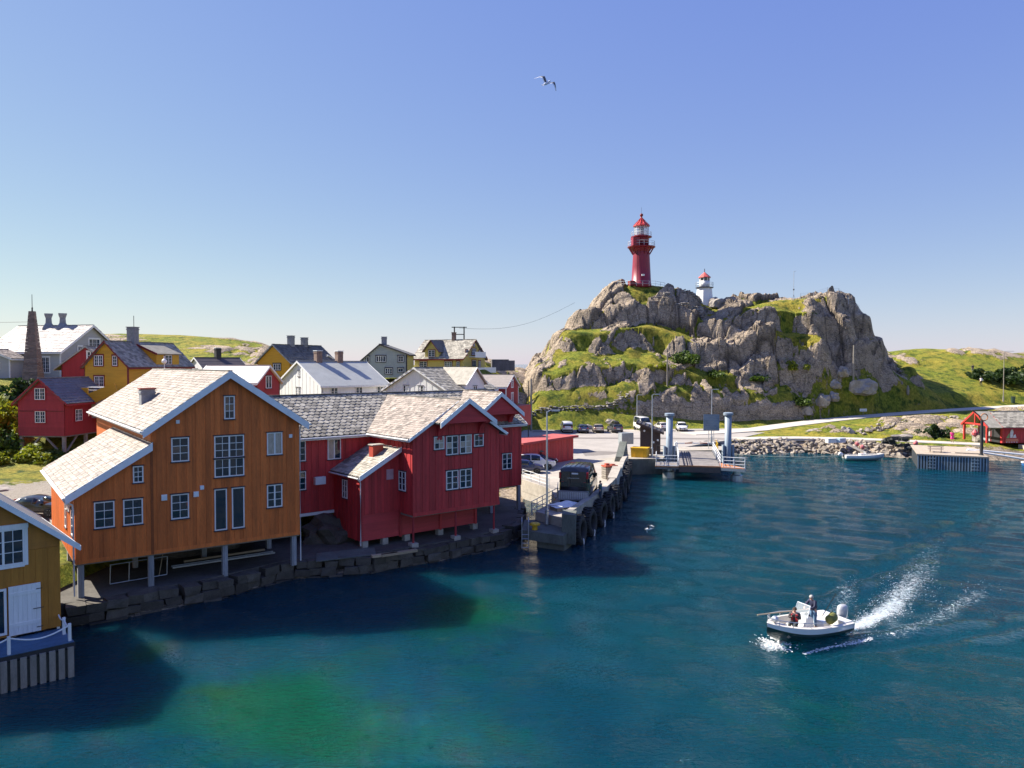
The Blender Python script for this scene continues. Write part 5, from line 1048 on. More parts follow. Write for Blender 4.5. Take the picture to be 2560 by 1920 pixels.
# brown booth with sloping roof
bo = thing('booth', 'dark brown timber booth with ribbed sloping roof at the ferry ramp', 'booth', (17.0,100.6,1.95), R(-12)); bm_ = M('paint_brown', (.075,.05,.042), .7, .15, 1.5, VS, .2)
MB().hexa([(0,0,0),(2.6,0,0),(2.6,3.2,0),(0,3.2,0),(0,0,3.9),(2.6,0,2.9),(2.6,3.2,2.9),(0,3.2,3.9)]).build('wall', bm_, bo)
for i in range(19): link('board', MB().hexa([(.01,-.03,.02+i*.15),(2.59,-.03,.02+i*.15),(2.59,-.002,.02+i*.15),(.01,-.002,.02+i*.15),(.01,-.008,.165+i*.15),(2.59,-.008,.165+i*.15),(2.59,-.002,.165+i*.15),(.01,-.002,.165+i*.15)]).mesh('board', bm_), bo.children[0])
rf_ = MB().slab([(-.5,-.6,4.3),(3.1,-.6,2.95),(3.1,3.7,2.95),(-.5,3.7,4.3)],.12).build('roof', M('roof_brown', (.10,.088,.08), .6), bo)
for i in range(8): x = -.45+i*.5; link('rib', MB().beam((x,-.62,4.3-(x+.5)*.375+.03),(x,3.7,4.3-(x+.5)*.375+.03),.08,.07).mesh('rib', M('roof_brown')), rf_)
MB().box(-.5,-.66,3.85,3.1,-.605,4.05).build('fascia', bm_, bo) if False else MB().beam((-.5,-.64,4.15),(3.1,-.64,2.80),.05,.28).build('fascia', bm_, bo)
for x, z in ((.55,3.1),(1.75,1.6),(2.3,1.9)): MB().lathe([(.02,-.05),(.14,-.04),(.14,.04),(.02,.05)],10).build('light', mt_white, bo).matrix_basis = Matrix.Translation((x,-.06,z))@Matrix.Rotation(math.pi/2,4,'X')
# red flat-roofed shed
sh = thing('red_shed', 'long low red shed with flat pink-red roof beside the parked cars', 'shed', (1.15,86.0,1.95), R(53.5)); sL = 10.9
w1 = MB().box(0,0,0,sL,.14,2.85).build('wall', mt_red, sh); vboards(w1, Face((0,0),(1,0)), [(0,2.85),(sL,2.85)], 0, mt_red, .3)
MB().box(0,2.7,0,sL,2.84,2.85).build('wall', mt_red, sh); MB().box(0,.14,0,.14,2.7,2.85).build('wall', mt_red, sh)
MB().box(sL-.14,.14,0,sL,.45,2.85).box(sL-.14,2.0,0,sL,2.7,2.85).box(sL-.14,.45,2.45,sL,2.0,2.85).build('wall', mt_red, sh)
MB().box(sL-.10,.5,0,sL-.05,1.95,2.4).build('door', mt_wood, sh)
for y in (.42,1.97): MB().box(sL-.02,y-.06,0,sL+.05,y+.06,2.5).build('door_jamb', mt_trim, sh)
MB().box(-.4,-.45,2.86,sL+.5,3.3,3.04).build('roof', M('roof_red', (.46,.10,.085), .6, .14, .6, dirt=.3, dirtcol=(.4,.2,.18)), sh)
MB().box(-.42,-.49,2.78,sL+.52,-.455,3.06).build('fascia', mt_red2, sh)

# ---------------- ferry ramp
fq = thing('ferry_quay', 'concrete ferry berth wall behind the ramp', 'quay', (20,102,0)); P_ = [(14.7,95.2),(19.0,95.6),(20.6,100.3),(22.3,104.2),(29.5,105.0),(31.5,110),(21,108),(15,102)]
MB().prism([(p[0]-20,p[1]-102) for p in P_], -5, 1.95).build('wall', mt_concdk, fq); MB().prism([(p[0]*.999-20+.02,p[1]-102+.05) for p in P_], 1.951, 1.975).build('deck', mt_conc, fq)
rp_ = thing('ferry_ramp', 'steel ferry ramp with rust-orange front edge and railings', 'ferry ramp', (22.35,90.2,0), R(-11)); mt_rust = M('rust_orange', (.50,.20,.08), .6, .25, 2, dirt=.4, dirtcol=(.15,.06,.03)); mt_deckst = M('ramp_deck', (.22,.20,.185), .8, .25, 1.2, bump=.3, bscale=20)
MB().hexa([(-2.35,0,1.35),(2.35,0,1.35),(2.35,13.8,1.5),(-2.35,13.8,1.5),(-2.35,0,1.75),(2.35,0,1.75),(2.35,13.8,1.97),(-2.35,13.8,1.97)]).build('deck', mt_deckst, rp_)
for x in (-1.75,-1.45,-1.15,-.85): MB().hexa([(x,.3,1.76),(x+.07,.3,1.76),(x+.07,13,1.962),(x,13,1.962),(x,.3,1.80),(x+.07,.3,1.80),(x+.07,13,2.0),(x,13,2.0)]).build('tread_bar', mt_dark, rp_)
MB().box(-2.4,-.12,1.62,2.4,-.002,1.80).build('front_edge', mt_rust, rp_); MB().box(-2.4,-.10,1.0,2.4,-.004,1.615).build('front_beam', M('beam_brown', (.12,.085,.075), .7), rp_)
MB().box(-5.2,.0,1.30,-2.45,4.2,1.62).build('walkway', mt_deckst, rp_); MB().box(-5.22,-.06,1.52,-2.45,-.002,1.66).build('walkway_edge', mt_rust, rp_)
MB().prism([(2.45,-.2),(5.1,-.9),(5.3,-.1),(2.45,4.5)],1.3,1.62).build('side_arm', mt_steel, rp_); MB().prism([(2.5,-.15),(5.05,-.82),(5.2,-.1),(2.5,4.3)],1.622,1.68).build('side_arm_deck', mt_rust, rp_)
def prail(a, b, hs, n, name='railing'):
    a = Vector(a); b = Vector(b)
    r = MB().tube([a+Vector((0,0,hs[0])), b+Vector((0,0,hs[0]))], .045, 6).build(name, mt_railw, rp_)
    for h in hs[1:]: link('rail', MB().tube([a+Vector((0,0,h)), b+Vector((0,0,h))], .04, 6).mesh('rail', mt_railw), r)
    for k in range(n+1): q = a.lerp(b, k/n); link('post', MB().tube([q, q+Vector((0,0,hs[0]))], .045, 6).mesh('post', mt_railw), r)
prail((-5.1,.1,1.62),(-2.6,.1,1.62),(1.3,.9,.5,.1),2); prail((-5.1,.1,1.62),(-5.1,4.1,1.62),(1.3,.9,.5),3); prail((-2.42,.1,1.75),(-2.42,13.6,1.95),(1.35,.95,.55),7); prail((2.42,.1,1.75),(2.42,13.6,1.95),(1.35,.95,.55),7); prail((2.7,.0,1.65),(5.1,-.7,1.65),(1.25,.85,.45,.1),2)
for x, y in ((4.3,.6),(-3.6,2.2)): MB().lathe([(.7,-2),(.7,.7),(.45,.8),(.45,1.3)],14,(x,y,0)).build('pontoon', mt_steel, rp_)
for i, (x, y, lb) in enumerate(((20.35,98.0,'blue-grey steel ramp tower beside the brown booth'),(28.3,99.3,'blue-grey steel ramp tower beside the stone bank'))):
    t = thing('ramp_tower', lb, 'tower', (x,y,-3)); mt_tw = M('tower_bluegrey', (.24,.30,.36), .5, .14, .8, VS, dirt=.3, dirtcol=(.35,.33,.3)); MB().lathe([(.43,0),(.43,10.2)],20).build('column', mt_tw, t, True); MB().lathe([(.62,10.2),(.64,10.5),(.5,10.56)],20).build('cap', mt_tw, t)
    MB().box(-.75,-.3,2,-.5,.3,6.3).build('guide_rail', mt_tw, t); MB().box(.5,-.3,2,.75,.3,6.3).build('guide_rail', mt_tw, t)
br = thing('barrier', 'red and white road barrier across the ferry ramp', 'barrier', (22.6,104.6,1.95), R(2)); MB().box(-.15,-.15,0,.15,.15,1.1).build('post', mt_railw, br)
for i in range(5): MB().box(.2+i*1.05,-.05,.95,1.22+i*1.05,.05,1.07).build('stripe', mt_railw if i % 2 == 0 else M('crate_red'), br)
sb = thing('info_board', 'blue-grey timetable board on two posts at the ferry ramp', 'sign', (27.9,106.2,1.95), R(-4))
for x in (-.35,.35): MB().tube([(x,0,0),(x,0,3.2)],.045,6).build('post', mt_steel, sb)
MB().box(-1.1,-.06,2.6,1.1,-.02,4.9).build('panel', M('sign_blue', (.20,.26,.32), .5), sb)
for i in range(9): MB().box(-.9,-.07,2.75+i*.23,.9-.25*(i % 3),-.062,2.80+i*.23).build('text_line', mt_grey2, sb)
railing('railing', 'short steel railing between brown booth and ramp tower', [(18.9,99.0,1.97),(19.9,98.6,1.97)], 1.3, mt_dark, (1,.6,.25), .8)
railing('railing', 'yellow safety railing right of the ferry ramp', [(27.3,100.5,1.9),(28.1,104.4,1.97)], 1.4, M('paint_signal_yellow'), (1,.6,.3), 1.2)
# ---------------- stone banks, walls, boulders
bank = thing('stone_bank', 'riprap stone bank between ferry ramp and moored white boat', 'stone bank', (42,116,0)); bpts = [(27.5,111.5),(31,114.2),(34,115.6),(40,117.6),(46,119),(51,116.2),(56,113.2),(60,111.4)]
pl_ = []
for row in range(7):
    for q, d in along(bpts, 58):
        n = Vector((-d.y,d.x,0)); p = q+n*(-.3+row*.55+random.uniform(-.2,.2))+d*random.uniform(-.25,.25); z = -.1+row*.30+random.uniform(-.12,.18); pl_.append((p.x-42,p.y-116,z,random.choice((.55,.7,.8,.95,1.15))))
pl_.sort(key=lambda s: -s[3]); scatter_stones(bank, stone_set(mt_riprap, 9, (1.25,1,.8), 14), pl_, 300)
rub = thing('rubble_wall', 'tumbled dry stone rubble on the grass slope below the gravel road', 'stone wall', (66,131,0)); pl_ = []
for k, (path, n, wd) in enumerate((([(58.5,127.5),(62,130),(66.5,133),(70.5,136)],80,.9),([(70,134.5),(74.5,138.5),(80,141.5),(84,143)],70,.7))):
    for q, d in along(path, n):
        p = q+Vector((random.gauss(0,wd*.7),random.gauss(0,wd*.9),0)); pl_.append((p.x-66,p.y-131,float(gz(p.x,p.y))+.12+random.uniform(0,.45),random.uniform(.45,1.0)))
scatter_stones(rub, stone_set(mt_riprap, 7, (1.2,1,.75), 14), pl_)
dw = thing('dry_stone_wall', 'dry stone terrace wall above the row of parked cars', 'stone wall', (12,142,0)); pl_ = []
for row in range(3):
    for q, d in along([(3.0,141.6),(8,142.3),(12.5,142.2),(17,143.2),(22,144.3)], 44):
        pl_.append((q.x-12+random.uniform(-.15,.15),q.y-142-.15+row*.12,hz(q.x,q.y)-.35+row*.40+random.uniform(-.06,.06),random.uniform(.55,.8)))
scatter_stones(dw, stone_set(mt_stone, 7, (1.35,.9,.62), 18, True), pl_)
for i, (x, y, sx, sy, sz, rz, lb) in enumerate(((13.6,139.0,2.6,1.8,1.7,.2,'broad grey boulder behind the dark blue parked car'),(18.3,140.6,2.0,1.1,1.2,-.3,'slanted flat rock behind the beige parked car'),(72.6,157.6,5.6,3.2,4.6,.2,'biggest pale boulder beside the gravel road with a white sign'),(68.6,157.5,2.4,2.0,3.0,.9,'upright grey boulder left of the biggest roadside boulder'),
    (66.3,156.2,2.6,1.8,2.2,.1,'low split boulder at the left end of the roadside boulders'),(56.4,127.6,2.5,1.6,2.6,.3,'rounded grey boulder at the left end of the rubble wall'),(63.5,123.6,5.2,1.3,1.35,.15,'long flat boulder beside the lane above the stone bank'),(52.3,131.5,2.6,1.4,1.1,0,'low brown rock on the grass verge near the road fork'),(71.5,129.2,5.2,2.6,1.5,.25,'flat sloping rock slab in the grass below the rubble wall'),(74.0,119.8,2.9,1.6,2.6,.5,'pale boulder in the grass behind the woman in pink'),
    (62.8,153.6,2.4,2.2,3.2,.4,'tall dark split rock on the hillside left of the bare pole'),(65.6,155.0,2.6,2.0,2.6,.9,'blocky dark rock on the hillside beside the bare pole'),(58.8,151.8,2.2,1.8,2.4,.3,'lumpy grey rock at the right end of the cut cliff'),(45.4,169.5,2.9,2.4,3.2,.6,'dark rounded rock beside the small white lighthouse'))):
    boulder('boulder', lb, (x,y,hz(x,y)-.35*sz*.3), (sx*.62,sy*.62,sz*.62), None, i+2, rz, flat=.95)
boulder('boulder', 'low flat rock in the grass behind the black car', (-44.5,64.5,float(gz(-44.5,64.5))-.15), (1.8,1.2,.8), None, 21, .2, flat=.7)
boulder('boulder', 'weathered rock ledge on the grass below the stilt house', (-50.5,68.0,float(gz(-50.5,68.0))-.2), (2.6,1.5,.9), None, 22, -.2, flat=.7)
# rock summit knob stack under the big lighthouse is part of the hill; white sign on the big boulder
sg = thing('sign', 'small white sign plate standing by the biggest roadside boulder', 'sign', (71.7,155.0,hz(71.7,155.0)), R(5)); MB().box(-.05,-.04,0,.05,.04,1.5).build('post', mt_wood, sg); MB().box(-.75,-.07,1.0,.75,-.045,1.55).build('panel', mt_white, sg); MB().box(-.55,-.076,1.2,.55,-.071,1.32).build('text_line', mt_grey2, sg)

# ---------------- lighthouses
LX, LY = 28.8, 170.0; LZ = max(hz(LX+dx, LY+dy) for dx in (-1,0,1) for dy in (-1,0,1))-.15
lh = thing('red_lighthouse', 'tall red cast-iron lighthouse with glazed lantern on the hilltop', 'lighthouse', (LX,LY,LZ), R(12)); mt_lred = M('lighthouse_red', (.25,.02,.042), .42, .10, 1.0, VS); mt_lroof = M('lighthouse_roof_red', (.48,.05,.04), .4, .1)
MB().lathe([(2.3,-.6),(2.25,.25),(2.18,.3),(1.98,4),(1.80,7.4),(1.75,8.3)],40).build('tower', mt_lred, lh, True)
MB().lathe([(1.8,7.3),(2.3,8.0),(3.05,8.25),(3.1,8.42),(1.7,8.42)],32).build('gallery', mt_lred, lh)
MB().lathe([(1.70,8.4),(1.68,10.3),(1.75,10.42)],32).build('watch_room', mt_lred, lh, True)
MB().lathe([(1.75,10.3),(2.30,10.5),(2.33,10.66),(1.6,10.66)],32).build('gallery', mt_lred, lh)
for k in range(12):
    a = 2*math.pi*k/12; c, s = math.cos(a), math.sin(a); MB().beam((c*1.85,s*1.85,6.7),(c*2.75,s*2.75,8.2),.10,.22).build('bracket', mt_lred, lh)
MB().box(-2.75,-2.2,8.42,-1.2,-.6,10.2).build('fog_horn_box', mt_lred, lh)
for z in (8.75,9.3,9.8): MB().box(-2.78,-2.24,z,-1.2,-2.205,z+.10).build('louvre', mt_lroof, lh)
def ringrail(root, r, z, h, n, mat, a0=0, a1=2*math.pi, m=24):
    rl = MB().tube([(r*math.cos(a0+(a1-a0)*k/m), r*math.sin(a0+(a1-a0)*k/m), z+h) for k in range(m+1)], .03, 5).build('railing', mat, root)
    link('rail', MB().tube([(r*math.cos(a0+(a1-a0)*k/m), r*math.sin(a0+(a1-a0)*k/m), z+h*.5) for k in range(m+1)], .025, 5).mesh('rail', mat), rl)
    for k in range(n): a = a0+(a1-a0)*k/n; link('post', MB().tube([(r*math.cos(a),r*math.sin(a),z),(r*math.cos(a),r*math.sin(a),z+h)],.03,5).mesh('post', mat), rl)
ringrail(lh, 2.95, 8.42, 1.1, 18, mt_railw); ringrail(lh, 2.2, 10.66, 1.0, 16, mt_railw)
MB().lathe([(1.62,10.66),(1.62,10.95)],24).build('lantern_base', mt_lred, lh)
def clearglass(name):
    if name in _mats: return _mats[name]
    m, n, b, l = nodes(name); b.inputs['Base Color'].default_value = (.75,.82,.86,1); b.inputs['Roughness'].default_value = .03; b.inputs['Alpha'].default_value = .30; b.inputs['IOR'].default_value = 1.5; _mats[name] = m; return m
for k in range(12):
    a = 2*math.pi*k/12; b = 2*math.pi*(k+1)/12; r = 1.56
    MB().add([(r*math.cos(a),r*math.sin(a),10.95),(r*math.cos(b),r*math.sin(b),10.95),(r*math.cos(b),r*math.sin(b),13.0),(r*math.cos(a),r*math.sin(a),13.0)],[(0,1,2,3)]).build('pane', clearglass('lantern_glass'), lh)
    MB().tube([(1.58*math.cos(a),1.58*math.sin(a),10.9),(1.58*math.cos(a),1.58*math.sin(a),13.05)],.045,6).build('glazing_bar', mt_railw, lh)
for z in (11.6,12.3): MB().tube([(1.58*math.cos(2*math.pi*k/24),1.58*math.sin(2*math.pi*k/24),z) for k in range(25)],.03,5).build('glazing_ring', mt_railw, lh)
MB().lathe([(.45,10.9),(.62,11.3),(.66,11.9),(.6,12.5),(.4,12.8)],16).build('lens', glassmat('lens_glass',(.10,.08,.05),.1,1.6), lh, True)
MB().lathe([(1.86,12.92),(1.84,13.1),(.9,14.0),(.28,14.75),(.2,15.0)],12).build('roof', mt_lroof, lh)
for k in range(12): a = 2*math.pi*k/12; MB().beam((1.84*math.cos(a),1.84*math.sin(a),13.12),(.26*math.cos(a),.26*math.sin(a),14.8),.06,.06).build('roof_rib', mt_lroof, lh)
MB().lathe([(.14,14.95),(.16,15.1),(.34,15.3),(.38,15.5),(.30,15.72),(.05,15.86)],14).build('ventilator', mt_dkred, lh, True); MB().tube([(0,0,15.8),(0,0,17.2)],.025,5).build('lightning_rod', mt_dark, lh)
MB().beam((-1.6,-1.75,.4),(-1.35,-1.25,8.0),.07,.07).build('cable', mt_dark, lh); MB().box(-.75,-2.30,1.75,-.1,-2.10,2.15).build('plate', mt_white, lh)
MB().box(-3.1,-1.5,-.3,-2.0,.2,.75).build('door_porch', mt_dkred, lh)
railing('railing', 'thin railing around the foot of the red lighthouse', [(LX-5.5,LY-1.5,LZ-.6),(LX-3,LY-3.2,LZ-.5),(LX+2.6,LY-3.3,LZ-.6),(LX+5.2,LY-.5,LZ-.7)], 1.1, mt_steel, (1,.5), 1.6, .03)
wx, wy = 43.3, 171.5; wz = min(hz(wx-1,wy-1), hz(wx+1,wy-1), hz(wx,wy))+.1; wz = max(wz, 26.6)
wh = thing('white_lighthouse', 'small white lighthouse with pink-red cap right of the red lighthouse', 'lighthouse', (wx,wy,wz), R(22.5))
MB().lathe([(1.85,-1.5),(1.75,0),(1.45,3.1)],8).build('tower', mt_white, wh); MB().lathe([(1.75,3.1),(1.78,3.25),(1.2,3.26)],8).build('gallery', mt_navy, wh); wh.scale = (1.12,1.12,1.15); ringrail(wh, 1.72, 3.25, .9, 12, mt_steel, m=16)
MB().lathe([(1.0,3.2),(1.0,4.5)],16).build('lantern_base', mt_white, wh, True); MB().lathe([(.92,4.5),(.92,5.15)],16).build('lantern_glass', glassmat('lens_glass'), wh)
for k in range(8): a = 2*math.pi*k/8; MB().box(-.06,-.06,4.45,.06,.06,5.2).build('glazing_bar', mt_white, wh).location = (.97*math.cos(a),.97*math.sin(a),0)
MB().lathe([(1.25,5.12),(1.22,5.25),(.22,6.1),(.12,6.2)],8).build('roof', M('cap_pinkred', (.62,.12,.10), .5), wh); MB().tube([(0,0,6.1),(0,0,6.9)],.07,6).build('finial', mt_dark, wh)
MB().box(-1.65,-.35,.4,-1.5,.35,1.0).build('window', mt_dark, wh)
# retaining walls and steps on the hilltop
for i, (a, b, lb) in enumerate((((31.5,164.5),(43,163.2),'dark stone terrace wall below the two lighthouses'),((37.5,167.3),(42.8,167.0),'short stone wall leading to the white lighthouse'))):
    t = thing('terrace_wall', lb, 'stone wall', (a[0],a[1],hz(*a))); pl_ = []
    for q, d in along([a,b], 26 if i == 0 else 12):
        for k in range(3): pl_.append((q.x-a[0],q.y-a[1],hz(q.x,q.y)-hz(*a)-.1+k*.38,random.uniform(.55,.8)))
    scatter_stones(t, stone_set(mt_stone, 6, (1.3,.9,.62), 18, True), pl_)
ms = thing('weather_mast', 'slim weather mast with instruments on the right hilltop', 'mast', (61.9,167.5,hz(61.9,167.5))); MB().tube([(0,0,0),(0,0,6.4)],.05,6).build('mast', mt_steel, ms); MB().tube([(0,0,6.3),(.5,0,6.5)],.03,5).build('arm', mt_steel, ms); MB().lathe([(.05,-.2),(.2,0),(.05,.2)],10,(0,0,2.4)).build('instrument', mt_dark, ms)
for x in (-.5,.5): MB().tube([(x,0,-.3),(0,0,1.4)],.03,5).build('stay', mt_steel, ms)
fp = [(63.6,168),(66.5,168),(69.5,168),(72.0,168),(74.2,168),(76.5,168)]
wf_ = thing('wire_fence', 'thin wire fence along the edge of the right hilltop', 'fence', (63.6,168,0))
for x, y in fp: MB().tube([(x-63.6,0,hz(x,y)-.3),(x-63.6,0,hz(x,y)+1.35)],.045,5).build('post', mt_steel, wf_)
for h in (.5,.9,1.3): MB().tube([(x-63.6,0,hz(x,y)+h) for x, y in fp],.018,4).build('wire', mt_steel, wf_)
def barepole(label, x, y, h, r=.16): return pole(x, y, hz(x,y)-.3, h+.3, r, mt_wood, label, 'utility pole', 'utility_pole', False)
barepole('bare wooden pole in front of the right cliff', 70.5,156.9,8.0,.2); barepole('wooden pole on the hillside above the brown booth', 30.3,148.2,6.3); barepole('wooden pole beside the dark red house at the hill foot', 3.4,135.0,9.4,.2); barepole('short power pole on the left shoulder of the hill', 13.9,168.4,2.2,.12)
pole(2.6,120,2.2,9.0,.08,mt_dark,'thin dark mast between red warehouse and rocky hill','mast','mast',False)
cab = tag(MB().tube([Vector((13.9,168.4,27.4)).lerp(Vector((-10.4,150,20.9)),t)-Vector((0,0,2.2*math.sin(math.pi*t))) for t in np.linspace(0,1,16)],.022,4).build('power_line', mt_dark), 'sagging power line from the hill pole to the H-shaped power frame', 'cable')
cab = tag(MB().tube([Vector((-58,92,19.0)).lerp(Vector((-90,90,22.0)),t)-Vector((0,0,1.2*math.sin(math.pi*t))) for t in np.linspace(0,1,12)],.022,4).build('power_line', mt_dark), 'overhead wire left of the stone obelisk', 'cable')

# ---------------- right-hand shore
wq = thing('wooden_quay', 'timber quay with blue-grey slatted front on the right shore', 'quay', (57.5,99,0), R(-24)); QL = 8.1
mt_slat = M('slat_bluegrey', (.26,.33,.38), .7, .18, 1.5, VS, .3, 25, isl=.2); mt_qd = M('quay_planks', (.44,.36,.27), .8, .16, 1.5, (3,.4,1), .3, 25, isl=.15)
MB().box(-QL/2+.1,.1,-2,QL/2-.1,11,1.80).build('core', M('dark_core', (.03,.035,.04), .8), wq)
for i in range(30): link('deck_board', MB().box(-QL/2,.0+i*.40,1.86,QL/2,.385+i*.40,1.98).mesh('deck_board', mt_qd), wq)
for i in range(24):
    x = -QL/2+.05+i*.338; link('slat', MB().box(x,-.12,-.6,x+.19,.0,1.78).mesh('slat', mt_slat), wq)
MB().box(-QL/2-.05,-.16,1.78,QL/2+.05,.02,1.98).build('edge_beam', mt_wood, wq)
for i in range(14): link('slat', MB().box(QL/2+.0,.2+i*.8,-.6,QL/2+.1,.55+i*.8,1.78).mesh('slat', mt_slat), wq)
for x in (-2.3,2.6):
    for k in range(4): link('rung', MB().box(x-.42,-.19,.15+k*.42,x+.42,-.125,.27+k*.42).mesh('rung', mt_slat), wq)
def onwq(x, y): q = Matrix.Rotation(R(-24),4,'Z')@Vector((x,y,0)); return (57.5+q.x, 99+q.y)
pt = thing('picnic_table', 'dark wooden picnic table on the timber quay', 'table', (*onwq(-1.6,3.2),1.98), R(-30)); mt_pt = M('picnic_wood', (.16,.12,.10), .8)
for i in range(4): MB().box(-.95,-.36+i*.185,.72,.95,-.36+i*.185+.17,.77).build('table_board', mt_pt, pt)
for y in (-.72,.72): MB().box(-.95,y-.13,.42,.95,y+.13,.46).build('bench', mt_pt, pt)
for x in (-.65,.65):
    MB().beam((x,-.7,0),(x,-.2,.72),.08,.06).beam((x,.7,0),(x,.2,.72),.08,.06).box(x-.04,-.8,.36,x+.04,.8,.42).build('leg_frame', mt_pt, pt)
o = tag(MB().box(-1.6,-.1,0,1.6,.1,.14).build('timber_beam', mt_wood), 'loose beam lying on the right half of the timber quay', 'beam'); o.location = (*onwq(2.2,2.6),1.98); o.rotation_euler = (0,0,R(-26))
cp = thing('crane_post', 'dark steel crane post with orange hook wheel on the timber quay', 'crane', (*onwq(3.5,1.6),1.98)); MB().lathe([(.35,0),(.3,.1),(.19,.15),(.17,4.6)],12).build('column', mt_dark, cp); MB().tube([(0,0,4.4),(-.4,0,5.2),(-1.3,0,5.9)],.08,6).build('jib', mt_dark, cp); MB().tube([(.45*math.cos(k*math.pi/8),.45*math.sin(k*math.pi/8),0) for k in range(17)],.07,6).build('wheel', M('rust_orange'), cp).matrix_basis = Matrix.Translation((.1,-.3,5.0))@Matrix.Rotation(math.pi/2,4,'X')
MB().lathe([(.05,-.5),(.35,-.2),(.38,.1),(.1,.5)],10,(-1.0,-.2,2.9)).build('buoy', M('buoy_red', (.55,.10,.10), .5), cp)
# red boathouse on the right
rb, rbf = house('red_boathouse', 'red boathouse with open porch and grey slate roof at the right edge', (74.0,120.4), -90, 6.0, 14, 4.55, 6.5, 1.95, mt_red, mt_slate2, mt_red2, ov=.45, ovg=.2, roof='slate', slw=.5, sle=.42, drop=.2, boards='v', bw=.3, sides='lrf', cat='boathouse', wins=[('r',6.1,2.55,1.3,1.5,dict(cols=4,rows=3,mull=1,panes=False))])
lb_ = Face((6.0,0),(0,1))
# open porch: the gable end stands back behind posts
for x in (.12,5.88): MB().box(x-.14,-2.4,1.95,x+.14,-2.12,4.6).build('porch_post', mt_lroof, rb)
for q in ([(-.45,-2.5,4.32),(3,-2.5,6.56),(3,-.2,6.56),(-.45,-.2,4.32)],[(3,-2.5,6.56),(6.45,-2.5,4.32),(6.45,-.2,4.32),(3,-.2,6.56)]): MB().slab(q,.14).build('porch_roof', mt_slate2, rb)
for a, b in (((-.4,-2.52,4.30),(3,-2.52,6.5)),((3,-2.52,6.5),(6.4,-2.52,4.30))): MB().beam(a,b,.08,.28).build('bargeboard', mt_lroof, rb)
MB().box(.1,-2.45,4.5,5.9,-2.25,4.75).build('tie_beam', mt_lroof, rb); MB().box(2.9,-2.42,4.75,3.1,-2.28,6.2).build('king_post', mt_lroof, rb)
fbox(MB(), rbf['f'][0], .5, 1.95, 3.2, 4.4, .05, .12).build('grey_door', M('cabinet_grey'), rb); fbox(MB(), rbf['f'][0], 3.4, 1.95, 5.5, 4.4, .05, .08).build('doorway_shade_panel', mt_dark, rb)  # dark panel on the solid wall, coloured as the shade inside a doorway
# painted pictures on the side wall: a sail-like shape, a pale figure, a row of dots
art = fbox(MB(), lb_, .35, 2.0, 2.6, 4.2, .052, .075).build('mural_panel', mt_red, rb)
def fpoly(F, pts, o): return MB().add([F.p(s,z,o) for s,z in pts]+[F.p(s,z,o-.012) for s,z in pts], [tuple(range(len(pts))), tuple(range(2*len(pts)-1,len(pts)-1,-1))]+[(i,len(pts)+i,len(pts)+(i+1)%len(pts),(i+1)%len(pts)) for i in range(len(pts))])
def mural(pts, mat, nm='mural_shape'): link(nm, fpoly(lb_, pts, .092).mesh(nm, mat), art)
mural([(.5,2.7),(1.0,2.7),(1.0,3.5)], M('mural_green', (.25,.42,.16), .7)); mural([(1.1,2.75),(1.45,2.75),(1.6,3.6),(1.5,4.0),(1.25,4.0),(1.1,3.6)], M('mural_white', (.72,.68,.66), .7)); mural([(1.5,2.75),(2.05,2.75),(1.9,3.3),(1.65,3.15)], M('mural_white')); mural([(.4,2.2),(2.4,2.2),(2.3,2.6),(.5,2.6)], M('mural_coral', (.62,.20,.12), .7))
for i in range(5): mural([(.5+i*.38,2.04),(.7+i*.38,2.04),(.7+i*.38,2.16),(.5+i*.38,2.16)], M('mural_white'))
fish = fbox(MB(), lb_, 8.6, 2.6, 10.6, 4.0, .052, .07).build('mural_panel', M('mural_crimson', (.40,.02,.06), .6), rb); link('mural_shape', fpoly(lb_, [(8.7,3.2),(9.6,3.0),(10.5,3.25),(9.6,3.5)], .088).mesh('mural_shape', M('mural_white')), fish)
MB().box(6.6,2.0,1.1,9.4,14,1.8).build('jetty', mt_conc, rb)
# white tubular gangway rails and blue floating dock
fd = thing('floating_dock', 'blue floating dock with pale top at the right edge', 'floating dock', (76.0,102.4,0), R(-8)); MB().box(-6,-1.2,-.3,8,1.2,.30).build('float', M('dock_blue', (.02,.11,.30), .5), fd); MB().box(-6.05,-1.25,.302,8,1.25,.48).build('deck', M('dock_top', (.72,.64,.58), .6), fd)
gw = thing('gangway', 'pair of long white gangway rails sloping down to the blue floating dock', 'gangway', (62.6,104.3,1.95)); MB().tube([(0,0,.1),(8.4,-2.0,-1.2)],.13,8).build('rail', mt_white, gw); MB().tube([(.6,.8,.1),(17.5,-2.0,-1.3)],.13,8).build('rail', mt_white, gw)
# fishing pots, net pile, buoys, gangplank by the moored boat
pots = thing('lobster_pots', 'dark heap of stacked lobster pots on the stone bank', 'fishing pots', (57.4,113.6,1.5), R(10)); mt_net = M('net_dark', (.055,.06,.055), .9, .5, 5, bump=.6, bscale=12)
for i in range(14):
    x, y, z = random.uniform(-2,2.4), random.uniform(-.7,.7), random.choice((0,.55,1.1)) if i < 9 else 1.3
    mb = MB()
    for k in range(5): a = -.55+k*.275; mb.tube([(a,-.32,0),(a,-.26,.42),(a,.26,.42),(a,.32,0)],.03,5)
    for (yy, zz_) in ((-.32,0),(.32,0),(-.26,.42),(.26,.42),(0,.43)): mb.tube([(-.6,yy,zz_),(.6,yy,zz_)],.03,5)
    mb.box(-.5,-.25,.02,.5,.25,.3); o = stuff(mb.build('pot', mt_net, pots)); o.location = (x*.8,y,z*.8); o.rotation_euler = (random.uniform(-.2,.2),random.uniform(-.2,.2),random.uniform(-.5,.5))
net = boulder('net_heap', 'low heap of dark fishing net beside the lobster pots', (60.0,112.6,1.3), (1.7,.9,.75), mt_net, 9, 0, 'net')
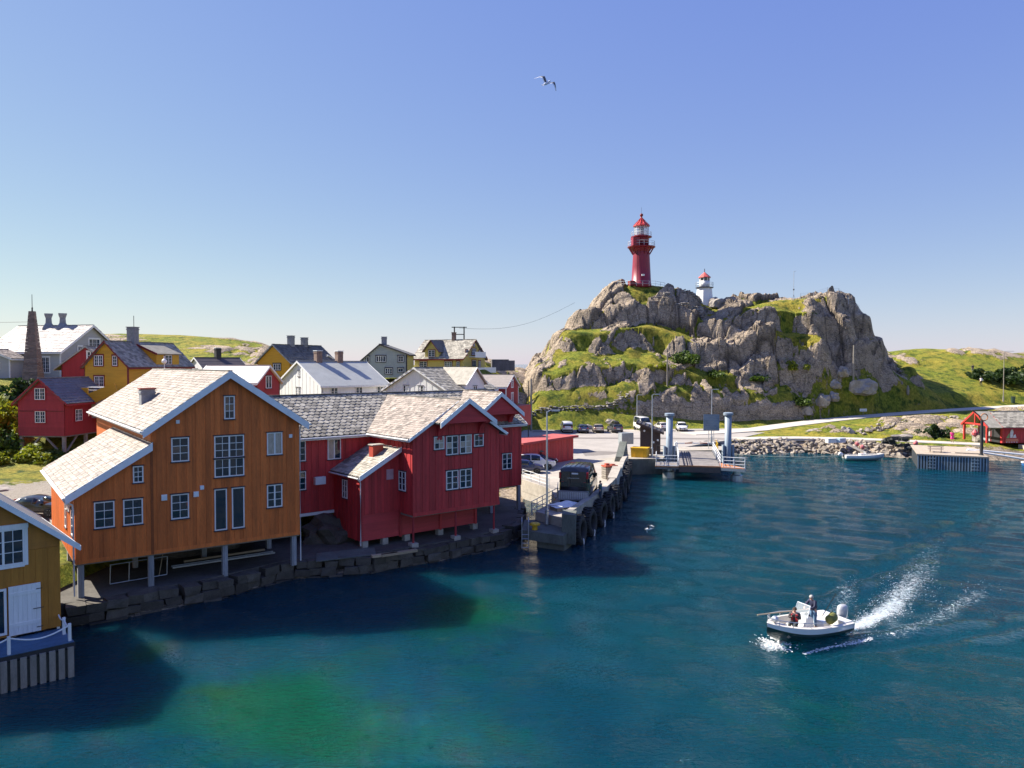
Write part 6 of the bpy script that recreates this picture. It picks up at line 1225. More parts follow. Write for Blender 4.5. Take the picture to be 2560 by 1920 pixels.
for i, (x, y, z, lb) in enumerate(((52.6,115.5,1.75,'pink buoy on the stone bank above the gangplank'),(53.0,114.6,1.35,'lower pink buoy on the stone bank beside the gangplank'),(60.6,113.8,2.0,'round pink buoy beside the heap of net'))):
    t = thing('buoy', lb, 'buoy', (x,y,z), 0, 'pink buoys on the stone bank'); MB().lathe([(.05,-.40),(.26,-.28),(.34,0),(.27,.25),(.1,.36)],12).build('float', M('buoy_pink', (.62,.16,.17), .5), t, True); MB().lathe([(.08,.34),(.08,.5)],8).build('eye', mt_white, t)
gp = thing('gangplank', 'short wooden gangplank with handrail leading down to the moored boat', 'gangplank', (51.6,113.2,.5), R(-65)); MB().beam((-1.6,0,1.2),(1.4,0,.25),.7,.08).build('plank', mt_wood, gp); MB().tube([(-1.6,.35,2.1),(1.4,.35,1.15)],.04,6).build('handrail', mt_wood, gp)
for t_ in (0,.33,.66,1): MB().tube([(-1.6+3*t_,.35,1.2-.95*t_),(-1.6+3*t_,.35,2.1-.95*t_)],.035,6).build('baluster', mt_wood, gp)
tag(MB().tube([(33,115,.25),(38,113.5,.06),(44,112.2,.06),(47.8,111.6,.35)],.05,6).build('mooring_rope', M('rope_green', (.30,.36,.30), .8)), 'pale green mooring rope floating from the bank to the moored boat', 'rope')
for i, (x, y, lb) in enumerate(((49.2,117.0,'white fish box on the stone bank left of the gangplank'),(50.8,117.2,'blue and white fish box on top of the stone bank'))):
    t = thing('fish_box', lb, 'box', (x,y,1.75), R(10+i*20)); fm = mt_white if i == 0 else M('box_blue', (.45,.55,.66), .5)
    MB().box(-.7,-.4,0,.7,.4,.06).box(-.7,-.4,.06,-.65,.4,.6).box(.65,-.4,.06,.7,.4,.6).box(-.65,-.4,.06,.65,-.35,.6).box(-.65,.35,.06,.65,.4,.6).build('tub', fm, t); MB().box(-.74,-.44,.6,.74,.44,.68).build('lid', fm, t)
wb = thing('litter_bin', 'dark green litter bin beside the right road lamp', 'bin', (112.4,170.3,hz(112.4,170.3))); MB().lathe([(.38,0),(.45,1.35)],10).build('body', M('bin_green', (.02,.05,.035), .5), wb); MB().lathe([(.47,1.35),(.47,1.45)],10).build('rim', mt_dark, wb)
st = thing('carved_post', 'pale weathered carved post standing at the edge of the hill shadow', 'post', (84.5,162.1,hz(84.5,162.1))); MB().lathe([(.24,0),(.30,.7),(.26,1.2),(.30,1.5),(.17,1.66)],10).build('shaft', mt_wood, st, True); MB().lathe([(.15,1.62),(.20,1.8),(.17,2.0),(.05,2.1)],10).build('head', mt_wood, st, True)

# ---------------- bushes
def leafmat(name, a, b):
    if name in _mats: return _mats[name]
    m, n, bs, l = nodes(name); c = ramp(n, mathn(n, 'FRACT', mathn(n, 'ADD', geo(n, 'Random Per Island'), noisen(n, geo(n), .8, 2))), [(.0, a), (1, b)])
    l.new(c, bs.inputs['Base Color']); bs.inputs['Roughness'].default_value = .6
    tr = n.nodes.new('ShaderNodeBsdfTranslucent'); l.new(c, tr.inputs['Color']); mx = n.nodes.new('ShaderNodeMixShader'); mx.inputs[0].default_value = .35
    l.new(bs.outputs[0], mx.inputs[1]); l.new(tr.outputs[0], mx.inputs[2]); l.new(mx.outputs[0], n.nodes['Material Output'].inputs['Surface']); _mats[name] = m; return m
lf_bright = leafmat('leaf_bright', (.10,.15,.008), (.36,.38,.02)); lf_green = leafmat('leaf_green', (.03,.07,.008), (.11,.17,.015)); lf_dark = leafmat('leaf_dark', (.012,.035,.008), (.045,.085,.012))
_bush = {}
def bush(label, x, y, size, mat, n=1500, z=None, cat='bush', name='bush', group=None, leaf=.16):
    key = (mat.name, n, leaf)
    if key not in _bush:
        r = np.random.default_rng(len(_bush)+3); mb = MB(); cl = [(r.normal(0,.45,3), r.uniform(.28,.5)) for _ in range(14)]
        for i in range(n):
            c, rad = cl[r.integers(14)]; d = r.normal(0,1,3); d /= np.linalg.norm(d); p = c*np.array([1,1,.6])+d*rad*r.uniform(.7,1.05); p[2] = abs(p[2]+.25)
            a = r.normal(0,1,3); a /= np.linalg.norm(a); b = np.cross(a, r.normal(0,1,3)); b /= np.linalg.norm(b); s = leaf*r.uniform(.6,1.3)
            mb.v += [tuple(p-a*s), tuple(p+b*s*.5), tuple(p+a*s), tuple(p-b*s*.5)]; k = len(mb.v)-4; mb.f.append((k,k+1,k+2,k+3))
        _bush[key] = mb.mesh('foliage', mat)
    t = thing(name, label, cat, (x,y,(hz(x,y) if z is None else z)-.15), random.uniform(0,6), group); o = link('foliage', _bush[key], t); o.scale = size
    MB().lathe([(.08,-.2),(.04,size[2]*.5)],6).build('stem', mt_wood, t); return t
for i, (x, y, s, m, lb) in enumerate(((-55.2,82.5,(2.6,2.2,3.4),lf_bright,'bright yellow-green bush left of the red stilt house wall'),(-56.5,86.5,(2.8,2.2,3.2),lf_dark,'dark ivy-green hedge below the picket fence'),(-52.2,86.0,(2.4,1.8,3.0),lf_dark,'dark green bush between obelisk and red stilt house'),(-53.6,79.5,(2.0,1.8,2.2),lf_green,'mid green bush at the left foot of the stilt house'),(-49.2,77.6,(2.0,1.6,1.5),lf_bright,'yellow-green shrub under the stilts'),
    (-46.8,78.2,(1.8,1.4,1.3),lf_green,'rounded green shrub beside the right stilt'),(-51.6,75.4,(1.8,1.4,1.0),lf_bright,'low bright shrub in front of the stilts'),(-58.5,79.5,(2.4,2.2,2.6),lf_bright,'bright bush at the left picture edge'),(-57,90.2,(2.6,1.2,1.6),lf_dark,'dark creeper on the terrace wall under the obelisk'),
    (117.5,180,(5,3.5,3.2),lf_dark,'large dark shrub thicket at the right picture edge'),(111.8,181,(3.4,2.6,2.4),lf_dark,'dark shrub left of the right edge thicket'),(123,182,(5,3.5,3.6),lf_dark,'dark shrub thicket beyond the road lamp'),(35.2,153.2,(3.0,2.2,2.6),lf_green,'fresh green bush in the middle cleft of the hill'),(40.2,151.2,(3.2,1.6,1.4),lf_green,'long low green shrub on the hill ledge above the cut cliff'),
    (49.8,153.6,(3.6,1.5,1.5),lf_green,'low green shrub right of the hill ledge'),(57.8,152.2,(2.4,1.8,1.8),lf_green,'green bush at the right end of the cut cliff'),(68.5,123.3,(2.2,2,2.2),lf_dark,'dark shrub against the left side of the red boathouse'),(57.5,156.0,(2.2,1.6,1.6),lf_bright,'bright green shrub right of the hill pole'),(29.8,150.6,(2.0,1.4,1.0),lf_bright,'small bright shrub beside the hillside pole'))):
    bush(lb, x, y, s, m, 1500, leaf=.13)
# ---------------- vehicles
mt_cglass = glassmat('car_glass', (.008,.014,.02), .03, 1.6, 0)
mt_tail = M('tail_light', (.45,.015,.02), .25, .1); mt_head = M('head_light', (.75,.78,.8), .15, .05); mt_rim = M('alloy_rim', (.55,.55,.56), .3, .1, metal=.7); mt_plate = M('number_plate', (.80,.80,.78), .4, .03)
def paint(name, col=(.5,.5,.5), metal=.0):
    if name in _mats: return _mats[name]
    m, n, b, l = nodes(name); b.inputs['Base Color'].default_value = (*col,1); b.inputs['Roughness'].default_value = .28; b.inputs['Metallic'].default_value = metal; b.inputs['Coat Weight'].default_value = .8; b.inputs['Coat Roughness'].default_value = .05
    l.new(bumpn(n, noisen(n, geo(n), 1.2, 2), .03, .05), b.inputs['Normal']); _mats[name] = m; return m
PROF = { # t along the length from the rear, sill, belt, top (fractions of height), roof inset
 'suv':   [(0,.30,.56,.57,0),(.015,.22,.60,.61,0),(.035,.20,.62,.68,.02),(.10,.19,.63,.95,.10),(.22,.19,.63,.99,.13),(.42,.19,.62,1.0,.14),(.56,.19,.61,.975,.14),(.64,.19,.60,.90,.13),(.77,.19,.60,.64,.02),(.88,.19,.55,.58,0),(.96,.21,.48,.51,0),(1,.30,.40,.42,0)],
 'wagon': [(0,.30,.58,.59,0),(.015,.22,.63,.64,0),(.04,.20,.65,.70,.02),(.13,.19,.66,.93,.10),(.25,.19,.66,.99,.13),(.42,.19,.65,1.0,.14),(.55,.19,.64,.97,.14),(.62,.19,.64,.91,.13),(.76,.19,.63,.66,.02),(.88,.19,.57,.60,0),(.96,.21,.49,.52,0),(1,.30,.40,.42,0)],
 'sedan': [(0,.34,.62,.63,0),(.02,.24,.66,.67,0),(.06,.22,.68,.70,0),(.17,.21,.68,.73,.03),(.30,.21,.68,.94,.13),(.42,.21,.67,1.0,.15),(.53,.21,.66,.98,.15),(.60,.21,.65,.92,.14),(.74,.21,.64,.67,.02),(.87,.21,.58,.61,0),(.96,.23,.50,.53,0),(1,.32,.42,.44,0)],
 'van':   [(0,.24,.55,.56,0),(.01,.16,.58,.62,0),(.02,.15,.58,.80,.02),(.04,.15,.58,.97,.05),(.12,.15,.57,1.0,.07),(.45,.15,.56,1.0,.07),(.66,.15,.55,.99,.08),(.74,.15,.55,.95,.09),(.86,.15,.54,.62,.03),(.94,.15,.48,.54,0),(.985,.18,.42,.46,0),(1,.26,.36,.38,0)]}
_wheel = {}
def wheel_mesh(r, w):
    k = (round(r,2), round(w,2))
    if k not in _wheel:
        ty = MB().lathe([(r*.62,-w/2),(r*.93,-w/2),(r,-w*.32),(r,w*.32),(r*.93,w/2),(r*.62,w/2)],24,caps=False).mesh('tyre', mt_black, True)
        rm = MB().lathe([(r*.64,-w*.45),(r*.64,w*.40),(r*.58,w*.44),(r*.55,w*.25),(.02,w*.22)],24)
        for a in range(6):
            c, s = math.cos(a*math.pi/3), math.sin(a*math.pi/3); rm.beam((c*.05,s*.05,w*.36),(c*r*.58,s*r*.58,w*.42),r*.17,.03)
        rm.lathe([(.09,w*.30),(.08,w*.42)],10); _wheel[k] = (ty, rm.mesh('rim', mt_rim))
    return _wheel[k]
def car(name, label, cat, loc, heading, L, Wd, H, kind, col, group=None, side_glass=True, box=False, boot=False, wr=.33, plate=True, roofrail=False):
    """heading: direction of the nose, degrees from +x"""
    t = thing(name, label, cat, loc, R(heading), group); st = PROF[kind]; body = MB(); parts = dict(side_window=[MB(), MB()], windscreen=[MB()], rear_window=[MB()]); rows = []
    for tt, sl_, be, tp, ins in st:
        x = (tt-.5)*L; e = min(tt/.06, (1-tt)/.10, 1); e = max(e, 0); wd = Wd/2*(.80+.20*math.sqrt(e)); zs, zb_, zt = sl_*H, be*H, tp*H; ri = wd-ins*Wd
        rows.append([(x,0,zs),(x,wd*.88,zs),(x,wd*.985,zs+.10*H),(x,wd,(zs+zb_)/2+.03*H),(x,wd*.975,zb_),(x,ri,max(zt-.035*H,zb_+.004)),(x,ri*.82,max(zt-.006*H,zb_+.006)),(x,0,zt+.008*H)])
    n = len(rows[0]); V = []
    for r in rows: V += r
    for r in rows: V += [(x,-y,z) for x,y,z in r]
    N = len(st)*n; F = []
    cab = lambda i: st[i][3]-st[i][2] > .22
    used = dict(side_window=([],[]), windscreen=[], rear_window=[])
    for i in range(len(st)-1):
        for k in range(n-1):
            f = (i*n+k, i*n+k+1, (i+1)*n+k+1, (i+1)*n+k); g = tuple(N+q for q in reversed(f))
            if k == 4 and cab(i) and cab(i+1) and side_glass: used['side_window'][0].append((i, f)); used['side_window'][1].append((i, g)); continue
            hi = st[i][3]-st[i][2]; hj = st[i+1][3]-st[i+1][2]
            if k >= 5 and st[i][0] > .5 and hi > .22 and hj < .1: used['windscreen'] += [f, g]; continue
            if k >= 5 and st[i][0] < .35 and ((hi < .1 and hj > .18)): used['rear_window'] += [f, g]; continue
            F += [f, g]
    F.append(tuple(range(n))[::-1]+tuple(N+k for k in range(1, n-1))); F.append(tuple((len(st)-1)*n+k for k in range(n))+tuple(N+(len(st)-1)*n+k for k in range(n-2,0,-1)))
    mb = MB(); mb.v = V; mb.f = F; mb.build('body', col, t, True)
    def piece(nm, faces, shrink=.0):
        m_ = MB(); idx = {}
        for f in faces:
            q = []
            for v in f:
                if v not in idx: idx[v] = len(m_.v); m_.v.append(V[v])
                q.append(idx[v])
            m_.f.append(tuple(q))
        o = m_.build(nm, mt_cglass, t, True); md = o.modifiers.new('s','SOLIDIFY'); md.thickness = .012; md.offset = -1; return o
    if used['windscreen']: piece('windscreen', used['windscreen'])
    if used['rear_window']: piece('rear_window', used['rear_window'])
    if side_glass:
        for s in (0,1):
            piece('side_window', [f for i, f in used['side_window'][s]])
            for i, f in used['side_window'][s][1::2]:
                a, b = Vector(V[f[0]]), Vector(V[f[1]]); link('pillar', MB().beam(a, b, .07, .04, (0,1,0)).mesh('pillar', col), t)
    zx = [L*(.5-.19), -L*(.5-.20)]; ty, rm = wheel_mesh(wr, .21)
    for x in zx:
        for s in (-1,1):
            w_ = bpy.data.objects.new('wheel', None); COL.objects.link(w_); w_.parent = t; w_.location = (x, s*(Wd/2-.105), wr); w_.rotation_euler = (-s*math.pi/2,0,0); w_.empty_display_size = .1
            o = link('tyre', ty, w_); o = link('rim', rm, w_)
            link('wheel_arch', MB().lathe([(wr*1.18,-.02),(wr*1.18,.012),(wr*.9,.013)],20).mesh('wheel_arch', mt_black), t).matrix_basis = Matrix.Translation((x,s*(Wd/2*.995-.012),wr*1.05))@Matrix.Rotation(-s*math.pi/2,4,'X')
    zb_ = st[1][2]*H
    for s in (-1,1):
        link('tail_light', MB().box(-L/2-.015,s*Wd*.36-.11,zb_-.10*H,-L/2+.06,s*Wd*.36+.11,zb_+.03*H).mesh('tail_light', mt_tail), t)
        link('headlight', MB().box(L/2-.16,s*Wd*.33-.17,.43*H,L/2-.02,s*Wd*.33+.17,.50*H).mesh('headlight', mt_head), t)
        link('mirror', MB().box(L*.17,s*(Wd/2+.02)-.08,.60*H,L*.17+.14,s*(Wd/2+.02)+.10,.69*H).mesh('mirror', col), t)
        link('door_handle', MB().box(-.15,s*Wd/2-.02,.545*H,.02,s*Wd/2+.02,.565*H).mesh('door_handle', mt_black), t)
    if plate: link('number_plate', MB().box(-L/2-.03,-.26,.42*H,-L/2-.004,.26,.42*H+.12).mesh('number_plate', mt_plate), t); link('number_plate', MB().box(L/2+.004,-.26,.26*H,L/2+.03,.26,.26*H+.12).mesh('number_plate', mt_plate), t)
    link('bumper', MB().box(-L/2-.05,-Wd*.44,.20*H,-L/2+.10,Wd*.44,.33*H).mesh('bumper', mt_black if kind != 'sedan' else col), t); link('grille', MB().box(L/2-.06,-Wd*.27,.26*H,L/2+.012,Wd*.27,.40*H).mesh('grille', mt_black), t)
    if box:
        bx_ = MB(); nx = 10
        for i in range(nx+1):
            u = i/nx; zt = .34*math.sin(math.pi*min(1,.12+u*.88))**.5
            bx_.v += [(-.95+1.95*u,-.42,0),(-.95+1.95*u,-.40,zt*.8),(-.95+1.95*u,-.25,zt),(-.95+1.95*u,.25,zt),(-.95+1.95*u,.40,zt*.8),(-.95+1.95*u,.42,0)]
        for i in range(nx):
            for k in range(6): a = i*6+k; b = i*6+(k+1)%6; bx_.f.append((a,b,b+6,a+6))
        bx_.f += [tuple(range(5,-1,-1)), tuple(nx*6+k for k in range(6))]
        link('roof_box', bx_.mesh('roof_box', paint('box_black',(.012,.013,.016))), t).location = (-.25,0,H+.10)
        for x in (-.8,.4): link('roof_bar', MB().box(x-.03,-Wd*.36,H-.02,x+.03,Wd*.36,H+.09).mesh('roof_bar', mt_black), t)
    if boot: link('boot_lid', MB().beam((-L/2+.42,0,H*.97),(-L/2-.45,0,H*1.22),Wd*.78,.07,(0,0,1)).mesh('boot_lid', col), t); link('boot_glass', MB().beam((-L/2+.40,0,H*1.02),(-L/2+.0,0,H*1.135),Wd*.66,.05,(0,0,1)).mesh('boot_glass', mt_cglass), t)
    return t
PG = 'cars parked below the rocky hill'
ZP = 1.948
car('parked_van', 'white van parked at the left end of the car row', 'van', (9.55,132.9,ZP), 92, 4.6, 1.85, 1.95, 'van', paint('car_white',(.74,.74,.73)), PG)
car('parked_car', 'dark blue hatchback parked beside the white van', 'car', (12.3,132.0,ZP), 91, 4.1, 1.75, 1.5, 'wagon', paint('car_navy',(.03,.05,.12)), PG)
car('parked_car', 'beige estate car parked in the middle of the row', 'car', (15.05,132.8,ZP), 88, 4.5, 1.8, 1.5, 'wagon', paint('car_beige',(.42,.35,.28),.3), PG)
car('parked_car', 'dark grey car with black roof box parked below the hill', 'car', (18.0,132.8,ZP), 99, 4.5, 1.82, 1.58, 'suv', paint('car_grey',(.10,.095,.10),.3), PG, box=True)
car('parked_van', 'tall white van parked behind the brown booth', 'van', (23.4,136.0,ZP), -80, 5.0, 2.0, 2.5, 'van', paint('car_white'), PG)
car('parked_car', 'small white car parked behind the left ramp tower', 'car', (26.9,136.6,ZP), 100, 3.9, 1.7, 1.5, 'wagon', paint('car_cream',(.66,.62,.57)), PG)
car('parked_car', 'white hatchback with its nose towards the water', 'car', (30.3,135.6,ZP), -97, 4.2, 1.8, 1.55, 'wagon', paint('car_white'), PG)
NG = 'cars parked beside the red shed'
car('parked_car', 'dark blue estate car nearest the red warehouse', 'car', (1.35,83.5,ZP), 0, 4.4, 1.8, 1.5, 'wagon', paint('car_blue',(.016,.03,.10)), NG)
car('parked_car', 'white sport utility car between two dark cars', 'car', (2.5,86.5,ZP), 2, 4.9, 1.95, 1.75, 'suv', paint('car_white'), NG, wr=.38)
car('parked_car', 'dark maroon car with roof box and raised boot lid', 'car', (3.0,89.2,ZP), 3, 4.7, 1.85, 1.55, 'wagon', paint('car_maroon',(.03,.018,.022)), NG, box=True, boot=True)
car('parked_car', 'black car on the gravel left of the orange boathouse', 'car', (-34.2,54.6,3.06), -4, 4.5, 1.8, 1.42, 'sedan', paint('car_black',(.010,.010,.013)), None)
# big black van at the pier head
bv = car('black_van', 'large black van with dark rear window standing on the pier head', 'van', (6.0,67.6,1.955), 76, 5.6, 2.3, 2.7, 'van', paint('van_black',(.007,.008,.011)), None, plate=False, wr=.38); bv.scale = (1.1,1.16,1.16)
MB().add([(-2.83,-.98,1.3),(-2.83,.98,1.3),(-2.78,.88,2.4),(-2.78,-.88,2.4),(-2.80,-.98,1.3),(-2.80,.98,1.3),(-2.70,.88,2.4),(-2.70,-.88,2.4)],[(3,2,1,0),(4,5,6,7),(0,1,5,4),(1,2,6,5),(2,3,7,6),(3,0,4,7)]).build('rear_glass', mt_cglass, bv)
MB().box(-2.86,-.34,2.22,-2.79,.14,2.32).build('roof_badge', mt_plate, bv); MB().box(-2.87,-.42,1.92,-2.83,.42,1.95).build('wiper', mt_steel, bv)
gr = MB().box(-2.98,-1.12,.32,-2.74,1.12,1.0).build('rear_bumper', M('bumper_grey', (.26,.26,.27), .55), bv)
for i in range(16): link('bumper_slat', MB().box(-2.995,-1.05+i*.135,.40,-2.982,-.98+i*.135,.92).mesh('bumper_slat', mt_steel), gr)
for s in (-1,1): MB().box(-2.86,s*1.02-.08,1.9,-2.70,s*1.02+.06,2.35).build('tail_light', mt_tail, bv)
for i in range(5): MB().box(-2.3+i*.0,-.75+i*.36,2.735,1.0,-.72+i*.36,2.755).build('roof_rib', mt_black, bv)

# ---------------- people
def skin(name, edges, pos, rad, mat, parent, sub=1, rootj=None):
    """grow one continuous surface over a joint skeleton"""
    names = sorted({j for e in edges for j in e}); idx = {j: i for i, j in enumerate(names)}
    m = bpy.data.meshes.new(name); m.from_pydata([pos[j] for j in names], [(idx[a], idx[b]) for a, b in edges], [])
    o = bpy.data.objects.new('tmp', m); COL.objects.link(o); o.modifiers.new('k','SKIN'); s = o.modifiers.new('s','SUBSURF'); s.levels = s.render_levels = sub
    for j in names:
        r = rad[j]; sv = m.skin_vertices[0].data[idx[j]]; sv.radius = r if isinstance(r, tuple) else (r, r); sv.use_root = (j == (rootj or names[0]))
    dg = bpy.context.evaluated_depsgraph_get(); me = bpy.data.meshes.new_from_object(o.evaluated_get(dg)); bpy.data.objects.remove(o)
    me.name = name; me.materials.clear(); me.materials.append(mat); me.shade_smooth(); return link(name, me, parent)
mt_skin = M('skin', (.52,.30,.22), .55, .06); mt_hair = M('hair_grey', (.45,.42,.38), .8, .2); mt_hairdk = M('hair_dark', (.05,.03,.02), .8, .2)
def person(label, loc, rz, J, top, bottom, hair=None, long_sleeve=True, group=None, extra=None, shoes=None, long_legs=True):
    """J: joint overrides on a standing figure 1.75 m tall facing +x"""
    t = thing('person', label, 'person', loc, R(rz), group)
    P = dict(pel=(0,0,.95),sp=(0,0,1.15),ch=(.01,0,1.36),nk=(.01,0,1.50),hd0=(.03,0,1.56),hd=(.035,0,1.64),hdt=(.02,0,1.73),nose=(.125,0,1.625))
    for s, n in ((1,'l'),(-1,'r')):
        P.update({n+'sh':(0,s*.19,1.44),n+'el':(-.02,s*.26,1.16),n+'wr':(.06,s*.27,.92),n+'pa':(.08,s*.27,.84),n+'hip':(0,s*.10,.92),n+'kn':(.02,s*.11,.50),n+'an':(-.02,s*.11,.08),n+'to':(.15,s*.12,.03)})
    P.update(J)
    for n, s in (('l',1),('r',-1)):
        w = Vector(P[n+'wr']); p = Vector(P[n+'pa']); d = (p-w).normalized(); sd_ = d.cross(Vector((0,0,1))); sd_ = sd_.normalized() if sd_.length > .1 else Vector((1,0,0)); up = sd_.cross(d)
        for k in range(4):
            a = p+sd_*(-.033+k*.022)+d*.02; ln = (.055,.068,.064,.05)[k]; P[n+'f%d'%k] = tuple(a); P[n+'g%d'%k] = tuple(a+d*ln*.6-up*.012); P[n+'h%d'%k] = tuple(a+d*ln-up*.035)
        P[n+'t0'] = tuple(w.lerp(p,.55)+sd_*.045); P[n+'t1'] = tuple(w.lerp(p,1.05)+sd_*.065-up*.01)
    Rd = dict(pel=.135,sp=.125,ch=.145,nk=.055,hd0=.065,hd=.098,hdt=.06,nose=.018)
    for n in 'lr':
        Rd.update({n+'sh':.065,n+'el':.045,n+'wr':.03,n+'pa':(.042,.022),n+'hip':.095,n+'kn':.062,n+'an':.042,n+'to':.038,n+'t0':.014,n+'t1':.011})
        for k in range(4): Rd[n+'f%d'%k] = .0105; Rd[n+'g%d'%k] = .0095; Rd[n+'h%d'%k] = .008
    E_ = [('pel','sp'),('sp','ch'),('ch','nk'),('nk','hd0'),('hd0','hd'),('hd','hdt'),('hd','nose')]
    for n in 'lr':
        E_ += [('ch',n+'sh'),(n+'sh',n+'el'),(n+'el',n+'wr'),(n+'wr',n+'pa'),('pel',n+'hip'),(n+'hip',n+'kn'),(n+'kn',n+'an'),(n+'an',n+'to'),(n+'wr',n+'t0'),(n+'t0',n+'t1')]
        for k in range(4): E_ += [(n+'pa',n+'f%d'%k),(n+'f%d'%k,n+'g%d'%k),(n+'g%d'%k,n+'h%d'%k)]
    skin('body', E_, P, Rd, mt_skin, t, 1, 'pel')
    g = {k: (v*1.22+.012 if not isinstance(v, tuple) else v) for k, v in Rd.items()}; Q = dict(P)
    Q['nkb'] = tuple(Vector(P['ch']).lerp(Vector(P['nk']),.55)); g['nkb'] = .085
    e = [('pel','sp'),('sp','ch'),('ch','nkb')]
    for n in 'lr':
        e += [('ch',n+'sh')]
        if long_sleeve: e += [(n+'sh',n+'el'),(n+'el',n+'wr')]; g[n+'wr'] = .042
        else: Q[n+'ue'] = tuple(Vector(P[n+'sh']).lerp(Vector(P[n+'el']),.6)); g[n+'ue'] = .075; e += [(n+'sh',n+'ue')]
    skin('top', e, Q, g, top, t, 1, 'sp')
    if bottom:
        e = []; Q['wst'] = tuple(Vector(P['pel']).lerp(Vector(P['sp']),.35)); g['wst'] = .15
        e.append(('pel','wst'))
        for n in 'lr':
            e += [('pel',n+'hip')]
            if long_legs: Q[n+'cf'] = tuple(Vector(P[n+'kn']).lerp(Vector(P[n+'an']),.93)); g[n+'cf'] = .06; e += [(n+'hip',n+'kn'),(n+'kn',n+'cf')]
            else: e += [(n+'hip',n+'kn')]
        skin('trousers', e, Q, g, bottom, t, 1, 'pel')
    for n in 'lr':
        a = Vector(P[n+'an']); b = Vector(P[n+'to']); MB().tube([a-(b-a)*.35-Vector((0,0,.02)), a-Vector((0,0,.02)), a.lerp(b,.6), b+(b-a)*.2],[.045,.058,.05,.03],8).build('shoe', shoes or mt_black, t, True)
    h = Vector(P['hd']); d = (Vector(P['nose'])-h).normalized()
    if hair:
        m = MB(); top_ = Vector(P['hdt'])
        for i in range(7):
            for k in range(12):
                th = math.pi*.5*i/6; ph = 2*math.pi*k/12; v = Vector((math.cos(ph)*math.sin(th+.02),math.sin(ph)*math.sin(th+.02),math.cos(th)))
                cut = 1.09 if v.dot(d) < .45 else .93
                m.v.append(tuple(h+Vector((v.x*.107,v.y*.098,v.z*.118))*cut-d*.012))
        for i in range(6):
            for k in range(12): m.f.append((i*12+k,(i+1)*12+k,(i+1)*12+(k+1)%12,i*12+(k+1)%12))
        m.build('hair', hair, t, True)
    sd_ = d.cross(Vector((0,0,1))).normalized(); up = sd_.cross(d)
    for s in (-1,1):
        e_ = h+d*.093+sd_*s*.034+up*.012; MB().lathe([(.004,-.01),(.012,-.006),(.012,.006),(.004,.01)],8).build('eye', mt_black, t).location = e_
        MB().lathe([(.005,-.028),(.015,-.01),(.016,.014),(.005,.03)],6).build('ear', mt_skin, t).location = h+sd_*s*.102
    MB().box(-.006,-.024,-.005,.006,.024,.005).build('mouth', M('lips', (.35,.12,.10), .5), t).matrix_basis = Matrix.Translation(h+d*.088-up*.045)@Matrix.Rotation(math.atan2(d.y,d.x),4,'Z')
    if extra: extra(t, P)
    return t
def dress(mat, z0, z1, r0, r1):
    def f(t, P): MB().lathe([(r1,z0),(r1*.93,z0+.2),(r0*1.02,z1-.15),(r0,z1)],18).build('skirt', mat, t, True)
    return f
mt_pink = M('dress_pink', (.72,.03,.22), .6, .08)
ZL = float(gz(69.9,116.2))
person('woman in a bright pink dress walking on the lane', (67.0,115.4,1.96), 250, dict(lkn=(.10,.10,.50),lan=(.16,.10,.10),lto=(.32,.11,.05),rkn=(0,-.10,.49),ran=(-.20,-.10,.12),rto=(-.05,-.11,.03),lel=(-.12,.26,1.18),lwr=(-.06,.27,.95),lpa=(-.04,.27,.87),rel=(.06,-.26,1.17),rwr=(.20,-.26,.97),rpa=(.24,-.26,.90)), mt_pink, None, mt_hairdk, False, extra=dress(mt_pink,.52,1.0,.15,.27))
def pack(t, P): MB().hexa([(-.38,-.16,1.0),(-.14,-.16,1.0),(-.14,.16,1.0),(-.38,.16,1.0),(-.34,-.13,1.5),(-.14,-.13,1.5),(-.14,.13,1.5),(-.34,.13,1.5)]).build('backpack', M('pack_white', (.66,.64,.66), .7), t)
WK = dict(lkn=(.16,.10,.52),lan=(.14,.10,.12),lto=(.30,.11,.08),rkn=(-.02,-.10,.48),ran=(-.22,-.10,.14),rto=(-.08,-.11,.05),lel=(-.14,.25,1.18),lwr=(-.06,.26,.96),lpa=(-.03,.26,.88),rel=(.08,-.25,1.17),rwr=(.22,-.24,1.0),rpa=(.27,-.24,.95))
hk = M('cloth_white', (.70,.68,.70), .7, .1); hb = M('cloth_dark', (.035,.035,.045), .7, .15)
person('hiker in white top and dark trousers climbing the right slope', (108.9,176.4,hz(108.9,176.4)), 80, WK, hk, hb, mt_hairdk, False, extra=pack).scale = (1.15,1.15,1.15)
person('farther hiker in dark clothes above the white-topped hiker', (112.0,184.8,hz(112.0,184.8)), 75, WK, hb, M('cloth_greyblue', (.12,.14,.18), .7), mt_hairdk, True)
person('man in a teal T-shirt standing beside the black van', (7.75,66.3,1.955), 150, dict(lel=(.10,.27,1.18),lwr=(.26,.12,1.10),lpa=(.32,.05,1.10),rel=(.10,-.27,1.18),rwr=(.26,-.10,1.08),rpa=(.32,-.03,1.08),nose=(.125,.01,1.60)), M('shirt_teal', (.03,.11,.11), .7, .1), M('jeans_navy', (.02,.035,.07), .7, .1), mt_hairdk, False)

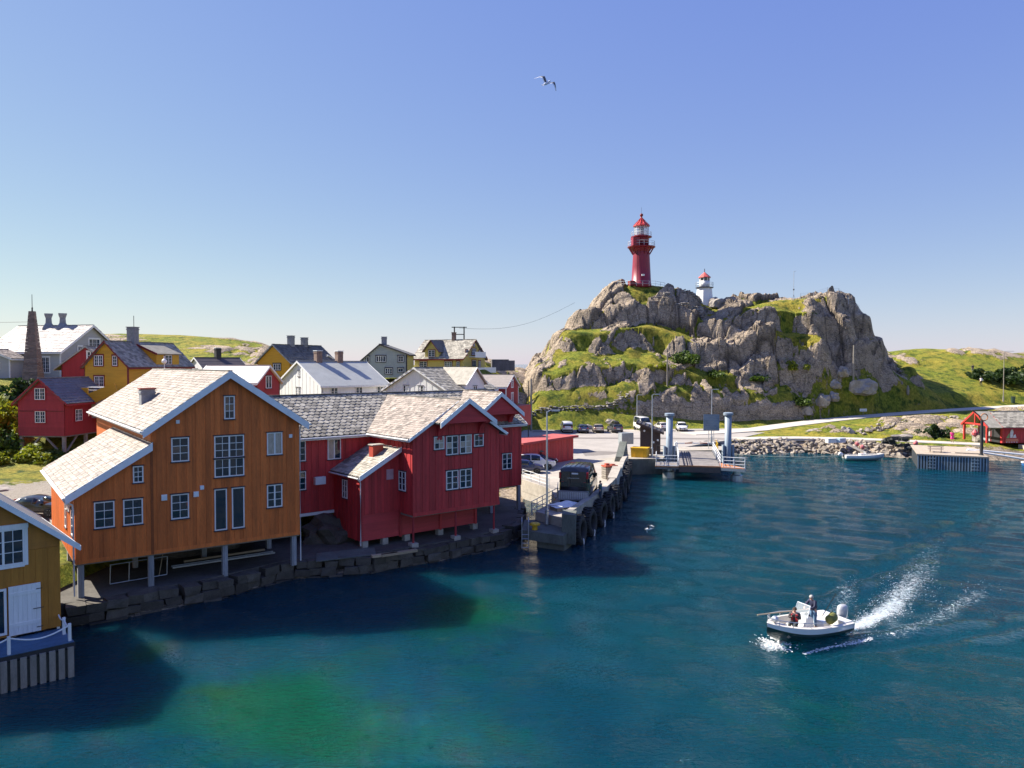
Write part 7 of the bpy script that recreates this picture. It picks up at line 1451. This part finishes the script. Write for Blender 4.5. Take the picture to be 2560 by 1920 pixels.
# ---------------- boats
mt_hullw = paint('gelcoat_white',(.74,.74,.73)); mt_hulld = paint('gelcoat_green',(.008,.035,.03)); mt_hullb = paint('gelcoat_pale',(.60,.66,.70)); mt_deckb = M('boat_deck', (.62,.58,.52), .6, .06); mt_cush = M('cushion_tan', (.30,.25,.20), .7, .1)
def hull(L, B, mats, root, depth=.55, free=.75, sheer=.35, z0=0, flare=1.0):
    """lofted hull, bow at +x; lower strake and topside as two parts, gunwale and inner liner"""
    n = 22; secs = []
    for i in range(n+1):
        t = i/n; x = (t-.45)*L; w = B/2*(1-max(0,(t-.42)/.58)**2.6)*(.94+.06*min(1,t*4)); w = max(w,.015); k = -.30*depth*(1-t**3)+depth*.75*max(0,(t-.6)/.4)**2.5; sh = free+sheer*t**2.2
        secs.append((x,w,k,sh))
    def strip(name, mat, fa, fb, m=5, inner=False):
        mb = MB()
        for (x,w,k,sh) in secs:
            for s in (1,-1):
                for j in range(m+1):
                    f = fa+(fb-fa)*j/m; z = k+(sh-k)*f; y = w*min(1,(.12+.88*min(1,f/.55)**.7))*(1+.02*flare*f); mb.v.append((x+(.10*f*max(0,(x/L+.05))),s*y,z+z0))
        q = 2*(m+1)
        for i in range(n):
            for s in (0,1):
                for j in range(m):
                    a = i*q+s*(m+1)+j; f = (a,a+1,a+1+q,a+q); mb.f.append(f if s == 1 else f[::-1])
        # transom
        for j in range(m): mb.f.append((j, j+1, (m+1)+j+1, (m+1)+j))
        return mb.build(name, mat, root, True)
    strip('lower_hull', mats[0], 0, .70); strip('topside', mats[1], .70, 1.0, 3)
    mb = MB()
    for (x,w,k,sh) in secs:     # gunwale ring and inner well
        x2 = x+.10*max(0,(x/L+.05)); wi = max(w-.17,.01)
        mb.v += [(x2,w*1.02,sh+z0),(x2,wi,sh+.03+z0),(x2-.02,wi*.97,sh-.42+z0),(x2,-w*1.02,sh+z0),(x2,-wi,sh+.03+z0),(x2-.02,-wi*.97,sh-.42+z0)]
    for i in range(n):
        a = i*6
        if secs[i+1][1] < .62*B/2:      # foredeck
            mb.f += [(a,a+6,a+7,a+1),(a+4,a+10,a+9,a+3),(a+1,a+7,a+10,a+4)]
        else: mb.f += [(a,a+6,a+7,a+1),(a+1,a+7,a+8,a+2),(a+4,a+10,a+9,a+3),(a+5,a+11,a+10,a+4),(a+2,a+8,a+11,a+5)]
    mb.f += [(0,1,4,3),(1,2,5,4)]
    mb.build('deck_liner', mt_deckb, root, False)
    return secs
def outboard(root, x, z, s=1, tilt=0, mat=None):
    t = bpy.data.objects.new('outboard_motor', None); COL.objects.link(t); t.parent = root; t.location = (x,0,z); t.rotation_euler = (0,R(tilt),0); t.scale = (s,s,s); m = mat or paint('motor_grey',(.42,.43,.44))
    mb = MB(); rings = [(-.24,.16,.0),(-.34,.20,.12),(-.36,.21,.40),(-.30,.19,.56),(-.2,.10,.63)]
    for fx, w, z_ in rings:
        for k in range(12): a = 2*math.pi*k/12; mb.v.append((-.18+math.cos(a)*(abs(fx)*.85), math.sin(a)*w, z_))
    for i in range(4):
        for k in range(12): mb.f.append((i*12+k,i*12+(k+1)%12,(i+1)*12+(k+1)%12,(i+1)*12+k))
    mb.f += [tuple(range(11,-1,-1)), tuple(48+k for k in range(12))]; link('cowling', mb.mesh('cowling', m, True), t)
    link('leg', MB().box(-.26,-.06,-.75,-.08,.06,.02).box(-.36,-.10,-.42,-.02,.10,-.38).mesh('leg', mt_dark), t); link('bracket', MB().box(-.06,-.14,-.25,.10,.14,.05).mesh('bracket', mt_dark), t); return t
hdg = math.degrees(math.atan2(BDIR.y, BDIR.x))
bt = thing('motor_boat', 'white and dark green motor boat with two men heading left', 'boat', (BOAT.x,BOAT.y,.14), R(hdg)); bt.rotation_euler = (R(-2),R(-2),R(hdg))
hull(5.2, 2.2, (mt_hulld, mt_hullw), bt, .62, .66, .34)
outboard(bt, -2.52, .52, 1.15)
MB().hexa([(-.1,-.38,.28),(.62,-.38,.28),(.62,.38,.28),(-.1,.38,.28),(.05,-.34,1.02),(.5,-.34,1.10),(.5,.34,1.10),(.05,.34,1.02)]).build('console', mt_hullw, bt)
MB().add([(.52,-.42,1.08),(.52,.42,1.08),(.30,.38,1.62),(.30,-.38,1.62)],[(0,1,2,3)]).build('windscreen', clearglass('boat_screen'), bt); MB().tube([(.52,-.43,1.06),(.30,-.39,1.64),(.30,.39,1.64),(.52,.43,1.06)],.025,6).build('screen_frame', mt_railw, bt)
MB().box(.62,-.36,.30,1.15,.36,.66).build('front_seat', mt_hullw, bt); MB().box(-1.2,-.45,.30,-.72,.45,.70).build('helm_seat', mt_hullw, bt)
MB().box(-2.35,-.9,.32,-1.75,.9,.72).build('aft_bench', mt_hullw, bt); MB().box(1.25,.42,.36,2.05,.62,.62).build('cushion', mt_cush, bt); MB().box(1.25,-.62,.36,2.05,-.42,.62).build('cushion', mt_cush, bt)
for s in (-1,1):
    pts = [(-.2,s*.98,.92),(.9,s*.97,1.04),(1.9,s*.74,1.14),(2.45,s*.38,1.20),(2.75,0,1.22)]; MB().tube(pts,.022,6).build('bow_rail', mt_steel, bt)
    for (x,y,z) in pts[1:4]: MB().tube([(x,y*.99,z-.28),(x,y,z)],.018,5).build('stanchion', mt_steel, bt)
MB().tube([(-1.2,-.80,.95),(3.0,-.55,1.25)],.03,6).build('boat_hook', mt_plank, bt)
MB().tube([(-.9,.2,.95),(-1.25,.55,2.0),(-1.3,.6,2.2)],.02,5).build('fishing_rod', mt_black, bt)
MB().lathe([(.05,0),(.16,.05),(.17,.2),(.1,.28)],8,(2.35,0,1.0)).build('anchor_cleat', mt_steel, bt)
def place(t, loc, rz): t.location = bt.matrix_basis@Vector(loc); t.rotation_euler = (0,0,R(hdg+rz)); return t
bag = place(thing('duffel_bag', 'olive green bag on the aft floor of the moving motor boat', 'bag'), (-1.25,.50,.62), 20); MB().tube([(-.36,0,.22),(-.28,0,.24),(.28,0,.24),(.36,0,.22)],[.12,.24,.24,.12],12).build('body', M('bag_olive', (.20,.20,.05), .8, .35, 6), bag, True); MB().tube([(-.15,-.12,.42),(-.1,0,.58),(.1,0,.58),(.15,-.12,.42)],.02,6).build('handle', M('bag_dark', (.05,.055,.02), .8), bag)
SIT = dict(pel=(0,0,.10),sp=(-.05,0,.30),ch=(-.03,0,.52),nk=(.0,0,.66),hd0=(.03,0,.72),hd=(.045,0,.80),hdt=(.03,0,.89),nose=(.14,0,.785),lsh=(-.03,.19,.60),rsh=(-.03,-.19,.60),lhip=(.03,.10,.09),rhip=(.03,-.10,.09),lkn=(.42,.14,.22),rkn=(.42,-.13,.22),lan=(.62,.15,-.18),ran=(.62,-.14,-.18),lto=(.78,.15,-.22),rto=(.78,-.14,-.22),lel=(.08,.28,.36),lwr=(.24,.10,.52),lpa=(.26,.03,.57),rel=(.08,-.28,.36),rwr=(.24,-.08,.50),rpa=(.26,-.02,.55))
red_vest = M('vest_red', (.55,.03,.04), .6, .1)
def vest(t, P):
    for s in (-1,1): MB().hexa([(.06,s*.05,.22),(.06,s*.15,.22),(.09,s*.16,.58),(.09,s*.06,.58),(.13,s*.05,.22),(.13,s*.15,.22),(.16,s*.15,.58),(.16,s*.06,.58)]).build('life_vest', red_vest, t)
    MB().box(.20,-.07,.50,.34,.07,.60).build('camera', mt_black, t)
m1 = place(person('seated man in dark jacket and red life vest in the boat bow', (0,0,0), 0, SIT, M('jacket_dark', (.05,.045,.05), .7, .12), M('trousers_dark', (.022,.028,.028), .7, .12), mt_hairdk, True, extra=vest), (.95,.05,.66), 25)
HELM = dict(sp=(.03,0,1.14),ch=(.10,0,1.33),nk=(.15,0,1.46),hd0=(.18,0,1.52),hd=(.20,0,1.60),hdt=(.18,0,1.69),nose=(.29,.0,1.575),lsh=(.10,.19,1.41),rsh=(.10,-.19,1.41),lel=(.26,.28,1.17),lwr=(.47,.16,1.10),lpa=(.54,.12,1.09),rel=(.26,-.28,1.17),rwr=(.47,-.16,1.10),rpa=(.54,-.12,1.09),lkn=(.06,.12,.50),rkn=(.06,-.12,.50))
m2_ = place(person('standing grey-haired man in navy jacket at the boat helm', (0,0,0), 0, HELM, M('jacket_navy', (.022,.025,.06), .7, .12), M('jeans_blue', (.10,.19,.30), .7, .15), mt_hair, True), (-.55,.0,.30), -4)
MB().lathe([(.03,-.02),(.17,-.015),(.17,.015),(.03,.02)],16).build('steering_wheel', mt_black, bt).matrix_basis = Matrix.Translation((-.02,0,1.02))@Matrix.Rotation(R(-70),4,'Y')
# moored boat
mbt = thing('moored_boat', 'small pale blue-white boat moored by the stone bank', 'boat', (50.6,109.6,.0), R(-4)); hull(5.6, 2.1, (mt_hullb, mt_hullw), mbt, .5, .72, .28); outboard(mbt, -2.6, .75, 1.1, -55, mt_hullw)
MB().box(-.3,-.5,.3,.5,.5,.95).build('console', mt_hullw, mbt); MB().add([(.5,-.45,.95),(.5,.45,.95),(.25,.4,1.35),(.25,-.4,1.35)],[(0,1,2,3)]).build('windscreen', clearglass('boat_screen'), mbt)
for x in (-1.7,1.2): MB().box(x-.25,-.85,.35,x+.25,.85,.62).build('thwart', mt_hullw, mbt)
MB().box(-1.9,-1.045,.36,-1.2,-1.06,.42).build('name_stripe', mt_grey2, mbt)
# wake and spray
foam = MB(); fr_ = np.random.default_rng(5)
def fleck(x, y, z, s, el=1.0):
    k = fr_.integers(5,8); a0 = fr_.uniform(0,6.28); base = len(foam.v); ca, sa = math.cos(R(hdg)), math.sin(R(hdg))
    for i in range(k):
        a = a0+2*math.pi*i/k; r = s*fr_.uniform(.5,1.2); lx = math.cos(a)*r*el; ly = math.sin(a)*r; foam.v.append((x+lx*ca-ly*sa, y+lx*sa+ly*ca, z+fr_.uniform(-.01,.02)))
    foam.f.append(tuple(range(base, base+k)))
ca, sa = math.cos(R(hdg)), math.sin(R(hdg))
def bw(s, t): return (BOAT.x-s*BDIR.x-t*BDIR.y*-1*-1, BOAT.y-s*BDIR.y+t*BDIR.x*-1*-1)
def wpos(s, t): return (BOAT.x-BDIR.x*s-BDIR.y*t, BOAT.y-BDIR.y*s+BDIR.x*t)
def wz_(x, y): return float(swell(np.array([x]), np.array([y]))[0])
Sx = []
WD = [0]
for a, b in zip(WP, WP[1:]): WD.append(WD[-1]+math.dist(a, b))
def wake(s, t):
    k = max(i for i in range(len(WD)-1) if WD[i] <= s); f = (s-WD[k])/(WD[k+1]-WD[k]); a, b = WP[k], WP[k+1]; L = math.dist(a, b); return (a[0]+(b[0]-a[0])*f-(b[1]-a[1])/L*t, a[1]+(b[1]-a[1])*f+(b[0]-a[0])/L*t)
for i in range(1800):
    s = fr_.uniform(0,1)**1.6*14
    if s > 21: continue
    t = fr_.normal(0,.26+.05*s)
    if vnoise(np.array([s*.8]), np.array([t*1.6+9]))[0] < -.22+.020*s+fr_.uniform(-.2,.2): continue
    Sx.append((*wake(s,t), fr_.uniform(.004,.022)*(1.15-.02*s), 3.2))
for sg, s0, s1, n in ((1,2,12,150),(-1,0,16,220)):
    for i in range(n):
        s = fr_.uniform(s0,s1); t = sg*(1.3+.16*s+fr_.normal(0,.16+.018*s))
        if vnoise(np.array([s*.7+sg*7]), np.array([3.3]))[0] < -.05+fr_.uniform(-.25,.25): continue
        Sx.append((*wake(s,t), fr_.uniform(.004,.018), 3.0))
for i in range(600):   # bow wave
    s = -2.45+abs(fr_.normal(0,.35)); t = fr_.normal(0,.32)+fr_.choice((-1,1))*.2*(s+2.9); Sx.append((*wpos(s,t), fr_.uniform(.012,.05), 1.8))
for i in range(420):
    s = fr_.uniform(-1.8,4.4)
    if vnoise(np.array([s*1.3]), np.array([1.3]))[0] < -.1: continue
    Sx.append((*wpos(s,1.30+.10*(s+2)+fr_.normal(0,.06)), fr_.uniform(.010,.04), 2.6))
XY = np.array([q[:2] for q in Sx]); ZZ = swell(XY[:,0], XY[:,1])
for (x, y, s, el), z in zip(Sx, ZZ): fleck(x, y, z+.03, s, el)
for i in range(220): s = -2.5+fr_.normal(0,.22); t = fr_.normal(0,.4); x, y = wpos(s,t); fleck(x, y, abs(fr_.normal(.08,.16)), fr_.uniform(.02,.05))
fo = foam.build('wake_foam', M('sea_foam', (.80,.82,.82), .6, .05)); stuff(fo, 'white wake foam streaming behind the motor boat', 'foam')

# ---------------- gulls
def gull(label, loc, rz, bank, up, s=1.0, pitch=0):
    t = thing('seagull', label, 'bird', loc, R(rz)); t.scale = (s,s,s)
    wm_ = M('feather_white', (.80,.80,.80), .7, .04); gm = M('feather_grey', (.10,.10,.115), .7, .1)
    b = MB(); b.tube([(-.34,0,-.02),(-.25,0,0),(-.08,0,.0),(.10,0,.01),(.20,0,.04),(.27,0,.05),(.32,0,.045),(.37,0,.03)],[.015,.05,.085,.08,.05,.052,.035,.008],10); b.build('body', wm_, t, True)
    MB().add([(-.25,-.02,0),(-.25,.02,0),(-.46,.10,-.01),(-.46,-.10,-.01),(-.25,-.02,.02),(-.25,.02,.02),(-.46,.10,.0),(-.46,-.10,.0)],[(3,2,1,0),(4,5,6,7),(0,1,5,4),(1,2,6,5),(2,3,7,6),(3,0,4,7)]).build('tail', wm_, t)
    MB().tube([(.36,0,.035),(.43,0,.02)],[.012,.004],6).build('bill', M('bill_yellow', (.6,.4,.05), .5), t)
    for sg in (-1,1):
        P = [(.10,-.12,.06,.0),(.15,-.10,.20,up*.5),(.20,-.05,.36,up),(.10,-.06,.52,up*.8),(-.02,-.10,.68,up*.25),(-.14,-.17,.80,-up*.25)]; m = MB(); w2 = MB()
        for (xf, xb, y, z) in P:
            m.v += [(xf,sg*y,z+.012),(xb+.05,sg*y,z+.008),(xb+.05,sg*y,z-.002),(xf,sg*y,z-.006)]; w2.v += [(xb+.05,sg*y,z+.007),(xb-.02,sg*y,z+.002),(xb-.02,sg*y,z-.003),(xb+.05,sg*y,z-.003)]
        for mm in (m, w2):
            for i in range(len(P)-1):
                for k in range(4): a = i*4+k; c = i*4+(k+1)%4; mm.f.append((a,c,c+4,a+4) if sg > 0 else (a,a+4,c+4,c))
        w = m.build('wing', gm, t, True); link('trailing_feathers', w2.mesh('trailing_feathers', wm_), w)
gull('seagull soaring high in the blue sky', (2.04,45,30.4), 0, 0, .20, 1.0)
xa = Vector((.6,.62,.5)).normalized(); ya = Vector((-.92,.1,.38)); ya = (ya-xa*ya.dot(xa)).normalized(); za = xa.cross(ya)
def orient(o, xa, ya, za): loc = o.location.copy(); s = o.scale.copy(); o.rotation_euler = Matrix((xa,ya,za)).transposed().to_euler()
orient(bpy.data.objects['seagull'], xa, ya, za)
gull('white seagull gliding low over the water by the pier', (10.6,58.5,1.15), 0, 0, .25, .85)
xa = Vector((-.9,-.3,-.1)).normalized(); ya = Vector((.3,-.75,.5)); ya = (ya-xa*ya.dot(xa)).normalized(); orient(bpy.data.objects['seagull.001'], xa, ya, xa.cross(ya))
